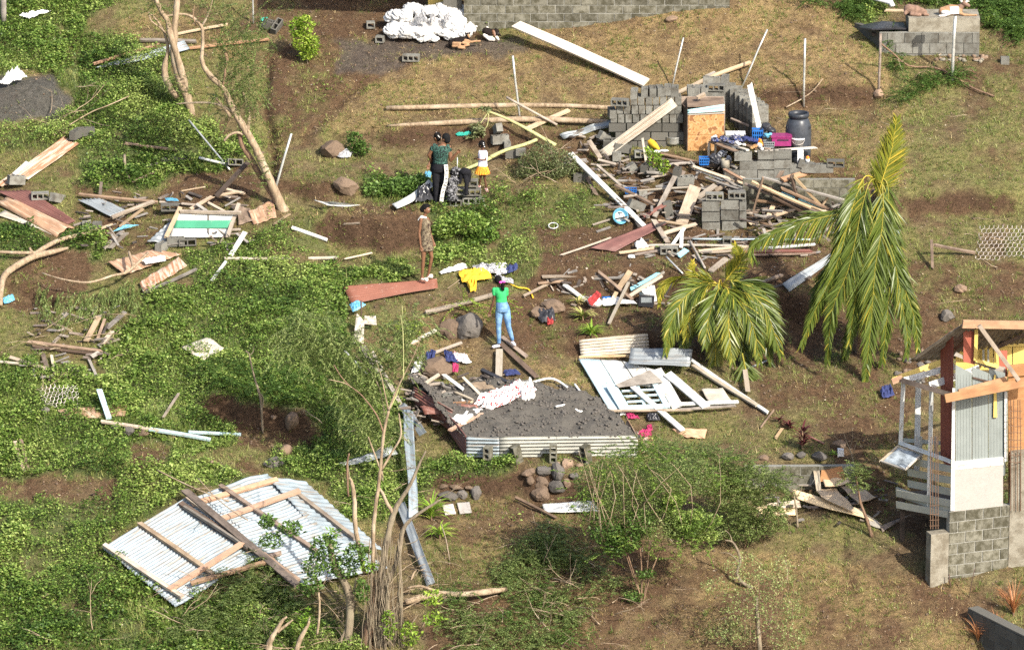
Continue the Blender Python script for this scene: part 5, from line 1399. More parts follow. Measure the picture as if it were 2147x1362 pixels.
# wall piece in the corner below
cw = P(2040,1300); a = PY(2037,1276,cw.y); b_ = PY(2165,1330,cw.y - 1.9); zt = a.z
blockwall('retaining_wall',(b_.x,b_.y),(a.x,a.y),zt - 1.8,zt,'dark block retaining wall in the bottom right corner',me=BLK2,depth=.2)
board('coping',V3((b_.x + .03,b_.y,zt + .03)),V3((a.x + .03,a.y,zt + .03)),.24,.04,'block_dark','thin concrete coping along the dark corner wall',n=(0,0,1))
# ------------------------------------------------------------------ sheets of roofing and wall panels
def fallen(name,px,py,label,cat,h=0): return thing(name,P(px,py,h),label,cat)
# big roof, lower left
rf = fallen('fallen_roof',470,1140,'large fallen roof of bright corrugated iron on brown rafters, lower left in the weeds','roof')
hh_ = .16
pp = lambda x,y,h=0: P(x,y,hh_ + h)
sheet('corrugated_sheet',[pp(215,1148),pp(392,1040),pp(552,1160),pp(368,1270)],28,'zinc_bright',parent=rf,amp=.019,warp=.05)
sheet('corrugated_sheet',[pp(385,1050,.03),pp(560,990,.05),pp(690,1125,.05),pp(545,1165,.03)],24,'zinc_bright',parent=rf,amp=.019,warp=.06)
sheet('corrugated_sheet',[pp(560,1000,.07),pp(640,1008,.07),pp(805,1150,.07),pp(680,1130,.06)],15,'zinc_bright',parent=rf,amp=.017,warp=.05)
sheet('corrugated_sheet',[pp(530,1165,.02),pp(700,1110,.02),pp(815,1190,.02),pp(640,1225,.02)],14,'zinc_bright',parent=rf,amp=.017,warp=.04)
for x1,y1,x2,y2,w,m,hz in [(218,1141,382,1250,10,'wood_tan',.05),(292,1096,446,1202,10,'wood_tan',.05),(378,1054,522,1150,11,'wood_dark',.06),(386,1062,520,1148,6,'wood_grey',.10),(388,1028,622,1225,14,'wood_brown',.14),(392,1043,460,1092,6,'wood_fresh',.12),
  (404,1056,582,1004,11,'wood_orange',.10),(462,1088,628,1028,12,'wood_orange',.14),(355,1235,508,1138,12,'wood_orange',.11),(400,1222,575,1172,9,'wood_brown',.09),(462,1017,665,1155,9,'wood_brown',.08),(622,1033,745,1128,9,'wood_tan',.09),(548,1158,626,1216,10,'wood_brown',.10),(566,1165,590,1158,8,'wood_brown',.06)]:
 plank('rafter',x1,y1,hh_ + hz,x2,y2,hh_ + hz,w,.06,m,parent=rf,bow=.004)
# white wall panel with a window
wp = fallen('fallen_wall_panel',1370,805,'fallen white wooden wall panel with a small window grid, lying below the palms','wall panel')
H_ = .14
q_ = lambda x,y,h=0: P(x,y,H_ + h)
tops = [(1212,751),(1258,753),(1304,756),(1350,768),(1385,778)]; bots = [(1275,857),(1322,856),(1368,855),(1410,854),(1438,852)]
def lerp2(a,b,f): return (a[0] + (b[0] - a[0])*f,a[1] + (b[1] - a[1])*f)
for i in range(4):
 t0,t1,b0,b1 = tops[i],tops[i + 1],bots[i],bots[i + 1]
 rng_f = [(0,1)] if i < 1 else ([(0,.50)] if i in (1,2) else [(0,.36)])
 for f0,f1 in rng_f:
  a,b,c,d = lerp2(t0,b0,f0),lerp2(t1,b1,f0),lerp2(t1,b1,f1),lerp2(t0,b0,f1)
  sheet('siding_board',[q_(a[0] + .8,a[1]),q_(d[0] + .8,d[1]),q_(c[0] - .8,c[1]),q_(b[0] - .8,b[1])],1,'paint_ice' if i < 1 else 'paint_white',parent=wp,flatp=True,warp=.012,thick=.025)
for (x1,y1,x2,y2,w) in [(1281,808,1310,857,22),(1296,806,1372,800,10),(1310,855,1398,851,13),(1370,800,1399,853,12),(1335,803,1352,852,6),(1303,820,1380,816,4),(1309,831,1386,827,4),(1315,842,1392,838,4)]:
 plank('window_bar',x1,y1,H_ + .02,x2,y2,H_ + .02,w,.035,'paint_ice',parent=wp,bow=.001)
for (x1,y1,x2,y2,w,m) in [(1375,775,1421,853,24,'paint_white'),(1392,848,1548,842,9,'paint_white'),(1275,861,1450,859,5,'wood_tan'),(1425,858,1542,850,6,'wood_grey'),(1215,748,1320,745,5,'wood_fresh')]:
 plank('board',x1,y1,H_ + .01,x2,y2,H_ + .01,w,.03,m,parent=wp,bow=.002)
psheet('plywood_sheet',[(1470,815,.1),(1515,812,.1),(1538,845,.1),(1490,848,.1)],1,'wood_pale','square of greyish ply under the right end of the fallen white panel',flatp=True,cat='board')
MB().add([P(1290,806,.24),P(1362,775,.28),P(1391,801,.24),P(1345,806,.22),P(1298,812,.22)],[(0,1,2,3,4)]).add([P(1290,806,.22),P(1362,775,.26),P(1391,801,.22),P(1345,806,.20),P(1298,812,.20)],[(4,3,2,1,0)]).build('torn_board',M['wood_grey'],label='torn grey triangular board on top of the fallen white panel',cat='board')
S = [  # name, corners, waves, material, label, options
 ('corrugated_sheet',[(1316,768,.2),(1445,776,.2),(1452,738,.35),(1322,736,.3)],5,'zinc_grey','curled silver corrugated sheet at the top edge of the fallen white panel',dict(curl=.10,amp=.01)),
 ('corrugated_sheet',[(1218,748,.05),(1362,738,.05),(1358,698,.38),(1214,712,.38)],6,'zinc_old','weathered tan corrugated sheet leaning on the bank above the white panel',dict(amp=.02)),
 ('roof_sheet',[(737,636,.10),(918,603,.12),(916,584,.15),(718,600,.16)],9,'peeling_red','long red sheet with peeling paint under the girl in the camouflage dress',dict(amp=.012,warp=.02,back='wood_grey')),
 ('corrugated_sheet',[(1236,520,.08),(1290,526,.06),(1398,470,.1),(1378,462,.12)],1,'zinc_maroon','long maroon metal sheet pointing down-left out of the rubble',dict(warp=.03,amp=.006)),
 ('corrugated_sheet',[(-12,372,.15),(58,372,.12),(170,300,.1),(138,288,.1)],1,'zinc_rusty',None,None),
 ('corrugated_sheet',[(205,138,.10),(285,126,.1),(398,100,.12),(388,84,.14)],1,'zinc_bright',None,None),
]
for nm,cs,w,m,lb,op in S:
 if lb: psheet(nm,cs,w,m,lb,**op)
psheet('corrugated_sheet',[(-20,395,.14),(135,286,.1),(166,302,.1),(62,374,.12)],9,'zinc_rusty','rust-streaked corrugated sheet with a block on each end at the left edge',amp=.016,warp=.03)
psheet('corrugated_sheet',[(200,142,.12),(386,84,.14),(398,103,.12),(262,133,.1)],5,'zinc_bright','silver corrugated strip lying behind the two broken pale trunks',amp=.012)
psheet('corrugated_sheet',[(-5,398,.1),(62,400,.08),(152,466,.06),(60,452,.06)],1,'zinc_maroon',None) if False else None
psheet('corrugated_sheet',[(-8,400,.12),(142,470,.06),(158,462,.06),(60,398,.1)],8,'zinc_maroon','maroon corrugated sheet at the left edge under two grey blocks',amp=.016)
psheet('corrugated_sheet',[(-10,420,.18),(118,492,.1),(155,472,.12),(30,412,.2)],2,'zinc_brown','curved brown rusted sheet lying over the maroon sheet at the left edge',amp=.03,warp=.03,curl=-.08)
psheet('corrugated_sheet',[(-10,450,.08),(88,482,.06),(110,492,.06),(10,440,.08)],1,'zinc_old','narrow pale rim sheet at the lower side of the curved brown sheet',amp=.01)
psheet('corrugated_sheet',[(163,418,.12),(232,453,.1),(268,440,.1),(212,415,.12)],6,'zinc_grey','small silver corrugated sheet in the plank heap left of the green-striped panel',amp=.018)
psheet('corrugated_sheet',[(308,506,.12),(352,508,.12),(372,462,.16),(352,468,.16)],5,'zinc_grey','grey corrugated offcut beside the green-striped panel',amp=.014)
psheet('corrugated_sheet',[(226,548,.12),(262,575,.1),(380,532,.12),(318,522,.12)],6,'zinc_brown','brown weathered sheet with white patches above the drooping branch',amp=.010)
psheet('corrugated_sheet',[(292,592,.1),(300,612,.1),(392,556,.12),(374,538,.12)],4,'zinc_rusty','rusty grooved sheet with a dark batten, right of the drooping branch',amp=.012)
psheet('wall_sheet',[(372,447,.42),(356,498,.08),(477,497,.08),(490,447,.42)],1,'paint_white','white panel with a green band leaning in the wooden frame',flatp=True,warp=.01,cat='wall panel')
psheet('green_band',[(368,462,.345),(364,478,.235),(481,478,.235),(486,462,.345)],1,'paint_green','green painted stripe board across the white panel',flatp=True,warp=.004,cat='board')
psheet('corrugated_sheet',[(520,442,.12),(532,468,.08),(580,455,.08),(572,418,.14)],3,'zinc_brown','crumpled brown sheet against the foot of the leaning pale tree',amp=.012,warp=.06)
psheet('brown_board',[(497,432,.1),(500,470,.06),(532,462,.06),(524,436,.12)],1,'wood_brown','dark brown splintered slab between the green-striped panel and the tree foot',flatp=True,warp=.05,cat='board')
psheet('plywood_sheet',[(380,727,.1),(425,756,.08),(470,730,.1),(436,705,.12)],1,'wood_pale','pale lozenge of plywood lying alone in the weeds at mid left',flatp=True,warp=.02,cat='board')
psheet('coconut_mat',[(120,858,.08),(140,877,.06),(262,872,.06),(270,845,.08)],1,'zinc_brown','brown fibrous mat under the pale blue post at lower left',flatp=True,warp=.04,cat='mat')
la,lb_ = P(1262,326,.08),PY(1414,214,yR - .05); sv = (lb_ - la).cross(V3((.1,-.9,.4))).normalized()*.12
sheet('corrugated_sheet',[la + sv,lb_ + sv,lb_ - sv,la - sv],3.5,'zinc_old','pale bundle of long corrugated strips leaning on the stepped block wall',amp=.022,warp=.008)
psheet('corrugated_sheet',[(1172,282,.12),(1182,293,.08),(1290,262,.2),(1280,250,.3)],2,'zinc_grey','folded silver and brown sheet left of the stepped block wall',amp=.04,warp=.05)
psheet('corrugated_sheet',[(850,845,.2),(835,850,.2),(880,915,.2),(895,905,.35)],3,'zinc_grey','dark grey corrugated piece at the left end of the gravel bed',amp=.014)
psheet('corrugated_sheet',[(866,862,.6),(846,858,.5),(858,1085,.3),(876,1080,.3)],1,'zinc_bright','tall narrow bent zinc strip standing in front of the tree stems',amp=.02,warp=.05)
psheet('corrugated_sheet',[(830,1055,.2),(848,1050,.3),(912,1220,.25),(894,1228,.15)],2,'zinc_grey','long silver corrugated strip lying down the slope right of the foreground tree',amp=.018,warp=.05)
psheet('corrugated_sheet',[(705,973,.12),(730,975,.1),(835,950,.25),(820,935,.3)],4,'zinc_grey','dull silver sheet half hidden in weeds left of the gravel bed',amp=.014,warp=.05)
psheet('corrugated_sheet',[(740,718,.1),(762,720,.1),(764,672,.35),(748,655,.4)],3,'zinc_old','bent pale sheet standing by the rusty stake under the red sheet',amp=.012,warp=.05)
psheet('corrugated_sheet',[(762,678,.2),(790,682,.2),(788,662,.25),(764,660,.3)],2,'zinc_old','small folded pale sheet below the blue cloth',amp=.012,warp=.05)
psheet('white_sheet',[(823,432,.05),(834,442,.04),(912,392,.35),(900,380,.4)],1,'paint_white','long white curved plastic strip left of the woman in the black beanie',flatp=True,warp=.02,curl=.06,cat='sheet')
psheet('white_strip',[(660,421,.16),(690,433,.04),(758,432,.1),(700,424,.12)],1,'paint_white','white curved strip with a wooden back on the brown bank',flatp=True,warp=.02,curl=.05,cat='strip')
psheet('corrugated_sheet',[(1760,545,.06),(1868,548,.06),(1888,482,.4),(1790,478,.4)],7,'zinc_bright','silver corrugated sheet showing behind the large palm',amp=.014)
psheet('corrugated_sheet',[(1640,595,.12),(1655,612,.1),(1760,535,.25),(1742,530,.35)],1,'zinc_grey','dark curved metal sheet leaning down from the palm fronds',amp=.02,warp=.04)
psheet('rusty_sheet',[(1335,905,.06),(1340,950,.02),(1372,940,.05),(1368,912,.1)],1,'zinc_rusty','small rust-orange sheet at the right end of the gravel bed',flatp=True,warp=.03,cat='metal sheet')
psheet('bark_slab',[(1408,898,.06),(1440,918,.04),(1478,918,.05),(1482,898,.12)],1,'wood_orange','torn orange wood slab under the end of the long white plank',flatp=True,warp=.06,cat='slab')
psheet('plywood_sheet',[(927,1058,.06),(933,1078,.05),(956,1076,.05),(950,1055,.06)],1,'ply_white','left square white tile board below the stones',flatp=True,warp=.004,thick=.02,cat='board')
psheet('plywood_sheet',[(958,1053,.06),(964,1076,.05),(989,1073,.05),(984,1051,.06)],1,'ply_white','right square white tile board below the stones',flatp=True,warp=.004,thick=.02,cat='board')
psheet('white_sheet',[(1137,1055,.1),(1142,1073,.05),(1260,1072,.05),(1245,1050,.12)],1,'paint_white','torn white board under the left side of the green shrub',flatp=True,warp=.05,cat='board')
# ply scraps beside the small house
for k,(cs,m,lb) in enumerate([
 ([(1662,1025,.25),(1672,1045,.2),(1850,1098,.1),(1800,1065,.1)],'ply','long broad pale plywood sheet at the front of the heap by the small house'),
 ([(1580,1060,.08),(1600,1080,.05),(1672,1078,.06),(1668,1052,.1)],'ply','low pale plywood sheet at the left end of the heap by the small house'),
 ([(1712,1028,.3),(1722,1040,.3),(1800,1075,.2),(1750,1018,.3)],'wood_fresh','golden plywood offcut crossing the middle of the heap by the small house'),
 ([(1705,985,.45),(1712,1030,.3),(1722,1030,.3),(1718,985,.5)],'wood_pale','upright pale splinter of plywood in the heap by the small house'),
 ([(1722,985,.5),(1718,1010,.4),(1775,1005,.4),(1765,978,.5)],'wood_orange','orange-brown curled ply sheet at the top of the heap by the small house'),
 ([(1725,1005,.42),(1730,1022,.36),(1785,1012,.38),(1778,998,.42)],'wood_fresh','curled yellow ply leaf below the orange one by the small house'),
 ([(1762,1018,.35),(1800,1055,.2),(1835,1042,.25),(1795,1012,.3)],'wood_tan','brown and tan ply sheet at the right end of the heap by the small house'),
 ([(1815,1085,.12),(1822,1098,.08),(1850,1108,.05),(1838,1090,.1)],'wood_pale','small pale ply tip at the lower right of the heap by the small house'),
 ([(1845,1100,.1),(1850,1114,.05),(1880,1095,.1),(1912,1078,.12)],'wood_brown','brown triangular board with peeled spots left of the house column'),
 ([(1608,1055,.15),(1612,1066,.12),(1680,1062,.12),(1675,1046,.15)],'wood_fresh','thin golden ply strip at the back of the heap by the small house')]):
 psheet('plywood_sheet',cs,1,m,lb,flatp=True,warp=.035,thick=.012,curl=.03 if k in (4,5) else 0,cat='board')

# ------------------------------------------------------------------ planks, battens, beams, pipes: x1 y1 h1 x2 y2 h2 width(px) thick material label
PL = '''
plank|1083|52|.45|1355|174|.06|27|.05|wood_pale|very long wide pale board lying down the slope below the house wall
batten|1478|166|.05|1576|130|.12|9|.04|wood_fresh|thin fresh batten crossing behind the block walls near a leaning pipe
batten|1418|196|.05|1480|166|.1|9|.04|wood_fresh|short pale batten just left of the blocks behind the cabinet
batten|1482|160|.1|1500|152|.1|8|.04|wood_pale|stub of white batten behind the blocks
plank|1105|270|.1|1193|231|.14|12|.04|wood_fresh|golden plank crossing over the lower long pole
batten|1198|322|.35|1240|372|.1|5|.03|wood_grey|grey batten behind the long white plank
plank|1196|322|.35|1354|478|.06|12|.04|paint_white|long narrow white plank running diagonally down to the rubble
plank|1226|362|.1|1250|408|.05|8|.03|wood_brown|short brown stick beside the top of the long white plank
batten|1250|345|.3|1302|390|.2|6|.04|wood_grey|grey batten left of the broken block in the rubble
plank|1235|295|.3|1258|330|.15|10|.03|wood_tan|orange-brown stub left of the leaning corrugated strips
batten|1347|290|.6|1355|342|.05|5|.04|wood_pale|upright pale stake in front of the cabinet
plank|1372|455|.10|1415|370|.55|10|.04|wood_grey|grey board leaning up to the left of the wide cracked board
plank|1430|465|.05|1458|390|.55|26|.03|wood_tan|wide cracked tan board standing in the middle of the rubble
plank|1350|455|.10|1396|428|.30|9|.03|zinc_red|short red-brown painted board in the rubble above the maroon sheet
plank|1340|400|.2|1452|392|.25|4|.03|wood_pale|thin pale lath over the blue crate
plank|1290|388|.3|1372|430|.15|8|.04|wood_brown|brown batten running under the long white plank
plank|1463|415|.3|1500|388|.4|13|.03|wood_fresh|fresh board end poking out left of the square stack
plank|1370|460|.12|1400|508|.05|11|.03|wood_tan|tan board lying on the maroon sheet end
plank|1380|462|.1|1440|472|.1|6|.03|wood_fresh|thin fresh batten by the foot of the cracked board
plank|1390|490|.06|1458|470|.1|10|.03|wood_fresh|fresh plank lying left of the square stack
plank|1428|520|.06|1430|482|.08|8|.03|paint_white|short white post below the cracked board
plank|1410|513|.05|1434|480|.1|7|.03|paint_white|leaning white piece below the cracked board
plank|1178|534|.05|1281|498|.08|4|.02|wood_fresh|thin yellow lath left of the maroon sheet
plank|1360|514|.06|1560|516|.06|5|.03|wood_pale|long thin pale lath under the loose block on the terrace
pipe|1452|501|.06|1700|502|.06|4|.03|paint_ice|long light pipe running under a loose block to the palm
plank|1298|530|.06|1382|518|.06|7|.03|wood_tan|tan plank beside the white rag on the terrace
plank|1330|534|.05|1400|522|.05|6|.03|wood_brown|brown plank below the tan one on the terrace
plank|1465|526|.06|1570|517|.06|8|.03|wood_fresh|fresh plank just right of the small blue board
plank|1470|530|.06|1700|512|.06|6|.03|wood_tan|longer tan plank along the terrace edge
plank|1560|528|.08|1700|526|.08|9|.03|zinc_red|dull red plank with white edge left of the large palm
plank|1580|534|.05|1710|530|.05|5|.03|wood_orange|orange lath under the dull red plank
plank|1590|520|.1|1710|512|.1|6|.03|paint_white|white board above the dull red plank
pipe|1447|505|.1|1478|562|.06|5|.05|wood_grey|grey post leaning down over the terrace edge
board|1422|537|.06|1440|523|.06|13|.02|paint_blue|small sky-blue board on the terrace
pipe|1397|538|.15|1432|574|.05|4|.03|pipe|grey ribbed rod on the bank above the small palm
plank|1490|568|.06|1526|540|.1|13|.03|wood_tan|short wide tan board on the bank above the small palm
plank|1560|608|.1|1640|576|.15|9|.04|wood_brown|dark brown beam behind the small palm's top
plank|1600|610|.1|1700|580|.1|8|.04|wood_dark|near-black beam in the palm's shadow
plank|1136|580|.08|1262|578|.08|8|.03|wood_tan|tan board along the edge of the cut bank
plank|1160|586|.1|1300|582|.1|6|.03|wood_grey|grey board over the edge of the cut bank
plank|1128|594|.08|1180|590|.08|6|.03|wood_brown|brown end of board at the left of the cut bank
plank|1255|570|.2|1326|628|.08|7|.04|wood_brown|reddish brown beam sloping down the cut bank
plank|1298|604|.15|1322|568|.3|13|.03|wood_tan|tan board standing up over the cut bank
plank|1322|606|.1|1380|573|.15|8|.03|paint_blue|faded blue board on the cut bank
plank|1318|622|.1|1388|578|.15|8|.03|wood_fresh|fresh plank beside the faded blue board
plank|1330|612|.1|1392|570|.12|6|.03|wood_pale|pale plank highest beside the faded blue board
plank|1182|596|.15|1228|630|.06|10|.03|paint_white|white plank sloping down left of the red and white bag
plank|1277|678|.06|1318|592|.3|6|.04|wood_pale|long pale stick standing in front of the black box
plank|1280|635|.08|1293|612|.15|8|.03|wood_fresh|short fresh board by the blue bottle
plank|1098|620|.06|1155|592|.1|6|.03|wood_tan|thin tan lath left of the white sloping plank
plank|892|655|.08|1032|618|.10|10|.04|wood_fresh|long yellow plank left of the girl in jeans
plank|860|720|.05|914|692|.08|10|.03|wood_pale|pale plank below the boulder
plank|875|752|.05|968|718|.08|7|.03|wood_fresh|thin plank lying above the mound of earth
plank|804|730|.05|826|748|.05|12|.03|wood_tan|short tan board left of the mound of earth
plank|852|726|.05|878|714|.05|8|.03|wood_tan|small pale board under the feathery tree
plank|1052|706|.05|1105|748|.05|9|.03|wood_brown|brown plank with a pale end under the right foot of the girl in jeans
plank|1046|716|.06|1125|790|.04|12|.03|wood_dark|dark wet plank running down to the gravel bed
plank|1046|788|.15|1047|732|.10|14|.04|wood_pale|short upright white plank below the girl in jeans
plank|760|725|.15|812|812|.1|13|.03|wood_grey|long grey plank left of the gravel bed, upper of two
plank|780|738|.15|858|880|.1|8|.03|wood_grey|long grey plank left of the gravel bed, lower of two
plank|722|735|.3|770|785|.25|4|.03|pipe|thin grey pipe end among the feathery leaves
plank|470|541|.06|706|540|.06|7|.03|wood_pale|long thin plank in the weeds at centre left
plank|482|538|.1|514|487|.14|10|.03|paint_white|white plank standing out of the weeds at centre left
plank|444|588|.06|474|548|.08|6|.03|paint_white|lower worn white and orange stick in the weeds
plank|612|477|.08|686|503|.06|8|.03|paint_white|white plank on the brown bank left of centre
plank|575|470|.06|608|448|.06|5|.03|wood_tan|small tan stick near the foot of the leaning tree
plank|718|470|.06|752|468|.06|4|.03|wood_tan|tiny stick on the cut earth bank
plank|725|542|.06|780|530|.06|4|.02|wood_fresh|thin yellow lath at the edge of the weeds
plank|213|883|.12|335|902|.12|8|.04|wood_tan|brown end of the long pale-blue beam
plank|312|899|.12|441|921|.1|8|.05|paint_ice|pale blue half of the long beam at lower left
plank|395|905|.08|505|910|.06|6|.04|paint_ice|second pale blue beam lying behind the first
post|228|876|.06|208|817|.3|11|.05|paint_ice|pale blue post standing on the brown mat
plank|50|986|.05|31|925|.1|8|.04|wood_tan|left plank of the brown pair at the far lower left
plank|58|982|.06|44|922|.12|7|.04|wood_brown|right plank of the brown pair at the far lower left
plank|342|875|.06|375|824|.1|5|.03|wood_tan|thin weathered stick in the weeds above the pale blue beams
plank|60|716|.12|215|736|.12|7|.04|wood_brown|long dark board at the far left, upper one
plank|72|726|.06|212|742|.06|7|.04|wood_dark|long dark board at the far left, lower one
plank|20|748|.1|146|790|.06|9|.03|wood_tan|brown plank crossing down to the wire netting
plank|-8|757|.05|40|762|.06|6|.03|wood_pale|pale stub at the far left edge
plank|90|742|.05|106|796|.05|9|.03|wood_brown|short wide brown board under the dark boards
plank|108|744|.1|114|776|.06|6|.03|wood_pale|short pale stick hanging from the dark boards
plank|184|748|.05|201|786|.05|6|.03|wood_grey|short grey stick right of the dark boards
plank|192|748|.15|208|738|.15|9|.03|wood_grey|grey board end at the right of the dark boards
plank|180|715|.08|207|664|.14|12|.03|wood_tan|tan board leaning under the drooping branch
plank|204|712|.06|220|668|.12|6|.03|wood_brown|brown lath beside the tan board under the drooping branch
plank|224|688|.08|262|654|.12|11|.03|wood_grey|greyish board at the right under the drooping branch
plank|215|718|.06|236|694|.08|9|.03|wood_pale|pale short board below the greyish board
plank|305|612|.12|412|564|.12|6|.04|wood_grey|grey batten along the grooved rusty sheet
plank|165|407|.12|330|424|.14|6|.05|wood_brown|long brown batten behind the small silver sheet
plank|234|456|.14|322|422|.2|8|.05|wood_tan|tan plank in front of the small silver sheet
plank|250|476|.1|300|438|.14|7|.03|wood_tan|short tan plank above the blue curved pipe
plank|218|520|.08|255|486|.1|8|.04|wood_grey|left board of the grey pair below the blue pipe
plank|230|521|.08|266|488|.1|9|.04|wood_grey|right board of the grey pair below the blue pipe
plank|348|498|.2|378|435|.42|9|.05|wood_fresh|left leg of the frame round the green-striped panel
plank|478|494|.2|501|427|.45|8|.05|wood_fresh|right leg of the frame round the green-striped panel
plank|378|443|.44|506|446|.46|7|.06|wood_tan|top rail over the green-striped panel
plank|455|410|.35|522|338|.7|10|.05|wood_dark|dark beam leaning up against the leaning pale tree
plank|400|438|.3|445|412|.4|8|.04|wood_tan|tan plank behind the top rail
plank|436|425|.35|486|452|.3|6|.04|wood_tan|crossed tan batten behind the top rail
plank|412|428|.4|440|448|.35|7|.04|wood_grey|grey stick across the green-striped panel top
plank|437|490|.12|437|448|.40|4|.04|wood_grey|thin upright stick in front of the green-striped panel
plank|437|468|.22|472|492|.12|3|.03|wood_grey|thin slanting stick in front of the green-striped panel
plank|452|410|.2|500|402|.2|7|.03|wood_tan|tan plank lying behind the frame
plank|470|395|.1|510|405|.1|7|.03|wood_fresh|small fresh board on the dark soil behind the frame
plank|382|400|.04|428|392|.04|3|.02|wood_fresh|thin yellow lath on the dark soil patch
batten|292|84|.06|412|87|.06|8|.06|wood_grey|grey-brown post lying behind the pale trunks
batten|368|72|.06|476|51|.1|5|.04|wood_fresh|thin pale batten behind the pale trunks, upper
batten|397|101|.08|565|82|.08|6|.04|wood_orange|long orange batten right of the silver strip
batten|196|134|.14|332|94|.16|5|.05|wood_orange|orange batten along the silver strip
plank|30|365|.16|58|340|.2|10|.02|paint_white|white edge piece on the rusty sheet
plank|262|300|.06|372|314|.06|6|.04|wood_brown|brown rotten batten in the grass left of the leaning tree
plank|338|336|.06|395|331|.06|10|.04|wood_grey|grey flat board left of the broken block by the tree
plank|302|350|.06|330|343|.06|7|.03|wood_grey|small grey board at the edge of the weeds
pipe|418|331|.08|472|344|.08|6|.05|paint_white|white pipe lying by the foot of the leaning tree
plank|280|380|.05|324|361|.06|4|.03|wood_tan|tan lath in the grass above the plank heap
plank|1455|350|.35|1765|455|.25|7|.04|wood_fresh|uppermost long pale batten across the plank heap
plank|1460|355|.30|1750|460|.18|6|.03|paint_white|long white-edged batten across the plank heap
plank|1518|355|.35|1600|400|.35|8|.04|wood_orange|orange batten at the left of the plank heap
plank|1550|372|.38|1740|445|.3|9|.04|wood_tan|tan batten in the middle of the plank heap
plank|1560|385|.34|1745|456|.2|7|.04|wood_brown|brown batten under the tan one in the plank heap
plank|1640|405|.3|1770|450|.2|6|.03|paint_blue|blue-edged strip near the right of the plank heap
plank|1600|395|.4|1725|440|.3|8|.04|wood_fresh|fresh board near the top right of the plank heap
plank|1640|377|.45|1732|352|.5|13|.05|wood_orange|bright orange plank tilted on top of the heap
plank|1610|400|.30|1640|360|.5|8|.04|wood_brown|brown post crossing left of the bright orange plank
plank|1665|370|.5|1740|450|.1|6|.05|wood_fresh|pale post leaning on the foundation wall
plank|1660|370|.5|1675|430|.2|9|.05|wood_dark|dark post behind the pale leaning post
plank|1720|435|.15|1735|415|.25|6|.04|wood_fresh|small fresh stick near the foundation wall corner
plank|1565|450|.1|1650|425|.2|9|.04|wood_brown|brown plank right of the square stack, upper
plank|1570|470|.08|1660|440|.15|9|.04|wood_tan|tan plank right of the square stack, middle
plank|1575|455|.1|1655|495|.05|8|.04|wood_brown|dark plank right of the square stack sloping right
plank|1600|445|.2|1625|485|.08|6|.04|wood_brown|short brown stick right of the square stack
plank|1590|490|.06|1700|470|.08|8|.04|wood_tan|tan plank low right of the square stack
plank|1612|452|.2|1622|430|.25|10|.04|wood_fresh|small square fresh board end in the heap
plank|1640|470|.1|1720|455|.1|7|.03|wood_grey|grey board under the left frond of the large palm
plank|1600|372|.3|1790|425|.5|6|.04|wood_grey|grey batten crossing the face of the foundation wall
plank|1640|395|.5|1760|448|.3|8|.04|wood_brown|dark brown batten low across the foundation wall
plank|1575|380|.6|1700|436|.7|7|.04|wood_tan|tan lath furthest forward across the plank heap
plank|1620|412|.6|1690|446|.5|9|.04|wood_dark|near-black board in the plank heap before the foundation wall
plank|1580|440|.4|1600|372|.7|8|.04|wood_brown|brown post standing at the left end of the foundation wall
plank|1500|400|.3|1550|372|.35|9|.04|wood_tan|tan board crossing above the square stack
plank|1520|375|.35|1545|392|.35|8|.04|wood_grey|grey board crossing above the square stack
plank|1580|420|.3|1660|430|.28|7|.03|wood_brown|brown batten crossing the middle of the plank heap
plank|1480|372|.25|1560|400|.3|6|.03|wood_grey|grey weathered batten left of the three-course wall
plank|1500|330|.2|1545|352|.3|8|.03|wood_grey|grey plank lying in front of the low store floor
plank|1385|322|.06|1500|350|.1|8|.03|wood_brown|brown plank on the floor before the cabinet
plank|1370|332|.06|1460|342|.06|8|.03|wood_dark|dark plank on the floor before the cabinet
plank|1400|345|.1|1520|338|.06|6|.03|wood_grey|thin grey plank on the floor before the cabinet
plank|1445|752|.12|1612|866|.06|8|.04|paint_white|outermost long white-green plank right of the fallen panel
plank|1452|765|.14|1588|850|.08|10|.04|wood_pale|second long pale plank right of the fallen panel
plank|1398|782|.2|1480|852|.16|22|.03|paint_white|wide white board lying on the right of the fallen panel
plank|1326|810|.24|1432|902|.06|14|.03|paint_white|long white plank pointing down-right over the window of the fallen panel
plank|1560|775|.08|1610|755|.08|3|.02|pipe|thin grey rod by the small palm's lowest frond
plank|1568|820|.1|1562|775|.2|10|.03|wood_fresh|golden board behind the small palm's lowest frond
plank|1626|918|.05|1640|898|.05|6|.03|wood_fresh|small fresh stick by the red-leaved plants
plank|1692|912|.05|1728|930|.04|4|.02|zinc_red|small red lath right of the red-leaved plants
plank|1080|1042|.08|1165|1085|.05|6|.04|wood_brown|brown stick below the stones left of the green shrub
plank|1595|896|.06|1622|860|.03|3|.02|wood_brown|thin dark stick by the long white-green plank
post|1955|560|.03|1953|503|.45|6|.05|wood_brown|short brown post at the left of the fallen wire fence
plank|1958|513|.35|2045|530|.05|6|.05|wood_brown|brown rail lying from the short post to the wire netting
plank|905|848|.35|985|842|.40|6|.04|wood_orange|orange batten on the gravel bed's broken left end
plank|942|902|.42|1022|862|.5|8|.04|wood_orange|orange plank over the left edge of the gravel bed
plank|886|808|.25|920|785|.3|7|.04|wood_pale|short cream stick on the back of the gravel bed
plank|930|785|.3|970|815|.3|7|.03|paint_white|thin white board in the heap on the gravel bed
plank|970|790|.3|1012|832|.3|6|.03|wood_pale|cream batten in the heap on the gravel bed
plank|1008|846|.35|1060|812|.35|8|.03|wood_pale|pale crossed batten in the heap on the gravel bed
plank|985|845|.35|1062|815|.3|7|.03|wood_fresh|fresh crossed batten in the heap on the gravel bed
plank|965|838|.3|1000|858|.35|8|.03|paint_white|white board end in the heap on the gravel bed
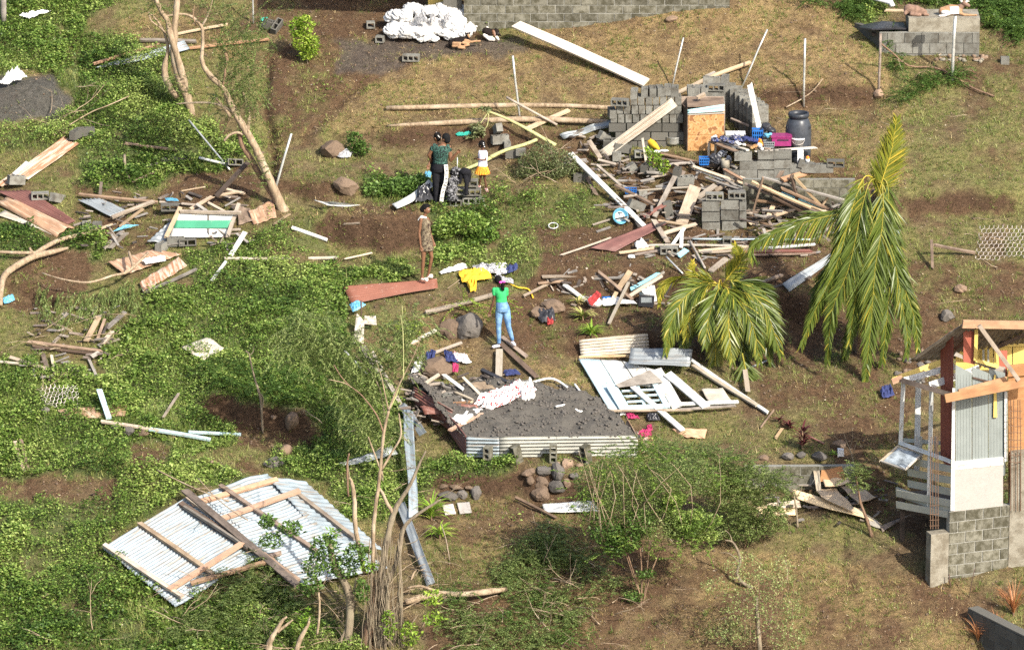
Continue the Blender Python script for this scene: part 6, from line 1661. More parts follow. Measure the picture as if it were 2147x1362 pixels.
plank|955|822|.3|1000|842|.33|6|.03|wood_pale|cream slat in the heap on the gravel bed
plank|1010|775|.3|1090|812|.2|8|.05|plastic_black|black folded gutter behind the heap on the gravel bed
plank|1045|830|.35|1075|845|.3|10|.03|wood_tan|tan board end by the white and red cloth
'''
for ln in PL.strip().split('\n'):
 f = ln.split('|'); nm = f[0]
 if nm == 'pipe' :
  lying('pipe',[(float(f[1]),float(f[2]),float(f[3])),((float(f[1]) + float(f[4]))/2,(float(f[2]) + float(f[5]))/2,(float(f[3]) + float(f[6]))/2),(float(f[4]),float(f[5]),float(f[6]))],float(f[7])/PXM/2,f[9],f[10],cat='pipe')
 else:
  plank(nm,float(f[1]),float(f[2]),float(f[3]),float(f[4]),float(f[5]),float(f[6]),float(f[7]),float(f[8]),f[9],f[10])
# ply in the gravel bed heap
psheet('plywood_sheet',[(985,800,.25),(1000,815,.3),(1062,822,.25),(1040,795,.2)],1,'wood_tan','bent brown plywood in the heap on the gravel bed',flatp=True,warp=.05,cat='board')
psheet('red_sheet',[(880,850,.42),(890,868,.35),(1010,870,.4),(1000,848,.48)],3,'zinc_red','torn pinkish red sheet over the broken left end of the gravel bed',warp=.08,amp=.012,cat='metal sheet')
psheet('red_sheet',[(920,855,.5),(930,878,.4),(985,888,.4),(975,855,.5)],3,'peeling_red','folded flaking red sheet hanging at the left of the gravel bed',warp=.08,amp=.012,cat='metal sheet')
# random small scraps under the two rubble heaps (past counting)
mb = MB()
def scraps(n,poly_,hmax,L=(.08,.45)):
 for _ in range(n):
  x = random.uniform(poly_[0],poly_[2]); y = random.uniform(poly_[1],poly_[3]); a = P(x,y,random.uniform(.01,hmax))
  d = V3((random.gauss(0,1),random.gauss(0,.6),random.gauss(0,.18))).normalized()*random.uniform(*L)
  b = a + d; b.z = max(b.z,float(T(b.x,b.y)[0]) + .02); mb.bar(a,b,random.uniform(.02,.08),random.uniform(.012,.03),mi=random.randint(0,3))
scraps(150,(1270,340,1560,480),.25); scraps(130,(1560,390,1780,490),.3,(.1,.6)); scraps(60,(1330,495,1700,540),.05); scraps(60,(1130,570,1400,640),.05,(.06,.3))
scraps(190,(860,780,1060,890),.3,(.06,.35)); scraps(90,(180,400,520,520),.15); scraps(70,(60,640,240,800),.12,(.06,.4)); scraps(50,(1580,1000,1860,1095),.15,(.06,.35)); scraps(60,(1180,270,1330,360),.2)
mb.build('wood_scraps',[M['wood_brown'],M['wood_tan'],M['wood_dark'],M['wood_grey']],origin=V3((0,0,0)),label='broken laths and splinters strewn through the rubble',kind='stuff')
# ------------------------------------------------------------------ long poles and upright pipes
for pts,r,m,lb in [([(810,227,0),(1000,222,0),(1150,221,0),(1282,226,0)],[.055,.06,.055,.05],'bark_pale','upper of two long pale poles lying across the slope'),([(812,264,0),(950,257,.04),(1100,250,.05),(1275,256,.02)],[.03,.065,.07,.06],'bark_pale','lower of two long pale poles, its left end pointed'),
  ([(945,256,.12),(1100,246,.12),(1200,248,.1)],.022,'wood_orange','thin orange rod lying on the lower long pole'),([(1062,204,.5),(1120,236,.3),(1168,262,.05)],.03,'wood_tan','short pole slanting down across the two long poles'),
  ([(396,252,.3),(440,305,.15),(482,356,.05)],.022,'pipe','thin grey rod lying between the two broken trees'),([(938,605,.02),(1000,560,.03)],.01,'wood_tan','thin stick by the yellow cloth')]:
 lying('wooden_pole',pts,r,m,lb,cat='pole')
for x1,y1,x2,y2,r,dy,m,lb in [(1091,258,1075,117,.026,0,'pipe','thin grey pole standing where the long poles cross'),(1409,184,1433,79,.020,.2,'pipe','leaning metal pipe behind the stepped block wall'),(1556,182,1609,62,.022,.3,'pipe','metal pipe leaning right behind the curved block wall'),
  (1685,224,1688,81,.028,0,'pipe','upright pale pipe behind the black barrel'),(1842,204,1846,70,.032,0,'wood_brown','brown-topped upright pole left of the tank'),(1996,172,2003,34,.04,0,'pipe','thick steel pole with a white box on top, in front of the tank'),
  (574,408,611,280,.028,.2,'pipe','leaning grey pole at the foot of the leaning pale tree'),(531,52,530,-30,.022,0,'pipe','thin pole at the top edge right of the pale tree'),(757,694,757,630,.018,0,'iron','short rusty stake by the blue cloth'),(8,52,6,-40,.075,0,'wood_grey','thick grey post in the top left corner'),
  (960,395,959,330,.012,0,'pipe','thin grey rod standing in the black clothes on the small block pile'),(1992,1232,1990,1203,.012,0,'iron','short dark stake in front of the house base'),(2031,1255,2044,1190,.008,0,'iron','thin dark rod in front of the house base wall')]:
 pole('metal_pole' if m in ('pipe','iron') else 'wooden_pole',x1,y1,x2,y2,r,m,lb,dy)
bx = PY(2001,22,P(1996,172).y); MB().box(bx,(.20,.14,.15),jit=.01).build('plastic_box',M['plastic_white'],label='white box on top of the steel pole, in front of the tan goat',cat='box')
# ------------------------------------------------------------------ loose blocks
for x,y,h,r,m,lb in [
 (862,121,.09,(90,0,-6),BLK,'block on its side with three holes on the upper yard'),(797,82,.1,(90,0,-10),HALF,'half block lying alone on the yard left of the sacks'),(777,52,.1,(90,0,5),HALF,'small block right beside the white sacks'),
 (567,52,.1,(30,20,40),BLK2,'tilted dark block by the young bush, left one'),(580,56,.1,(20,-30,60),BLK2,'tilted dark block by the young bush, right one'),(34,377,.22,(0,8,30),BLK,'grey block on the lower end of the rusty sheet'),
 (159,281,.2,(0,0,70),BLK2,'grey block on the upper end of the rusty sheet'),(180,276,.14,(0,0,10),BLK2,'flat grey block beyond the upper end of the rusty sheet'),(84,410,.15,(90,0,8),BLK,'block with two holes at the upper side of the maroon sheet'),
 (120,415,.1,(0,20,60),BLK,'block turned edge-on next to the one with two holes'),(490,341,.1,(70,10,30),BLK2,'split block by the foot of the leaning tree'),(356,434,.18,(90,0,5),BLK2,'dark three-hole block in the heap above the white panel'),
 (340,517,.12,(0,0,65),BLK,'block end-on in front of the green-striped panel'),(368,506,.12,(0,0,10),BLK,'long block behind the end-on one by the green-striped panel'),(392,508,.1,(80,0,12),BLK2,'block with two dark holes at the bottom of the green-striped panel'),
 (182,473,.06,(0,0,5),HALF,'small mossy block near the plank heap, left'),(204,474,.06,(0,0,-5),HALF,'small mossy block near the plank heap, right'),(1525,504,.1,(90,0,-4),HALF,'loose block on the light pipe'),
 (1402,524,.08,(90,0,6),BLK,'half-buried block with holes on the terrace'),(1042,272,.1,(0,30,110),BLK,'dark block leaning at the left of the fallen papaya'),(1048,292,.12,(0,0,20),BLK,'block lying across under the papaya stem'),(1063,305,.1,(0,0,95),BLK,'block behind the papaya stem, end-on'),
 (1078,322,.1,(0,0,0),BLK2,'lowest dark block by the hedge clippings'),(1092,318,.15,(90,0,80),HALF,'small block with its end lit by the hedge clippings'),(1270,290,.2,(0,35,30),BLK,'block tipped down beside the leaning corrugated strips'),(1283,300,.2,(20,0,0),BLK2,'block behind the tipped block'),
 (1293,328,.15,(0,0,4),HALF,'block under the lower end of the corrugated strips'),(1305,310,.18,(0,10,10),BLK2,'dark block next to the corrugated strips'),(1348,322,.2,(90,0,5),BLK,'block with one hole beside the upright pale stake'),(1355,352,.2,(0,0,70),BLK2,'tall dark block below the upright pale stake'),
 (1375,358,.15,(0,0,20),BLK2,'block hidden behind the leafy vine'),(1334,430,.15,(0,25,25),BLK,'block tipped over in front of the blue crate'),(1346,408,.12,(0,0,20),HALF,'small block right of the blue crate'),(1436,378,.3,(10,0,15),BLK,'block on top of the middle rubble pile'),(1420,362,.35,(0,0,80),BLK2,'block tucked behind the top of the middle rubble pile'),
 (1400,440,.15,(0,80,15),BLK2,'small holed block standing between two boards'),(1325,352,.12,(0,60,20),HALF,'narrow block by the grey batten'),(1220,372,.08,(0,0,5),BLK2,'brownish block half in the grass by the hedge clippings'),(1690,345,.3,(0,20,10),BLK2,'tilted block below the white bucket'),
 (935,835,.3,(0,0,20),HALF,'small block on the gravel bed heap'),(2107,128,.05,(0,0,0),HALF,'small brown stone-like block right of the tank')]:
 o = block(x,y,h,r,lb,m)
# small block pile with black clothes, beside the woman
bp = P(985,428)
for i,(x,y,h,r,m) in enumerate([(950,424,.09,(90,0,0),BLK),(988,420,.1,(90,0,2),BLK),(1006,420,.1,(90,0,-3),HALF),(965,400,.28,(90,0,5),HALF),(990,402,.28,(90,0,3),BLK),(993,383,.45,(90,0,0),HALF),(940,404,.28,(0,0,0),BLK2),(940,385,.45,(0,0,5),BLK2)]):
 o = link('concrete_block',m,None,None,PY(x,y,bp.y + .05),['bottom left block of the pile beside the woman','bottom middle holed block of the pile beside the woman','bottom right holed block of the pile beside the woman','small block under the hanging black jacket','second-level holed block of the pile beside the woman','top right block of the pile beside the woman','middle block hidden under black clothes beside the woman','top block hidden under black clothes beside the woman'][i],'concrete block','blocks of the pile beside the woman'); o.rotation_euler = [R(v) for v in r]
B = Blob()
def zz(x,y,d=0): return PY(870 + x/7.568,265 + y/7.568,bp.y - .1 + d)
B.ell(zz(640,720,.1),(.14,.12,.10)).ell(zz(620,860,.05),(.16,.12,.12)).ell(zz(580,1000),(.14,.1,.16)).ell(zz(590,1120,-.02),(.15,.1,.14)); B.build('black_clothes','cloth_dark_print',origin=bp,label='black and grey patterned clothes draped over the small block pile',cat='clothes',voxel=.016,it=1,crinkle=.05)
B = Blob(); B.ell(zz(800,720),(.14,.1,.09)).chain([zz(740,720),zz(780,700),zz(860,760),zz(860,870)],[.05,.07,.06,.035]).chain([zz(800,780,-.02),zz(820,900,-.05),zz(815,1070,-.05)],[.06,.05,.045]).chain([zz(730,760),zz(720,900)],[.05,.03]); B.build('black_jacket','cloth_black',origin=bp + V3((.1,0,0)),label='black jacket with hanging sleeve on the small block pile',cat='jacket',voxel=.014,it=2)
# ------------------------------------------------------------------ rocks
for x,y,w,h,m,lb in [(697,310,66,46,'rock','large brown boulder on the upper left slope'),(725,386,58,42,'rock','round brown boulder in the dug earth'),(985,682,66,66,'rock_grey','dark rounded boulder behind the girl in jeans'),(945,685,50,50,'rock','brown flank of the boulder left of the dark one'),
  (612,878,36,46,'rock','tan upright stone in the dark hollow'),(597,942,40,30,'rock_tan','round tan rock below the hollow'),(576,968,50,24,'rock_grey','flat grey-brown rock below the round one'),(574,874,12,12,'rock_tan','small stone in the dark hollow'),(1842,195,24,26,'rock_tan','reddish stone at the foot of the brown-topped pole'),
  (1408,38,36,18,'rock_tan','reddish stone on the slope under the house wall'),(2012,604,34,20,'rock_tan','pale round stone on the right slope'),(1985,660,34,30,'rock_grey','grey rock above the small house roof'),(1160,640,60,40,'rock','brown boulder behind the black jacket on the ground'),(1128,655,40,30,'rock','lower brown boulder left of that'),
  (240,896,24,16,'rock_grey','grey stone under the pale blue beam, leftmost'),(270,902,28,22,'rock_grey','grey pointed stone under the pale blue beam'),(300,908,30,18,'rock','brown stone under the pale blue beam'),(365,914,12,8,'rock_tan','small tan stone under the pale blue beam'),(95,858,20,16,'rock_grey','stone at the foot of the wire netting'),(445,968,12,10,'rock_tan','small cube-like stone in the earth patch'),
  (940,1038,42,26,'rock_grey','broad flat stone at the left of the low stone row'),(970,1036,26,24,'rock_grey','rounded stone in the low stone row'),(998,1032,26,28,'rock_grey','pointed grey stone at the right of the low stone row'),(955,1020,30,12,'rock','thin brown stone on the low stone row'),(985,1022,24,10,'rock','small brown stone on the low stone row'),(930,1018,18,12,'rock','brown stone at the upper left of the low stone row'),
  (1108,990,28,22,'rock','brown stone in the heap below the bed, top left'),(1140,985,40,24,'rock_grey','grey stone in the heap below the bed, top'),(1190,970,30,26,'rock_tan','reddish stone right against the bed front'),(1215,976,16,14,'rock_tan','small reddish stone by the bed front'),(1170,990,28,44,'rock_grey','tall grey stone in the heap below the bed'),
  (1138,1010,30,28,'rock','brown stone in the middle of the heap below the bed'),(1168,1018,42,34,'rock_grey','big blue-grey stone in the heap below the bed'),(1135,1036,42,34,'rock','big brown stone at the bottom of the heap below the bed'),(1190,1012,18,22,'rock_tan','small brown stone right of the big grey one'),(1112,1006,22,20,'rock','brown stone at the left of the heap'),(1205,996,22,16,'rock_grey','dark stone at the right of the heap'),(1170,970,12,10,'rock_tan','tiny reddish stone above the heap'),
  (1760,930,36,22,'rock','dark stone above the block terrace wall'),(1652,955,30,20,'rock_grey','grey stone on the block terrace wall, left'),(1680,952,24,16,'rock_grey','grey stone on the block terrace wall, second'),(1718,955,34,24,'rock_grey','dark stone on the block terrace wall, right'),(1600,958,26,14,'rock','stone at the left start of the terrace wall'),
  (1560,250,10,8,'rock_tan','small stone near the curved block wall')]:
 rock('rock',x,y,w,h,lb,m)
for i in range(26): rock('rock',random.uniform(1960,2085),random.uniform(113,128),random.uniform(9,17),random.uniform(6,11),'small rubble stone at the foot of the tank wall',random.choice(['rock_tan','rock','concrete']),group='rubble stones along the tank wall',sub=2)
for i in range(34): rock('rock',random.uniform(1870,1990),random.uniform(735,800),random.uniform(10,24),random.uniform(8,18),'rough clod of earth and stone left of the small house roof',random.choice(['rock','rock_grey','rock']),group='clods by the small house',sub=2)
# terrace wall of old blocks
a = P(1560,1008); b_ = P(1795,998)
blockwall('terrace_wall',(a.x,a.y),(b_.x,b_.y - .05),a.z - .25,a.z + .42,'low terrace wall of dark old blocks behind the plywood heap',me=OBLK,gap=.02,jit=.02)
# ------------------------------------------------------------------ belongings
# black barrel
yB = P(1674,335).y
c = PY(1673,337,yB); zt_ = PY(1673,236,yB).z - c.z; t = thing('barrel',c,'black plastic barrel with a wide neck standing behind the belongings','barrel')
MB().lathe([(.24,0),(.285,.04),(.30,.3),(.30,zt_*.60),(.285,zt_*.75),(.24,zt_*.86),(.205,zt_*.90)],c,28).build('body',M['drum'],t,True)
MB().lathe([(.205,zt_*.90),(.235,zt_*.91),(.24,zt_*.95),(.235,zt_*1.0),(.20,zt_*1.0),(.195,zt_*.92)],c,28,cap=False).build('rim',M['drum_rim'],t,True)
MB().lathe([(.205,zt_*.93),(.001,zt_*.93)],c,24,cap=False).build('mouth_shade',M['cloth_black'],t)  # black disc stands for the shade inside the barrel mouth
for a in (200,330): MB().box(c + V3((.28*math.cos(R(a)),.28*math.sin(R(a)),zt_*.72)),(.10,.04,.06),Matrix.Rotation(R(a + 90),3,'Z')).build('handle',M['drum_rim'],t)
# heap on the table
yt = yW
zt_ = PY(1600,315,yt).z
tb = thing('table',PY(1570,350,yt + .3),'plank-topped table under the heap of clothes, partly on the block wall','table')
def tp(x,y,d): return PY(x,y,yt + d)
for (x1,y1,d1,x2,y2,d2,w) in [(1490,296,.9,1545,318,.1,7),(1500,293,1.0,1568,315,.1,5),(1520,290,1.1,1590,312,.2,8),(1550,288,1.2,1610,312,.2,8),(1585,318,.1,1712,309,.3,5)]:
 board('top_board',tp(x1,y1,d1),tp(x2,y2,d2),w/PXM*2,.03,'wood_pale' if w < 7 else 'wood_brown',parent=tb,n=(0,0,1))
for x,y,d,h in ((1486,300,.9,.42),(1500,300,.8,.4)): p = tp(x,y,d); MB().box(p - V3((0,0,h/2)),(.05,.06,h)).build('leg',M['wood_pale'],tb)
def heapthing(name,items,mat,label,cat,vox=.012,it=2):
 B = Blob();
 for x,y,d,rx,ry,rz in items: B.ell(tp(x,y,d),(rx,ry,rz),rot=Matrix.Rotation(random.uniform(-.4,.4),3,'Y'))
 return B.build(name,mat,origin=tp(items[0][0],items[0][1] + 5,items[0][2]),label=label,cat=cat,voxel=vox,it=it,crinkle=.03)
heapthing('clothes',[(1500,293,.7,.10,.1,.05),(1520,292,.7,.14,.12,.07),(1540,289,.7,.14,.12,.07),(1552,294,.6,.13,.12,.06),(1533,298,.5,.12,.1,.04)],'cloth_mixed','dark rumpled clothes heaped on the left of the table','clothes')
heapthing('clothes',[(1562,290,.6,.10,.1,.06),(1572,293,.55,.09,.1,.06),(1583,296,.5,.08,.1,.05)],'cloth_navy','navy blue clothes in the middle of the table heap','clothes')
heapthing('cloth',[(1550,302,.3,.06,.06,.035),(1560,303,.3,.05,.06,.03),(1545,299,.35,.05,.05,.04)],'cloth_white','small white cloth at the front of the table heap','cloth')
heapthing('cloth',[(1497,288,.9,.07,.08,.05)],'cloth_white','white cloth at the left back corner of the table','cloth')
heapthing('cloth',[(1592,304,.2,.07,.06,.06),(1597,312,.1,.05,.05,.05)],'cloth_white','white hanging cloth beside the orange one on the table','cloth')
heapthing('cloth',[(1594,296,.3,.05,.06,.07),(1598,302,.28,.04,.05,.06)],'cloth_orange','bright orange cloth beside the grey crate','cloth')
heapthing('bowl',[(1580,308,.15,.11,.09,.035)],'rust_ply','rusty brown basin at the front edge of the table','bowl')
heapthing('cloth',[(1546,279,.8,.07,.07,.05),(1555,283,.8,.05,.05,.04)],'cloth_white','pale cloth behind the dark clothes','cloth')
heapthing('black_bag',[(1607,266,.8,.12,.1,.10),(1618,275,.8,.10,.1,.08),(1600,272,.8,.08,.08,.08)],'bag_black','black rounded bag on top of the heap between basket and barrel','bag')
heapthing('blue_bag',[(1607,284,.5,.08,.08,.05),(1616,281,.5,.05,.06,.04)],'plastic_sky','light blue plastic bag under the black bag','bag')
heapthing('black_bag',[(1577,275,.8,.05,.06,.07)],'bag_black','small black bag left of the blue basket','bag')
def crate(x,y,d,w,dp,h,mat,label,cat='crate',slots=5,taper=.9,lid=None):
 c = tp(x,y,d); t = thing('crate',c,label,cat); hw,hd = w/2,dp/2; k = taper
 lo = [c + V3((sx*hw*k,sy*hd*k,0)) for sx,sy in ((-1,-1),(1,-1),(1,1),(-1,1))]; hi = [c + V3((sx*hw,sy*hd,h)) for sx,sy in ((-1,-1),(1,-1),(1,1),(-1,1))]
 for i in range(4):
  j = (i + 1) % 4; mb = MB()
  for f in (0.06,.5,.94): mb.bar(lo[i].lerp(hi[i],f),lo[j].lerp(hi[j],f),h*(.16 if f != .5 else .10),.012,(lo[i] - lo[j]).cross(V3((0,0,1))))
  for s in range(slots + 1): f = s/slots; mb.bar(lo[i].lerp(lo[j],f),hi[i].lerp(hi[j],f),.016,.010,(lo[i] - lo[j]).cross(V3((0,0,1))))
  mb.build('side',M[mat],t)
 MB().add(lo,[(0,1,2,3)]).build('bottom',M[mat],t); MB().box(c + V3((0,0,h*.35)),(w*.82,dp*.82,h*.6)).build('contents',M[lid or 'cloth_black'],t)
 return t
crate(1588,292,.7,.24,.22,.24,'plastic_blue','blue slotted plastic basket on the table heap','basket')
crate(1612,308,.35,.24,.2,.14,'plastic_grey','grey open crate in front of the black bag')
c = tp(1638,304,.45); t = thing('storage_box',c,'magenta plastic storage box on the block wall','storage box')
MB().box(c + V3((0,0,.11)),(.44,.3,.2)).build('body',M['plastic_magenta'],t); MB().box(c + V3((0,0,.225)),(.48,.34,.035)).build('rim',M['plastic_magenta'],t); MB().box(c + V3((.03,-.152,.15)),(.26,.008,.03)).build('grip',M['plastic_black'],t)
c = tp(1673,309,.5); t = thing('bucket',c,'white plastic bucket between the magenta box and the barrel','bucket')
MB().lathe([(.12,0),(.15,.2),(.155,.20),(.155,.22),(.14,.22)],c,20).build('body',M['plastic_white'],t,True); MB().tube([c + V3((.15*math.cos(a),-.14*abs(math.sin(a)) - .02,.2 - .10*math.sin(a))) for a in np.linspace(0,math.pi,9)],.005,5).build('handle',M['wire'],t)
c = tp(1678,340,.1); MB().box(c + V3((0,0,.14)),(.14,.1,.28)).build('white_plastic',M['plastic_white'],label='white plastic panel under the bucket',cat='panel')
c = tp(1693,340,.0); t = thing('jar',c,'small white jar with orange top beside the barrel foot','jar'); MB().lathe([(.05,0),(.05,.08)],c,14).build('body',M['plastic_white'],t,True); MB().lathe([(.04,.08),(.045,.10),(.03,.14)],c,12).build('lid',M['cloth_orange'],t,True)
c = tp(1540,300,1.2); t = thing('cooler',c,'grey-white chest or appliance behind the table heap','appliance'); MB().box(c + V3((-.02,0,.05)),(.34,.3,.34)).build('body',M['plastic_grey'],t); MB().box(c + V3((.02,0,.235)),(.46,.34,.03)).build('lid',M['plastic_white'],t)
plank('batten',1532,248,.55,1570,264,.5,4,.03,'wood_brown','thin brown batten behind the white chest')
# under the table
for nm,it,m,lb,ct in [('tyre_bag',[(1497,332,.3,.13,.1,.12),(1505,338,.25,.1,.1,.1)],'bag_black','black bulging bag under the left of the table','bag'),('cloth',[(1515,322,.5,.12,.08,.09),(1528,335,.3,.08,.08,.1)],'cloth_stripe','striped pale cloth hanging under the table','cloth')]: heapthing(nm,it,m,lb,ct)
crate(1476,344,.35,.22,.2,.16,'plastic_blue','dark blue crate on the floor left of the table')
c = tp(1521,352,.2); MB().lathe([(.10,0),(.11,.12),(.10,.20),(.09,.20),(.09,.03)],c,16).build('rusty_tin',M['concrete'],label='grey cement-crusted pot under the table',cat='pot',smooth=True)
c = P(1411,302,.02); MB().lathe([(.13,0),(.16,.05),(.16,.17),(.17,.18),(.15,.18),(.15,.04)],c,20).build('metal_pot',M['pipe'],label='grey metal pot in the shadow left of the cabinet',cat='pot',smooth=True)
B = Blob(); B.chain([P(1362,296,.12),P(1372,305,.08),P(1380,312,.06)],[.09,.08,.04]); B.build('yellow_bag','cloth_yellow',origin=P(1368,305),label='yellow cloth bundle on the store floor left of the cabinet',cat='cloth')
B = Blob(); B.ell(P(1392,316,.04),(.12,.05,.03)).ell(P(1376,318,.04),(.09,.05,.04)); B.build('cloth','cloth_white',origin=P(1388,316),label='flat white rag beside the yellow bundle',cat='cloth')
# blue slotted crate and blue satellite-like dish in rubble
t = crate(1330,0,0,.26,.2,.10,'plastic_blue','small blue slotted tray lying in the rubble','tray'); d_ = P(1322,404,.12) - WORLD[t.name]; t.location = P(1322,404,.12)
c = P(1301,462,.12); t = thing('basin',c,'light blue round basin standing on edge beside the long white plank','basin')
ax = Matrix.Rotation(R(70),3,'X') @ Matrix.Rotation(R(14),3,'Y'); cc_ = c + V3((0,0,.10)); MB().lathe([(.02,-.07),(.12,-.07),(.165,0),(.18,.015),(.185,.0),(.13,-.085),(.02,-.085)],cc_,26,ax=ax).build('bowl',M['plastic_sky'],t,True); MB().lathe([(.001,-.062),(.115,-.062)],cc_,26,ax=ax,cap=False).build('inside',M['paint_ice'],t)
ln = [P(1160 + 10*math.cos(a),473 + 6*math.sin(a),.05) for a in np.linspace(0,6.28,14)]; MB().tube(ln,.012,6).build('white_ring',M['plastic_white'],label='white plastic ring lying in the grass left of the rubble',cat='ring',smooth=True)
# clothes on the grass bank
patch('cloth',[(962,572,.05),(1022,566,.05),(1032,588,.05),(968,596,.05)],'cloth_yellow','bright yellow cloth spread over the grass bank, upper part',amp=.09,fold=1.3)
patch('cloth',[(975,588,.05),(1000,585,.05),(998,614,.02),(986,616,.02)],'cloth_yellow','hanging yellow sleeve below the spread yellow cloth',amp=.08,fold=1.3)
patch('cloth',[(922,573,.04),(975,556,.05),(982,565,.05),(925,578,.03)],'cloth_white','long white cloth left of the yellow cloth',amp=.06)
patch('cloth',[(990,560,.06),(1055,558,.06),(1060,578,.05),(1000,575,.05)],'cloth_stripe','grey and white patterned cloth behind the yellow cloth',amp=.08)
patch('cloth',[(1035,560,.06),(1062,556,.06),(1066,575,.05),(1042,580,.05)],'cloth_white','small white garment near the girl with the pink hair tie',amp=.08)
patch('cloth',[(1052,562,.05),(1086,558,.04),(1084,570,.04),(1058,578,.04)],'cloth_navy','dark blue jeans lying at the right of the clothes row',amp=.07)
patch('cloth',[(1038,580,.08),(1075,590,.06),(1078,598,.05),(1040,592,.06)],'cloth_grey','grey cloth just behind the girl with the pink hair tie',amp=.06)
lying('strap',[(1060,590,.03),(1085,602,.03),(1108,606,.03),(1118,625,.02)],.018,'cloth_yellow','yellow strap trailing right of the girl in jeans',cat='strap')
patch('cloth',[(732,642,.2),(752,634,.3),(768,642,.25),(740,658,.15)],'plastic_sky','sky blue cloth caught at the left end of the peeling red sheet',amp=.06)
patch('cloth',[(238,487,.14),(262,474,.16),(292,474,.14),(262,482,.12)],'plastic_sky','blue curved plastic strip in the plank heap',amp=.03,cat='strip')
patch('cloth',[(345,418,.1),(372,420,.1),(374,424,.08),(350,424,.08)],'plastic_sky','thin blue scrap behind the frame of the green-striped panel',amp=.03,cat='scrap')
patch('cloth',[(5,628,.05),(28,620,.05),(32,632,.04),(10,640,.03)],'plastic_sky','pale blue plastic scrap at the far left by the fallen trunk',amp=.05,cat='plastic')
patch('cloth',[(1120,658,.06),(1160,652,.1),(1165,676,.05),(1135,682,.04)],'bag_black','shiny black jacket lying on the earth right of the girl in jeans',amp=.12)
patch('cloth',[(1146,672,.06),(1162,668,.06),(1160,682,.04),(1148,684,.04)],'cloth_red','small red cloth at the corner of the shiny black jacket',amp=.06)
B = Blob(); c = P(1247,642,.02); B.ell(c + V3((-.02,0,.12)),(.15,.12,.14)).ell(c + V3((.05,0,.08)),(.12,.12,.10)); B.build('shopping_bag','cloth_print',origin=c,label='red and white printed bag on the bank',cat='bag')
patch('cloth',[(1232,632,.25),(1252,612,.34),(1262,622,.3),(1240,645,.1)],'cloth_red','red flap over the printed bag',amp=.05)
c = P(1272,626,.06); MB().tube([c + V3((-.1,0,0)),c + V3((.08,.02,0)),c + V3((.12,.02,0))],[.05,.05,.02],12).build('bottle',M['plastic_blue'],label='blue bottle lying right of the printed bag',cat='bottle',smooth=True)
patch('cloth',[(1260,632,.05),(1290,628,.05),(1335,640,.04),(1265,645,.04)],'cloth_white','white crumpled cloth between the printed bag and the black box',amp=.08)
c = P(1355,640,.02); t = thing('black_case',c,'black plastic case left of the small palm','case'); MB().box(c + V3((0,0,.13)),(.34,.24,.26),Matrix.Rotation(R(6),3,'Y')).build('body',M['plastic_black'],t); MB().box(c + V3((0,-.125,.16)),(.24,.01,.12)).build('panel',M['plastic_grey'],t)
patch('plastic_sheet',[(1345,612,.3),(1372,602,.35),(1378,635,.1),(1362,638,.1)],'cloth_white','white torn plastic behind the black case',amp=.08,cat='plastic')
patch('rag',[(1330,515,.08),(1345,506,.1),(1362,520,.05),(1335,526,.04)],'cloth_white','white rag on the end of a plank on the terrace',amp=.08,cat='cloth')
patch('rag',[(1316,538,.02),(1330,537,.02),(1332,543,.02),(1318,543,.02)],'cloth_white','small white scrap on the bare terrace',amp=.03,cat='cloth')
patch('rag',[(868,768,.05),(885,764,.08),(888,782,.04),(862,786,.03)],'cloth_white','white cloth left of the mound of earth',amp=.1,cat='cloth')
patch('rag',[(893,745,.1),(915,740,.14),(908,764,.2),(890,765,.15)],'cloth_navy','navy cloth on the back of the earth mound',amp=.1,cat='cloth')
patch('rag',[(930,738,.1),(948,745,.1),(962,764,.05),(935,760,.05)],'cloth_navy','navy cloth on the right of the earth mound',amp=.08,cat='cloth')
patch('rag',[(950,742,.08),(965,748,.08),(968,762,.04),(952,760,.04)],'cloth_print','red and white patterned cloth on the slope right of the mound',amp=.08,cat='cloth')
patch('rag',[(963,744,.08),(980,752,.06),(990,764,.03),(970,765,.03)],'cloth_white','white shirt end beside the red and white cloth',amp=.08,cat='cloth')
patch('rag',[(948,765,.2),(962,768,.15),(960,784,.1),(948,782,.12)],'cloth_magenta','dark pink cloth at the right side of the earth mound',amp=.06,cat='cloth')
rock('earth_mound',912,768,78,56,'brown hardened mound of earth at the back of the gravel bed','rock',cat='earth mound')
patch('bedding',[(1000,850,.35),(1095,812,.3),(1122,828,.3),(1020,868,.35)],'cloth_print','long white and red bedding lying on the gravel bed',amp=.20,fold=2.2,ragged=.22)
patch('bedding',[(1085,815,.3),(1118,810,.3),(1120,838,.3),(1095,850,.28)],'cloth_white','white crumpled end of the bedding on the gravel bed',amp=.2,fold=2,ragged=.2)
patch('bedding',[(945,880,.45),(1010,860,.4),(1015,872,.4),(970,895,.45)],'cloth_white','white lining along the left rim of the gravel bed',amp=.08,cat='cloth')
patch('rag',[(1308,866,.05),(1325,872,.05),(1342,882,.03),(1318,880,.03)],'cloth_magenta','magenta cloth under the lower edge of the fallen white panel',amp=.07,cat='cloth')
patch('rag',[(1338,912,.1),(1362,902,.1),(1368,916,.05),(1345,920,.04)],'cloth_magenta','magenta cloth at the right corner of the gravel bed',amp=.08,cat='cloth')
patch('rag',[(1355,897,.05),(1366,892,.06),(1368,904,.04),(1358,906,.04)],'cloth_magenta','small magenta scrap above the corner of the gravel bed',amp=.05,cat='cloth')
patch('rag',[(1354,875,.04),(1378,872,.05),(1384,884,.03),(1360,885,.03)],'bag_black','black bag under the fallen white panel',amp=.08,cat='bag')
patch('rag',[(1298,862,.08),(1310,860,.08),(1312,872,.04),(1300,874,.04)],'cloth_white','white scrap at the lower left corner of the fallen panel',amp=.05,cat='cloth')
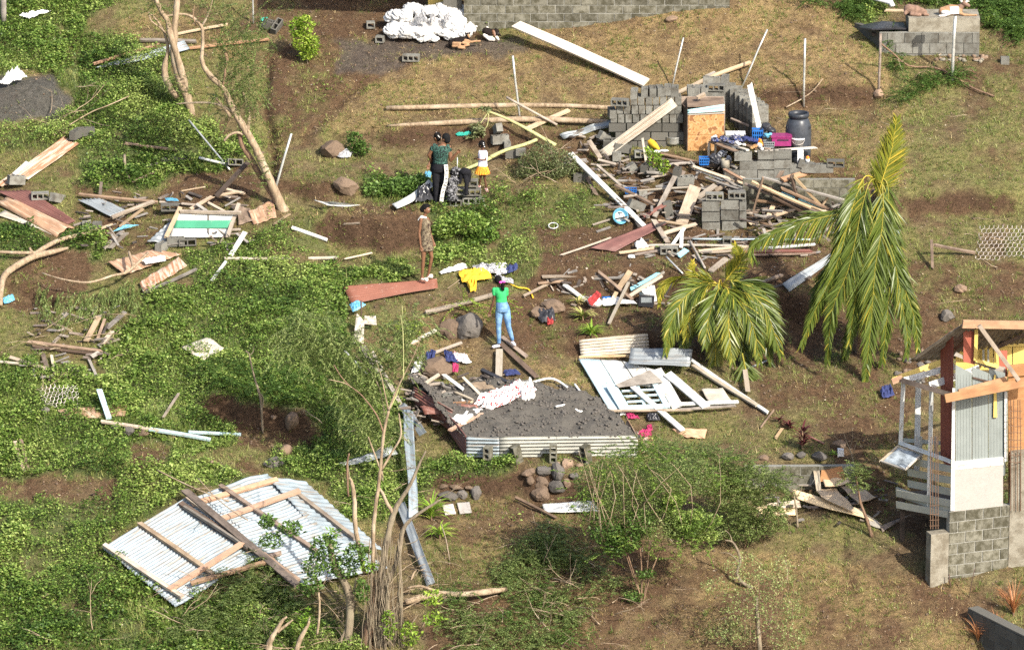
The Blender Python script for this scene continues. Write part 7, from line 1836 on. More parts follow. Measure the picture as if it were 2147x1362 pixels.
patch('rag',[(1055,782,.05),(1085,780,.08),(1092,788,.04),(1060,790,.04)],'cloth_navy','navy scrap right of the short white plank',amp=.06,cat='cloth')
patch('rag',[(1845,822,.08),(1868,815,.12),(1876,835,.04),(1850,838,.04)],'cloth_navy','purple-navy cloth on the earth left of the balcony',amp=.12,cat='cloth')
patch('rag',[(40,36,.15),(70,34,.12),(106,27,.15),(60,42,.1)],'plastic_white','white plastic sheeting in the weeds at the top left',amp=.08,cat='plastic')
patch('rag',[(-2,180,.15),(25,160,.3),(42,152,.35),(20,184,.1)],'sack','white sack lying on the dark gravel pile, left part',amp=.15,cat='sack')
patch('rag',[(25,165,.2),(40,153,.3),(57,166,.15),(30,176,.15)],'sack','white sack end on the dark gravel pile, right part',amp=.12,cat='sack')
patch('rag',[(298,548,.2),(345,538,.2),(348,550,.18),(305,556,.18)],'cloth_white','white plastic scrap on the brown weathered sheet',amp=.05,cat='plastic')
patch('net',[(955,284,.05),(990,280,.06),(985,286,.04),(960,288,.03)],'teal','small teal net or cloth left of the fallen papaya',amp=.05,cat='cloth')
patch('rag',[(890,366,.15),(905,364,.15),(903,378,.1),(892,380,.1)],'plastic_sky','light blue bag left of the woman\'s legs',amp=.08,cat='bag')
patch('rag',[(875,400,.2),(905,395,.25),(910,425,.05),(872,428,.05)],'bag_black','black plastic heap left of the woman\'s feet',amp=.15,cat='plastic')
patch('net',[(545,42,.06),(562,40,.06),(560,46,.05),(548,48,.05)],'teal','bright green scrap by the young bush',amp=.04,cat='cloth')
patch('bag',[(680,318,.05),(738,320,.08),(735,332,.04),(715,335,.03)],'cloth_grey','pale bag at the right foot of the large boulder',amp=.08,cat='bag')
# heap of white sacks
yk = P(895,84).y
sk = [(830,60,.0,.34,.22,.20),(862,68,-.05,.36,.24,.17),(835,38,.35,.28,.25,.22),(870,48,.3,.26,.22,.17),(905,60,.1,.24,.2,.17),(890,22,.7,.40,.28,.22),(925,22,.75,.25,.22,.2),(945,35,.55,.28,.24,.26),(925,50,.3,.26,.22,.22),(955,55,.25,.26,.22,.22),(940,72,.0,.26,.18,.12),(905,78,-.1,.2,.15,.10),(970,68,.1,.2,.2,.14),(885,82,-.2,.13,.1,.08),(960,25,.8,.22,.2,.18),(985,58,.3,.16,.16,.12),(880,60,.15,.2,.2,.18),(958,42,.4,.2,.2,.2)]
SL = ['white sack at the lower left edge of the heap','white sack second from the lower left of the heap','white sack at the upper left shoulder of the heap','white sack right of the upper left shoulder','white sack in the middle front of the heap','large white sack on the very top of the heap','white sack just right of the topmost one','tall white sack in the right upper half','white sack in the middle right of the heap','white sack low on the right side of the heap','flat white sack at the front right foot of the heap','small white sack at the front middle foot of the heap','white sack at the far lower right, above the tan dog','tiny white bundle at the front of the heap','white sack at the top right by the pillar','small white sack furthest right against the wall','white sack behind the front middle one','white sack under the tall right one']
for i,(x,y,d,rx,ry,rz) in enumerate(sk):
 c = PY(x,y,yk + d); g_ = float(T(c.x,c.y)[0]); c.z = max(c.z,g_ + rz*.8)
 B = Blob(); ro = Matrix.Rotation(random.uniform(-.25,.25),3,'Y')
 for k in range(6): B.ell(c + V3((random.uniform(-.65,.65)*rx,random.uniform(-.4,.4)*ry,random.uniform(-.35,.35)*rz)),(rx*random.uniform(.5,.75),ry*.75,rz*random.uniform(.5,.8)),rot=ro)
 if i % 3 == 0: B.chain([c + V3((rx*.6,-ry*.5,rz*.3)),c + V3((rx*1.0,-ry*.8,rz*.35))],[.05,.025])
 B.build('sack','sack',origin=c,label=SL[i],cat='sack',group='heap of white sacks',voxel=.016,it=1,crinkle=.05)
for i in range(16):
 x = random.uniform(845,975); y = random.uniform(28,72); c = PY(x,y,yk - .12 + random.uniform(0,.4)); B = Blob()
for k_,cs in enumerate(([(868,42,.5),(890,32,.6),(896,50,.5),(876,54,.4)],[(900,40,.5),(912,36,.55),(914,52,.4),(904,54,.4)],[(930,42,.5),(944,38,.5),(942,50,.45),(932,52,.4)])):
 patch('dark_netting',[(x,y,h*1.0) for x,y,h in cs],'cloth_grey',('largest dark netting patch, on the upper left of the white sacks','middle dark netting patch between the white sacks','rightmost dark netting patch between the white sacks')[k_],amp=.12,cat='netting')
# chicken wire
def wire(name,cs,nx_,ny_,label,r=.006,wob=.04):
 C = [P(x,y,h) for x,y,h in cs]; mb = MB()
 def at_(u,v): p = C[0]*((1 - u)*(1 - v)) + C[1]*(u*(1 - v)) + C[2]*(u*v) + C[3]*((1 - u)*v); return p + V3((0,0,wob*(float(fbm(u*3,v*3,2,5)) - .5)*2))
 for i in range(nx_):
  for j in range(ny_):
   u0 = (i + .5*(j % 2))/nx_; v0 = j/ny_; a = 1/nx_; b = 1/ny_
   p0 = (u0,v0 + b*.33); p1 = (u0 + a/2,v0); p2 = (u0 + a,v0 + b*.33); p3 = (u0,v0 + b)
   for s,e in ((p0,p1),(p1,p2),(p0,p3)): mb.tube([at_(min(s[0],1),min(s[1],1)),at_(min(e[0],1),min(e[1],1))],r,3,cap=False)
 return mb.build(name,M['wire'],label=label,cat='wire netting',origin=C[0])
wire('wire_netting',[(2045,545,.02),(2175,545,.02),(2180,472,.3),(2055,472,.45)],13,9,'loose hexagonal wire netting on the right edge slope')
wire('wire_netting',[(95,852,.05),(168,850,.05),(160,802,.3),(78,808,.25)],9,7,'crumpled wire netting at lower left above the brown mat',wob=.15)
# ------------------------------------------------------------------ trees, palms, shrubs
def limb(parent,pts,rad,mat='bark_pale',y=0.0,name='limb',seg=9,sub=4):
 """pts (px, py, depth offset) in the upright plane at depth y"""
 w = [PY(a[0],a[1],y + (a[2] if len(a) > 2 else 0)) for a in pts]
 w,r = smoothpath(w,rad,sub)
 for i in range(len(w)): w[i] = w[i] + V3((random.gauss(0,1),random.gauss(0,1),0))*r[i]*.07; r[i] *= random.uniform(.93,1.07)
 return MB().tube(w,[q*.88 for q in r],seg,rough=.10).build(name,M[mat],parent,True)
def pxs(*p): return [tuple(a) for a in p]
def spraylist(y,n,cx,cy,rx,ry,dep,L=(.25,.5),grav=.4,dirx=0,dirz=.3):
 o = []
 for _ in range(int(n*1.6)):
  a = random.uniform(0,6.283); k = random.random()**.5
  p = PY(cx + rx*k*math.cos(a),cy + ry*k*math.sin(a),y + random.uniform(-dep,dep))
  o.append(twigline(p,(random.gauss(dirx,.8),random.gauss(0,.6),random.gauss(dirz,.4)),random.uniform(*L),5,grav))
 return o
# broken tree with pale trunks, top left
b0 = P(402,240); y = b0.y
t = thing('broken_tree',b0,'storm-broken tree with two bare pale trunks at the top left','tree')
limb(t,pxs((404,244),(392,205),(380,175),(372,150,.05),(364,110),(366,60),(372,0),(374,-60)),[.085,.11,.115,.11,.10,.085,.08,.07],y=y,name='trunk')
limb(t,pxs((392,205),(384,165),(372,120,-.05),(358,75,-.05),(352,45),(338,22),(324,-10),(318,-50)),[.09,.10,.09,.085,.075,.06,.05,.04],y=y,name='trunk')
limb(t,pxs((372,205),(352,175),(345,145),(352,105),(345,70),(330,45),(310,25)),[.09,.10,.085,.05,.035,.03,.02],y=y + .1,name='trunk')
limb(t,pxs((345,35),(375,30),(398,33),(412,44),(421,58,.1)),[.03,.035,.035,.035,.03],y=y)
limb(t,pxs((312,30),(318,45),(338,60),(348,70)),[.015,.02,.025,.03],y=y)
sprays('foliage',spraylist(y,26,335,20,30,28,.2,(.15,.3)) + spraylist(y,34,375,180,32,22,.2,(.15,.35)),'leaf_fern',t,.05,.02,.03)
# leaning pale tree beside it
b0 = P(588,438); y = b0.y
t = thing('leaning_tree',b0,'leaning pale tree with snapped limbs and a few feathery shoots','tree')
limb(t,pxs((596,446),(582,415),(565,375),(545,330),(525,290),(508,262),(495,240),(482,215),(468,185),(440,158),(424,130),(425,90),(424,60),(412,44,-.1)),[.15,.12,.105,.10,.10,.095,.085,.08,.07,.07,.055,.045,.045,.03],y=y,name='trunk')
limb(t,pxs((588,430),(560,390,.15),(530,340,.15),(508,305,.12),(500,275,.05)),[.10,.085,.075,.07,.06],'bark_brown',y=y,name='trunk')
limb(t,pxs((518,285),(522,250),(518,220),(508,190)),[.05,.045,.04,.02],y=y)
limb(t,pxs((370,218),(400,216),(440,216),(470,224),(492,238)),[.015,.022,.028,.035,.05],'bark_grey',y=y)
limb(t,pxs((470,296),(480,284),(496,278),(510,282)),[.03,.035,.035,.04],y=y)
limb(t,pxs((452,205),(466,222),(484,246)),[.02,.03,.05],y=y)
limb(t,pxs((421,58),(432,40),(440,20),(446,0)),[.03,.025,.02,.012],y=y); limb(t,pxs((470,105),(476,125),(472,150),(468,180)),[.05,.05,.03,.03],'bark_brown',y=y)
limb(t,pxs((412,55),(405,35),(408,12)),[.02,.015,.01],'bark_brown',y=y)
cs = [twigline(PY(random.uniform(455,545),random.uniform(40,250),y + random.uniform(-.25,.25)),(random.gauss(.1,.4),random.gauss(0,.3),random.uniform(.3,1)*random.choice([1,1,-1])),random.uniform(.3,.75),6,.25,.12) for _ in range(170)]
cs += [twigline(PY(random.uniform(415,480),random.uniform(5,45),y),(random.gauss(0,.6),random.gauss(0,.3),.8),random.uniform(.2,.4),5,.2) for _ in range(18)]
cs += [twigline(PY(random.uniform(530,560),random.uniform(330,400),y - .1),(random.gauss(0,.6),random.gauss(0,.3),.3),random.uniform(.15,.3),5,.2) for _ in range(16)]
sprays('foliage',cs,'leaf_fern',t,.055,.016,.022,tm=.5)
# fallen pale trunk at the left edge
t = thing('fallen_tree',P(60,560),'bare forked pale trunk fallen at the left edge','fallen tree')
def lyl(pts,rad,mat='bark_pale',name='trunk'):
 w = [P(a,b,h + r) for (a,b,h),r in zip(pts,rad)]; w,r = smoothpath(w,rad,4); return MB().tube(w,r,9).build(name,M[mat],t,True)
lyl([(0,640,.02),(2,610,.1),(8,580,.15),(30,560,.15),(70,538,.15),(110,528,.12),(142,520,.05)],[.06,.06,.075,.075,.075,.06,.03])
lyl([(62,540,.12),(100,515,.15),(135,500,.15),(185,488,.1),(236,470,.08)],[.05,.055,.05,.055,.025],name='limb'); lyl([(-5,528,.15),(40,530,.2),(75,530,.2)],[.03,.04,.04],'bark_pale','limb'); lyl([(62,520,.2),(68,528,.18),(85,532,.15)],[.03,.03,.03],'bark_pale','limb')
# drooping branch with hanging leaves, left
t = thing('fallen_branch',P(180,650),'fallen branch with long drooping willow-like leaves at the left','fallen branch')
lyl([(88,572,.5),(130,585,.5),(185,592,.5),(235,578,.5),(270,568,.4),(310,530,.2)],[.012,.02,.025,.028,.03,.03],'bark_pale','limb'); lyl([(262,570,.4),(278,560,.4),(272,535,.35),(270,528,.3)],[.03,.03,.035,.025],'bark_pale','limb')
cs = []
for _ in range(150):
 x = random.uniform(78,300); y0_ = 585 + 20*math.sin((x - 80)/60) + (random.random()**1.2)*(70 if x < 200 else 60); p = P(x,y0_ ,.32 - .0012*(y0_ - 585)); cs.append(twigline(p,(random.gauss(-.1,.25),random.gauss(-.35,.2),-.25),random.uniform(.25,.55),6,.6,.12))
sprays('foliage',cs,'leaf_fern',t,.075,.016,.03,droop=.9,tm=.5)
def smalltree(name,px,py,label,clumps,n,L,W,mat,stems,cat='bush',bark_='bark_grey',tm=.5,tilt=.7,extra=None):
 b0 = P(px,py); y = b0.y; t = thing(name,b0,label,cat)
 for s,r in stems: limb(t,s,r,bark_,y=y,name='stem',seg=6,sub=3)
 cloud('crown',[(PY(x,yy,y + d),(rx/PXM,rd,ry/PXM)) for x,yy,d,rx,ry,rd in clumps],n,L,W,mat,t,tm=tm,tilt=tilt)
 return t,y
smalltree('young_bush',645,134,'bright green young leafy bush on the bare upper yard',[(622,60,0,16,24,.15),(640,55,0,20,26,.18),(655,95,0,16,24,.17),(632,88,0,22,24,.2),(645,115,0,18,16,.16)],1500,.085,.045,'leaf_lime',[(pxs((645,136),(640,100),(630,60)),[.02,.015,.008])],tm=.45)
smalltree('bush',752,330,'small dark green bush right of the large boulder',[(745,300,0,18,24,.15),(760,312,0,18,18,.15),(735,290,0,8,14,.1)],700,.08,.04,'leaf_dark',[(pxs((750,332),(745,290)),[.015,.008])])
smalltree('bush',1385,372,'pale leafy vine climbing over the middle rubble',[(1372,335,-.1,18,20,.12),(1390,350,-.1,16,18,.12),(1360,320,-.1,10,10,.1)],260,.09,.05,'leaf_lime',[(pxs((1380,372),(1372,340),(1362,318)),[.012,.01,.006])])
smalltree('hedge_clippings',1160,372,'heap of greyish wilted branches left of the long white plank',[(1110,340,.1,26,26,.3),(1140,330,.1,34,34,.35),(1180,345,.1,34,30,.35),(1215,365,.1,22,16,.25),(1155,360,0,40,18,.3),(1100,360,0,20,14,.2)],4200,.05,.03,'leaf_wilt',[(pxs((1175,385),(1165,350),(1150,300)),[.012,.01,.006]),(pxs((1100,370),(1095,345),(1110,320)),[.01,.01,.006])],cat='brush heap',tm=.4)
smalltree('bush',860,410,'low leafy bush left of the woman in the beanie',[(790,400,0,35,16,.25),(840,392,0,40,20,.3),(880,385,.1,22,18,.25)],1700,.085,.05,'leaf_dark',[(pxs((830,412),(830,395)),[.012,.008])],tm=.65)
smalltree('bush',990,500,'broad-leaved weeds with dark stems beside the girl in the dress',[(930,480,0,25,24,.3),(980,470,0,45,26,.35),(1010,495,0,40,20,.3)],2000,.085,.05,'leaf_weed',[(pxs((985,525),(980,490),(975,465)),[.014,.012,.008]),(pxs((1010,515),(995,495),(985,470)),[.012,.010,.006])],bark_='bark_brown',tm=.6)
# papaya stalk fallen across
t = thing('fallen_papaya',P(1165,305),'fallen yellow-green papaya stem with limp leaves, left of the block walls','fallen plant')
lyl([(1022,233,.6),(1060,248,.5),(1100,268,.4),(1135,288,.25),(1165,305,.1)],[.025,.03,.04,.045,.05],'bark_green','stem'); lyl([(1028,330,.1),(1060,315,.2),(1100,303,.25),(1125,293,.3)],[.05,.04,.04,.04],'bark_green','stem'); lyl([(1025,232,.6),(1010,255,.4),(995,270,.3)],[.014,.012,.01],'bark_green','leaf_stalk'); lyl([(1025,232,.6),(1022,262,.4),(1012,275,.25)],[.012,.01,.008],'bark_green','leaf_stalk'); lyl([(975,355,.05),(1000,345,.1),(1030,330,.1)],[.035,.04,.045],'bark_green','stem')
cloud('leaves',[(P(1000,270,.25),(.13,.1,.12)),(P(990,285,.1),(.1,.1,.06)),(P(1018,228,.62),(.12,.08,.06)),(P(1008,278,.12),(.08,.08,.08))],260,.12,.05,'leaf_wilt',t,lean=-.5,tm=.6)

# ---- coconut palms
pb = P(1800,760); y = pb.y + .1
palm = thing('coconut_palm',pb,'large wind-beaten coconut palm with fronds hanging straight down','palm')
limb(palm,pxs((1802,765),(1808,650),(1820,500),(1836,400)),[.13,.12,.11,.10],'bark_brown',y=y + .35,name='trunk')
def fr(pp_,mat='leaf_palm',nl=110,ll=.5,yy=None,parent=None,**k):
 pts = [PY(a[0],a[1],(yy if yy is not None else y) + (a[2] if len(a) > 2 else 0)) for a in pp_]
 frond('frond',pts,mat,parent or palm,nl=nl,ll=ll,**k)
fr([(1836,425,0),(1852,370,.05),(1868,320,.1),(1880,248,.1)],'leaf_palm_yellow',90,.42,hang=.25,tm=.3)
fr([(1836,400,0),(1790,440,-.2),(1700,462,-.4),(1585,508,-.6),(1580,545,-.6)],'leaf_palm',110,.50,hang=1.3,tm=.45)
fr([(1832,378,0),(1800,400,-.3),(1778,470,-.5),(1752,560,-.6),(1705,660,-.6),(1680,725,-.6)],'leaf_palm',130,.50,hang=.8,tm=.4,side0=(1,.4,0))
fr([(1835,375,0),(1822,385,-.3),(1806,440,-.5),(1780,560,-.7),(1745,650,-.75),(1735,760,-.75)],'leaf_palm',120,.46,hang=.8,tm=.45,side0=(1,-.4,0))
fr([(1838,378,0),(1850,392,-.3),(1850,470,-.5),(1835,560,-.7),(1826,680,-.8),(1812,812,-.8)],'leaf_palm',140,.55,hang=.8,tm=.5)
fr([(1838,380,0),(1856,400,-.1),(1868,500,-.2),(1885,600,-.35),(1902,700,-.4),(1900,745,-.4)],'leaf_palm',120,.48,hang=.8,tm=.35,side0=(1,.5,0))
fr([(1846,470,.1),(1868,520,-.1),(1895,600,-.3),(1918,670,-.35),(1925,735,-.35)],'leaf_palm',90,.40,hang=.9,tm=.5)
fr([(1830,372,0),(1812,372,-.15),(1792,420,-.3),(1788,520,-.4),(1790,620,-.5)],'leaf_palm_yellow',110,.36,hang=.8,tm=.25,side0=(1,.6,0))
fr([(1840,372,.1),(1860,385,0),(1862,450,-.1),(1850,560,-.2),(1856,640,-.3)],'leaf_palm',110,.42,hang=.7,tm=.3,side0=(1,1,0))
fr([(1835,385,.1),(1800,430,0),(1770,520,.0),(1720,600,.1),(1700,680,.1)],'leaf_palm',110,.5,hang=.9,tm=.2)
fr([(1835,385,.2),(1840,480,.1),(1810,600,.0),(1780,700,.0),(1765,770,0)],'leaf_palm',110,.5,hang=.8,tm=.25,side0=(1,.8,0))
fr([(1838,385,.1),(1850,430,-.2),(1848,540,-.4),(1800,640,-.5),(1775,740,-.5)],'leaf_palm',110,.5,hang=.8,tm=.35,side0=(1,-.3,0))
fr([(1838,385,.1),(1856,430,-.1),(1868,540,-.2),(1862,640,-.4),(1850,760,-.4)],'leaf_palm',110,.5,hang=.8,tm=.35,side0=(1,.3,0))
fr([(1836,380,0),(1842,420,-.3),(1818,520,-.5),(1795,620,-.6),(1780,720,-.6)],'leaf_palm',120,.5,hang=.8,tm=.45,side0=(1,.2,0))
for a,b_ in (((1850,520),(1868,620)),((1820,540),(1800,620))): limb(palm,[a,b_],[.02,.012],'bark_green',y=y - .3,name='stalk',seg=5,sub=2)
pb = P(1530,755); y = pb.y + .1
palm2 = thing('coconut_palm',pb,'small coconut palm with yellowish battered fronds above the fallen white panel','palm')
limb(palm2,pxs((1520,760),(1515,690),(1512,620),(1512,590)),[.12,.11,.10,.07],'bark_brown',y=y + .1,name='trunk')
def f2(p,*a,**k): fr(p,*a,yy=y,parent=palm2,**k)
f2([(1512,600,0),(1470,600,-.3),(1430,630,-.5),(1402,690,-.6),(1398,725,-.6)],'leaf_palm',90,.42,hang=.9,tm=.6)
f2([(1512,600,0),(1500,620,-.4),(1485,670,-.6),(1478,725,-.7)],'leaf_palm',90,.42,hang=.7,tm=.45)
f2([(1515,600,0),(1528,615,-.4),(1528,690,-.7),(1535,760,-.8)],'leaf_palm_yellow',100,.46,hang=.6,tm=.15)
f2([(1515,598,0),(1560,605,-.2),(1605,650,-.4),(1630,720,-.5),(1638,745,-.5)],'leaf_palm',100,.46,hang=.9,tm=.55)
f2([(1515,598,0),(1545,620,-.4),(1580,690,-.6),(1592,760,-.6)],'leaf_palm',100,.44,hang=.8,tm=.45)
f2([(1512,598,0),(1470,580,.1),(1425,580,.2),(1390,600,.2),(1382,640,.2)],'leaf_palm_yellow',60,.28,hang=.9,tm=.5)
f2([(1515,595,0),(1535,570,0),(1552,545,0),(1540,512,0)],'leaf_palm_yellow',60,.26,hang=.5,tm=.3)
f2([(1510,600,0),(1480,590,0),(1455,575,0),(1452,548,0)],'leaf_palm_yellow',40,.22,hang=.6,tm=.7)
f2([(1515,605,.1),(1555,590,.3),(1600,610,.4),(1630,660,.5)],'leaf_palm',90,.4,hang=.9,tm=.2)
f2([(1512,605,.1),(1500,640,0),(1450,680,-.1),(1430,740,-.2)],'leaf_palm',80,.4,hang=.8,tm=.3)
f2([(1556,740,-.7),(1566,790,-.8),(1568,830,-.8),(1566,885,-.8)],'leaf_palm',46,.42,hang=.15,tm=.5,rad=.022)
for a_,b2,c2 in ((1450,650,.35),(1600,700,.3),(1560,735,.1),(1500,745,.25),(1415,680,.0)): f2([(1514,598,0),((1514 + a_)/2,596,-.1),(a_,b2,-.3),(a_ + (a_ - 1514)*.2,b2 + 60,-.35)],'leaf_palm_yellow' if a_ < 1520 else 'leaf_palm',90,.42,hang=.8,tm=c2)
# ---- yellowing banana-like plants and red cordylines
def strap_plant(name,px,py,label,n,L,W,mat,h=.1,up=.8,spread=.6,tm=.5,cat='plant'):
 b0 = P(px,py); t = thing(name,b0,label,cat); V = []; F = []; TT = []; b = 0
 for k in range(n):
  a = random.uniform(0,6.28); d = np.array([math.cos(a)*spread,math.sin(a)*spread*.7,up*random.uniform(.4,1.2)]); d /= np.linalg.norm(d); p = np.array([0,0,random.uniform(0,h)]); l_ = L*random.uniform(.6,1.1); s = np.cross(d,[0,0,1.]); s /= np.linalg.norm(s) + 1e-9; tt = np.clip(random.gauss(tm,.25),0,1)
  for j,kk in enumerate((.5,1,.9,.6,.05)):
   V += [p - s*W*kk/2,p + s*W*kk/2]
   if j < 4: p = p + d*l_/4; d = d + np.array([0,0,-.38]); d /= np.linalg.norm(d); F.append((b + 2*j,b + 2*j + 1,b + 2*j + 3,b + 2*j + 2)); TT.append(tt)
  b += 10
 me = bigmesh('leaves',np.array(V),np.array(F),TT); link('leaves',me,M[mat],t); MB().tube([b0,b0 + V3((0,0,h))],[.02,.015],6).build('stem',M['bark_brown'],t); return t
strap_plant('strap_leaf_plant',1222,672,'drying strap-leaved plant, tan and green, above the leaning tan sheet',46,.42,.045,'leaf_banana',.15,tm=.7); strap_plant('strap_leaf_plant',1240,705,'greener strap-leaved plant hanging over the leaning tan sheet',44,.40,.045,'leaf_lime',.12,tm=.4); strap_plant('strap_leaf_plant',1212,640,'dry upper part of the strap-leaved clump by the printed bag',26,.36,.03,'leaf_banana',.1,tm=.85)
strap_plant('cordyline',1682,942,'taller dark red cordyline on the terrace wall',60,.34,.04,'leaf_red',.45,.9,tm=.4); strap_plant('cordyline',1655,900,'shorter dark red cordyline left of the taller one',34,.26,.035,'leaf_red',.1,tm=.5); strap_plant('cordyline',1634,885,'small drooping red plant furthest left on the terrace',20,.24,.03,'leaf_red',.06,tm=.5)
strap_plant('strap_leaf_plant',905,1090,'yellow-green strap leaves right of the tall zinc strip',70,.55,.035,'leaf_lime',.25,.9,tm=.4); strap_plant('strap_leaf_plant',922,1130,'drooping yellow-green leaves lower on the zinc strip',50,.5,.03,'leaf_lime',.2,.6,tm=.5)
strap_plant('potted_plant',1748,955,'small green plant beside a white tub on the terrace',16,.16,.03,'leaf_lime',.05,tm=.3); c = P(1762,955); MB().box(c + V3((0,0,.08)),(.14,.12,.15),jit=.01).build('tub',M['plastic_white'],label='square white tub on the terrace above the plywood heap',cat='tub')
strap_plant('dry_grass_tuft',2090,1350,'russet dry grass tuft in the bottom right corner',70,.7,.014,'blade_russet',.1,1.6,.5); strap_plant('dry_grass_tuft',2125,1290,'taller russet dry grass tuft at the right edge',90,.8,.013,'blade_russet',.1,1.7,.5); strap_plant('dry_grass_tuft',2050,1345,'sparse russet stalks left of the corner wall',60,.6,.012,'blade_russet',.1,1.5,.6)
# ---- foreground fig tree with hanging roots
b0 = P(770,1350); y = b0.y + .05
t = ft_ = thing('fig_tree',b0,'foreground broken fig tree with hanging aerial roots and snapped limbs','tree')
for pts,r,m,nm in [((( 800,1420),(805,1340),(800,1280),(808,1240)),[.22,.19,.14,.10],'bark_grey','trunk'),(((762,1420),(770,1340),(780,1280),(790,1220)),[.16,.13,.10,.08],'bark_brown','trunk'),
  (((728,1420),(730,1330),(735,1265),(725,1225),(705,1195),(695,1160),(690,1140),(678,1118)),[.10,.10,.10,.09,.085,.07,.06,.045],'bark_grey','limb'),
  (((790,1260),(798,1210),(808,1150),(820,1095),(832,1060),(858,1020),(878,975),(893,945)),[.10,.085,.075,.075,.06,.045,.03,.015],'bark_grey','limb'),
  (((826,1078),(812,1055),(803,1035),(795,1022)),[.05,.04,.035,.02],'bark_pale','limb'),(((800,1235),(825,1195),(838,1150),(845,1110),(862,1088),(890,1068),(915,1052),(925,1046)),[.07,.06,.06,.05,.04,.035,.03,.015],'bark_grey','limb'),
  (((765,1200),(755,1160),(745,1100),(742,1040),(738,1012),(732,1000)),[.05,.055,.055,.05,.04,.02],'bark_pale','limb'),(((780,1240),(782,1160),(785,1080),(795,1010),(800,950),(806,900),(815,860)),[.05,.05,.05,.04,.035,.035,.03],'bark_pale','limb'),
  (((815,860),(830,820),(845,790),(870,740),(885,700)),[.03,.02,.014,.010,.006],'bark_pale','limb'),(((815,860),(808,830),(800,790),(790,760)),[.02,.014,.01,.006],'bark_pale','limb'),(((846,795),(846,750),(845,700),(840,660)),[.012,.010,.008,.005],'bark_green','twig'),
  (((800,985),(820,950),(840,915),(838,880),(836,866)),[.03,.026,.024,.02,.012],'bark_pale','limb'),(((803,1000),(785,950),(772,915)),[.02,.02,.015],'bark_pale','limb'),(((700,765),(716,790),(735,810)),[.014,.012,.01],'bark_brown','twig'),(((688,795),(720,802),(738,812)),[.008,.010,.01],'bark_pale','twig'),(((738,812),(760,830),(790,870),(803,905)),[.012,.014,.018,.02],'bark_brown','twig'),
  (((730,1040),(728,975),(732,950)),[.03,.025,.02],'bark_brown','limb'),(((745,1060),(735,1010),(728,965)),[.014,.012,.01],'bark_grey','twig'),(((665,1330),(670,1280),(668,1240),(664,1210)),[.03,.028,.026,.02],'bark_pale','limb'),(((668,1242),(680,1220),(690,1190)),[.012,.01,.008],'bark_pale','twig'),
  (((710,1355),(735,1290),(742,1240),(748,1210)),[.035,.035,.03,.03],'bark_grey','limb'),(((848,1140),(870,1135),(885,1120),(915,1095)),[.012,.010,.008,.006],'bark_grey','twig')]:
 limb(t,[tuple(p) for p in pts],r,m,y=y,name=nm)
mb = MB()
for _ in range(60):
 x0 = random.gauss(806,20); x1 = x0 + random.gauss(0,7) ; y1 = random.uniform(1120,1270); dd_ = random.uniform(-.28,-.05); pts = [PY(x0 + (x1 - x0)*f + random.gauss(0,2.2),y1 + (1400 - y1)*f,y + dd_) for f in np.linspace(0,1,9)]; pts,rr_ = smoothpath(pts,[random.uniform(.004,.012)]*9,2); mb.tube(pts,rr_,4)
mb.build('aerial_roots',M['bark_grey'],t,True,kind='stuff')
cl = lambda x,yy,d,rx,ry,rd: (PY(x,yy,y + d),(rx/PXM,rd,ry/PXM))
cloud('leaves',[cl(680,1150,-.1,30,26,.25),cl(720,1190,-.1,34,22,.25),cl(660,1190,-.1,26,22,.2),cl(610,1110,0,24,16,.2),cl(560,1095,0,16,16,.15),cl(750,1160,-.2,26,20,.2),cl(650,1230,-.2,24,20,.2),cl(570,1135,0,26,14,.15),cl(760,1240,-.2,14,26,.15)],1900,.10,.05,'leaf_dark',t,tm=.6,lean=.1)
cloud('leaves',[cl(775,1190,-.2,18,14,.15),cl(905,1255,-.3,22,16,.2),cl(910,1300,-.3,22,14,.2),cl(640,1300,-.3,14,26,.15),cl(815,1310,-.3,14,34,.12),cl(860,1330,-.3,22,26,.2),cl(700,1120,-.1,14,12,.12)],700,.10,.045,'leaf_lime',t,tm=.3,lean=.1)
# feathery tree crown behind it
b0 = P(800,1010); y = b0.y
t = thing('feathery_tree',b0,'thin tree with feathery drooping foliage left of the gravel bed','tree')
limb(t,pxs((802,1015),(800,950),(806,880),(790,800),(740,740)),[.03,.03,.028,.02,.01],'bark_grey',y=y,name='trunk')
limb(t,pxs((806,880),(840,800),(845,700),(843,640)),[.02,.016,.012,.006],'bark_green',y=y,name='limb')
cs = []
for cx,cy,rx,ry,n in [(650,690,60,40,70),(710,740,60,45,80),(760,790,60,45,70),(800,720,60,55,60),(760,850,60,50,70),(790,900,50,35,50),(620,730,40,30,40),(850,740,40,50,35),(870,690,40,40,30)]:
 cs += spraylist(y,n,cx,cy,rx,ry,.35,(.3,.6),.7,0,.25)
sprays('foliage',cs,'leaf_fern',t,.06,.013,.022,droop=.5,tm=.68)
# green shrubs right of the fig tree
b0 = P(1345,1265); y = b0.y
t = thing('shrub',b0,'large many-stemmed green shrub in the lower middle','shrub')
for pts,r in [(((1345,1268),(1338,1230),(1322,1180),(1310,1140),(1295,1080),(1285,1030)),[.03,.03,.025,.02,.016,.01]),(((1345,1268),(1345,1200),(1342,1150),(1335,1090),(1320,1040)),[.03,.028,.024,.02,.012]),(((1347,1268),(1365,1200),(1385,1150),(1400,1100),(1420,1050)),[.028,.024,.02,.016,.01]),(((1340,1240),(1325,1200),(1312,1160)),[.02,.016,.012]),(((1350,1260),(1358,1180),(1362,1120)),[.018,.016,.012]),(((1260,1080),(1300,1110),(1340,1145),(1400,1145)),[.008,.010,.012,.008])]: limb(t,[tuple(p) for p in pts],[q*.7 for q in r],'bark_brown',y=y,name='stem',seg=6)
C_ = lambda L: [cl(*a) for a in L]
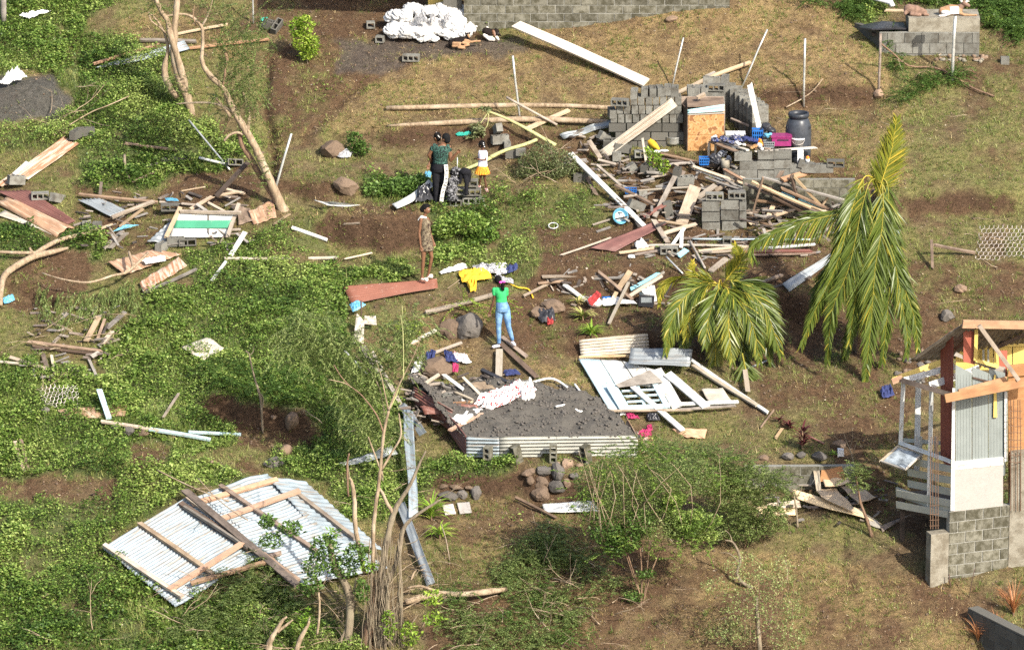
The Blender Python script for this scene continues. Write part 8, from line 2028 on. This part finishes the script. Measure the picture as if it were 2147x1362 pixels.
cloud('crown',C_([(1250,1010,.1,45,40,.4),(1300,990,.2,50,40,.45),(1350,1010,.2,45,40,.45),(1250,1060,0,35,30,.35),(1300,1050,0,50,35,.45),(1360,1060,0,40,30,.4),(1400,1000,.1,50,40,.4),(1450,1000,.1,50,40,.4),(1380,1100,-.1,60,30,.4),(1450,1100,0,50,30,.4)]),17000,.045,.025,'leaf_fern',t,tm=.4)
cloud('crown',C_([(1270,1110,-.2,36,34,.35),(1310,1130,-.2,34,30,.3),(1340,1100,-.2,34,30,.3),(1290,1150,-.2,26,20,.25),(1355,1205,-.1,20,10,.12),(1330,1250,0,20,12,.15)]),3600,.07,.035,'leaf_dark',t,tm=.5)
cloud('crown',C_([(1390 + random.uniform(0,110),1040 + random.uniform(0,90),random.uniform(-.3,.2),random.uniform(12,24),random.uniform(9,17),random.uniform(.12,.25)) for _ in range(22)]),4000,.06,.035,'leaf_weed',t,tm=.75)
cs = []
for cx,cy,rx,ry,n in [(1230,1000,45,50,30),(1300,960,60,24,40),(1380,950,50,20,36),(1240,1070,40,30,24),(1330,1150,70,24,30),(1460,1140,50,20,30),(1500,1000,40,40,30),(1350,1040,90,60,50)]:
 cs += [twigline(PY(cx + random.uniform(-rx,rx),cy + random.uniform(-ry,ry),y - random.uniform(0,.45)),(random.gauss(0,.8),random.gauss(-.3,.4),random.gauss(.5,.5)),random.uniform(.2,.5),5,.25) for _ in range(n)]
sprays('foliage',cs,'leaf_weed',t,.05,.02,.024,tm=.6)
for _ in range(16): x0 = random.uniform(1230,1490); limb(t,[(x0,random.uniform(1080,1150),-.3),(x0 + random.gauss(0,20),random.uniform(1010,1060),-.45),(x0 + random.gauss(0,30),random.uniform(940,990),-.4)],[.010,.008,.004],'bark_pale',y=y,name='twig',seg=4,sub=2)
b0 = P(1500,1150); y = b0.y
t = thing('shrub',b0,'feathery green thicket right of the many-stemmed shrub','shrub')
cs = []
for cx,cy,rx,ry,n in [(1360,940,40,18,60),(1420,955,50,25,90),(1480,960,50,25,90),(1540,980,45,28,80),(1590,1000,40,25,60),(1400,990,60,25,80),(1500,1010,60,30,90),(1560,1050,50,30,80),(1620,1050,40,35,70),(1520,1080,60,25,70),(1590,1100,45,20,50),(1640,1010,20,30,30)]:
 cs += spraylist(y,n,cx,cy,rx,ry,.5,(.15,.35),.3,0,.5)
sprays('crown',cs,'leaf_fern',t,.05,.014,.02,tm=.45)
cloud('crown',C_([(1490,1110,0,50,22,.4),(1560,1110,0,50,24,.4),(1530,1040,0,50,30,.4),(1620,1090,.1,30,30,.3),(1500,1010,0,60,34,.4),(1570,1010,.1,50,34,.4)]),8000,.05,.028,'leaf_fern',t,tm=.6)
for pts,r in [(((1520,1140),(1528,1105),(1520,1060)),[.018,.014,.01]),(((1560,1150),(1575,1110),(1600,1060)),[.018,.014,.01]),(((1632,1110),(1630,1060),(1626,1020)),[.02,.015,.01]),(((1625,1110),(1610,1080),(1600,1040)),[.01,.01,.008])]: limb(t,[tuple(p) for p in pts],[q*.7 for q in r],'bark_brown',y=y,name='stem',seg=6)
def deadtree(name,pts_r,label,mat='bark_grey',cat='dead tree',dy=0):
 p0 = pts_r[0][0][0]; b0 = P(p0[0],p0[1]); t = thing(name,b0,label,cat)
 for i,(p,r) in enumerate(pts_r): limb(t,[tuple(q) for q in p],r,mat,y=b0.y,name='trunk' if i == 0 else 'limb',seg=7)
 return t,b0.y
deadtree('dead_sapling',[(((551,908),(548,860),(545,830),(533,790),(526,760),(522,742),(515,735)),[.03,.028,.035,.022,.02,.018,.012]),(((523,745),(530,738),(532,728)),[.015,.012,.006]),(((549,860),(552,838),(548,825)),[.015,.015,.01])],'bare grey sapling standing over the dark hollow')
deadtree('broken_branch',[(((1578,1232),(1556,1220),(1545,1200),(1552,1175),(1545,1150),(1535,1135),(1520,1132)),[.045,.04,.035,.035,.03,.025,.012]),(((1535,1135),(1530,1120),(1520,1110)),[.014,.012,.006]),(((1552,1180),(1530,1160),(1510,1158)),[.014,.012,.006])],'crooked grey broken branch below the thicket')
deadtree('small_tree',[(((1828,1125),(1818,1090),(1805,1055),(1798,1020),(1793,985)),[.045,.04,.035,.025,.012])],'small leaning tree with a dark trunk in front of the plywood heap','bark_brown','tree')
t,y = deadtree('stump_tree',[(((1595,1400),(1592,1340),(1588,1290),(1586,1250)),[.055,.05,.045,.03])],'pale stump wrapped in leafy shoots at the bottom right of centre','bark_grey','tree')
cloud('crown',C_([(1560,1190,0,40,30,.3),(1600,1230,0,36,34,.3),(1560,1270,0,50,34,.3),(1640,1200,0,26,36,.25),(1620,1290,0,46,36,.3),(1500,1230,0,30,20,.25),(1540,1330,0,55,26,.3),(1650,1340,0,40,26,.3),(1660,1270,0,22,30,.2)]),3000,.055,.028,'leaf_fern',t,tm=.85)
for a in range(10): limb(t,[(1560 + a*12,1362),(1562 + a*11,1290),(1550 + a*13,1210)],[.009,.007,.003],'bark_brown',y=y,name='shoot',seg=4,sub=2)
b0 = P(1810,1010); y = b0.y - .9
t = thing('small_shrub',P(1800,1045),'feathery tuft of green leaves over the plywood heap','shrub'); sprays('crown',spraylist(P(1828,1125).y,70,1795,1000,26,28,.2,(.15,.3),.3,0,.4),'leaf_fern',t,.05,.018,.024,tm=.65)
deadtree('dead_shrub',[(((1790,975),(1785,950),(1775,925),(1768,905)),[.016,.014,.01,.005]),(((1785,950),(1760,925),(1748,912)),[.01,.008,.004]),(((1787,955),(1795,930),(1800,918)),[.008,.006,.003]),(((1782,940),(1788,915),(1786,900)),[.008,.006,.003])],'bare grey shrub by the house shadow',cat='dead shrub')
deadtree('stick_tree',[(((1672,1105),(1670,1075),(1665,1040),(1660,1022)),[.03,.025,.02,.012]),(((1667,1045),(1678,1030),(1682,1018)),[.012,.01,.006])],'small forked grey stump at the left end of the plywood heap',cat='stump')
# fallen log and stump in the foreground
t = thing('fallen_log',P(960,1245),'pale fallen log lying right of the fig tree','log'); lyl([(850,1262,.05),(890,1250,.1),(930,1245,.12),(975,1245,.15),(1020,1240,.15),(1062,1234,.12)],[.06,.075,.075,.06,.07,.05]); lyl([(855,1232,.25),(880,1228,.3),(915,1238,.25),(950,1248,.2)],[.02,.03,.03,.02],'bark_pale','limb'); lyl([(862,1215,.4),(868,1200,.5),(873,1195,.5)],[.02,.018,.01],'bark_pale','limb')
t,y = deadtree('split_stump',[(((560,1380),(566,1345),(580,1320),(592,1300),(602,1292)),[.09,.075,.055,.04,.02]),(((580,1325),(600,1310),(614,1298)),[.04,.035,.012]),(((615,1380),(630,1340),(645,1310),(650,1292)),[.07,.06,.04,.015])],'split pale stump at the bottom edge','bark_pale','stump')
# ferny brush heaps along the bottom
for k,(px,py,label,regs,mat_) in enumerate([
 (1010,1330,'tangle of feathery green brush in the bottom middle',[(960,1290,50,40,60),(1030,1310,60,35,60),(1100,1230,50,40,60),(1060,1200,40,40,50),(1150,1290,60,50,80),(1210,1260,40,40,50),(1000,1350,60,20,50),(1120,1345,60,20,50),(1230,1180,40,30,40),(1290,1230,40,24,20)],'leaf_fern'),
 (1130,1240,'darker broad-leaved weeds under the brush in the bottom middle',[(1140,1240,40,30,26),(1080,1290,50,30,26),(1200,1330,40,24,22),(950,1240,40,20,22)],'leaf_dark'),
 (1150,1180,'light feathery bush in front of the large shrub',[(1130,1150,45,35,70),(1180,1160,40,30,60),(1100,1180,40,30,50),(1160,1110,30,25,40)],'leaf_fern'),
 (520,1260,'dark feathery brush under the fallen bright roof',[(480,1230,50,40,60),(540,1240,50,40,60),(600,1260,50,40,60),(540,1180,40,30,50),(450,1300,60,40,60),(540,1320,60,35,60),(400,1330,50,30,40)],'leaf_fern'),
 (520,800,'feathery dark grass clump above the dark hollow',[(480,780,60,30,70),(560,800,60,30,70),(620,800,50,35,60)],'leaf_dark'),
 (1000,740,'sparse grassy shoots around the dark boulder',[(860,690,30,25,20),(980,640,30,15,15),(1060,640,25,20,18)],'leaf_lime'),
 (1950,180,'cut green branches strewn below the tank',[(1880,130,18,16,26),(1935,170,30,18,36),(1990,165,30,16,26),(1900,200,30,14,26),(1870,85,12,24,20),(2010,150,20,12,20)],'leaf_dark'),
 (1770,25,'overhanging green bushes along the top right edge',[(1790,15,25,20,60),(1850,-10,60,14,60),(1720,-5,60,14,50),(1960,-10,60,14,60),(2090,20,50,34,110),(2130,60,30,24,60),(2040,0,40,14,60)],'leaf_dark'),
 (2125,1050,'thin green sprays in front of the orange wall',[(2122,1040,20,40,26),(2125,980,14,24,14)],'leaf_fern')]):
 b0 = P(px,max(py,2)); t = thing('brush',b0,label,'brush'); cs = []
 for cx,cy,rx,ry,n in regs:
  for _ in range(int(n*1.7)):
   a = random.uniform(0,6.283); q = random.random()**.5; p = P(cx + rx*q*math.cos(a),cy + ry*q*math.sin(a),random.uniform(.02,.30)); cs.append(twigline(p,(random.gauss(0,.8),random.gauss(-.2,.5),random.gauss(.35,.35)),random.uniform(.18,.45),5,.4))
 sprays('foliage',cs,mat_,t,.055,.015,.024,tm=.5)
# bare twigs and branches lying about
mb = MB()
def twig(x,y,h,d,L,r,depth=2):
 ln = twigline(P(x,y,h),d,L,6,.1,.35); mb.tube(ln,[r*(1 - .7*i/6) for i in range(7)],4)
 if depth:
  for k in range(3): i = random.randint(2,5); dd = np.array(ln[i + 1]) - np.array(ln[i]); dd = dd/np.linalg.norm(dd) + rng.normal(0,.5,3); l2 = twigline(ln[i],dd,L*.5,4,.1,.3); mb.tube(l2,[r*.5,r*.4,r*.3,r*.2,r*.1],3)
for reg,n in [((880,1180,1300,1362),46),((430,1150,760,1362),40),((640,1180,960,1362),46),((100,1240,420,1362),12),((1400,1000,1680,1362),22),((80,180,300,300),8),((1600,100,2140,260),9),((60,640,260,800),20),((640,880,900,1060),14),((1090,1120,1250,1200),12),((1000,300,1240,400),12),((2000,440,2147,760),8),((380,1020,500,1150),5)]:
 for _ in range(n): twig(random.uniform(reg[0],reg[2]),random.uniform(reg[1],reg[3]),random.uniform(.02,.3),(random.gauss(0,1),random.gauss(0,.6),random.uniform(-.05,.5)),random.uniform(.35,1.1),random.uniform(.006,.014))
mb.build('fallen_twigs',M['bark_pale'],smooth=True,origin=V3((0,0,0)),label='bare pale twigs and broken branches strewn over the slope',kind='stuff')
for pts,r,m,lb in [([(330,985,.3),(380,1010,.4),(430,1032,.5),(480,1050,.5)],.014,'bark_pale','long thin branch reaching over the top of the fallen bright roof'),([(415,1002,.3),(450,1040,.45),(490,1072,.5),(520,1090,.5)],.013,'bark_pale','second thin branch over the fallen bright roof'),([(1845,90,.9),(1870,110,.6),(1905,138,.1),(1960,142,.05),(2000,160,.05),(2040,185,.05),(2085,202,.05)],.02,'bark_brown','long thin branch lying from the tank down to the right'),
  ([(1648,225,.05),(1680,208,.1),(1705,190,.2),(1725,165,.35)],.016,'bark_pale','pale curved branch behind the barrel'),([(270,202,.2),(225,222,.25),(198,232,.25),(165,250,.15),(110,285,.1)],.013,'bark_pale','forked thin branch in the weeds at upper left'),([(261,325,.3),(262,345,.2),(270,375,.05)],.035,'bark_grey','short curved grey stick standing in the weeds at upper left'),([(925,1098,.4),(935,1130,.3),(943,1175,.02)],.012,'wood_tan','thin tan stick right of the drooping leaves')]:
 lying('branch',pts,r,m,lb,cat='branch',seg=6)
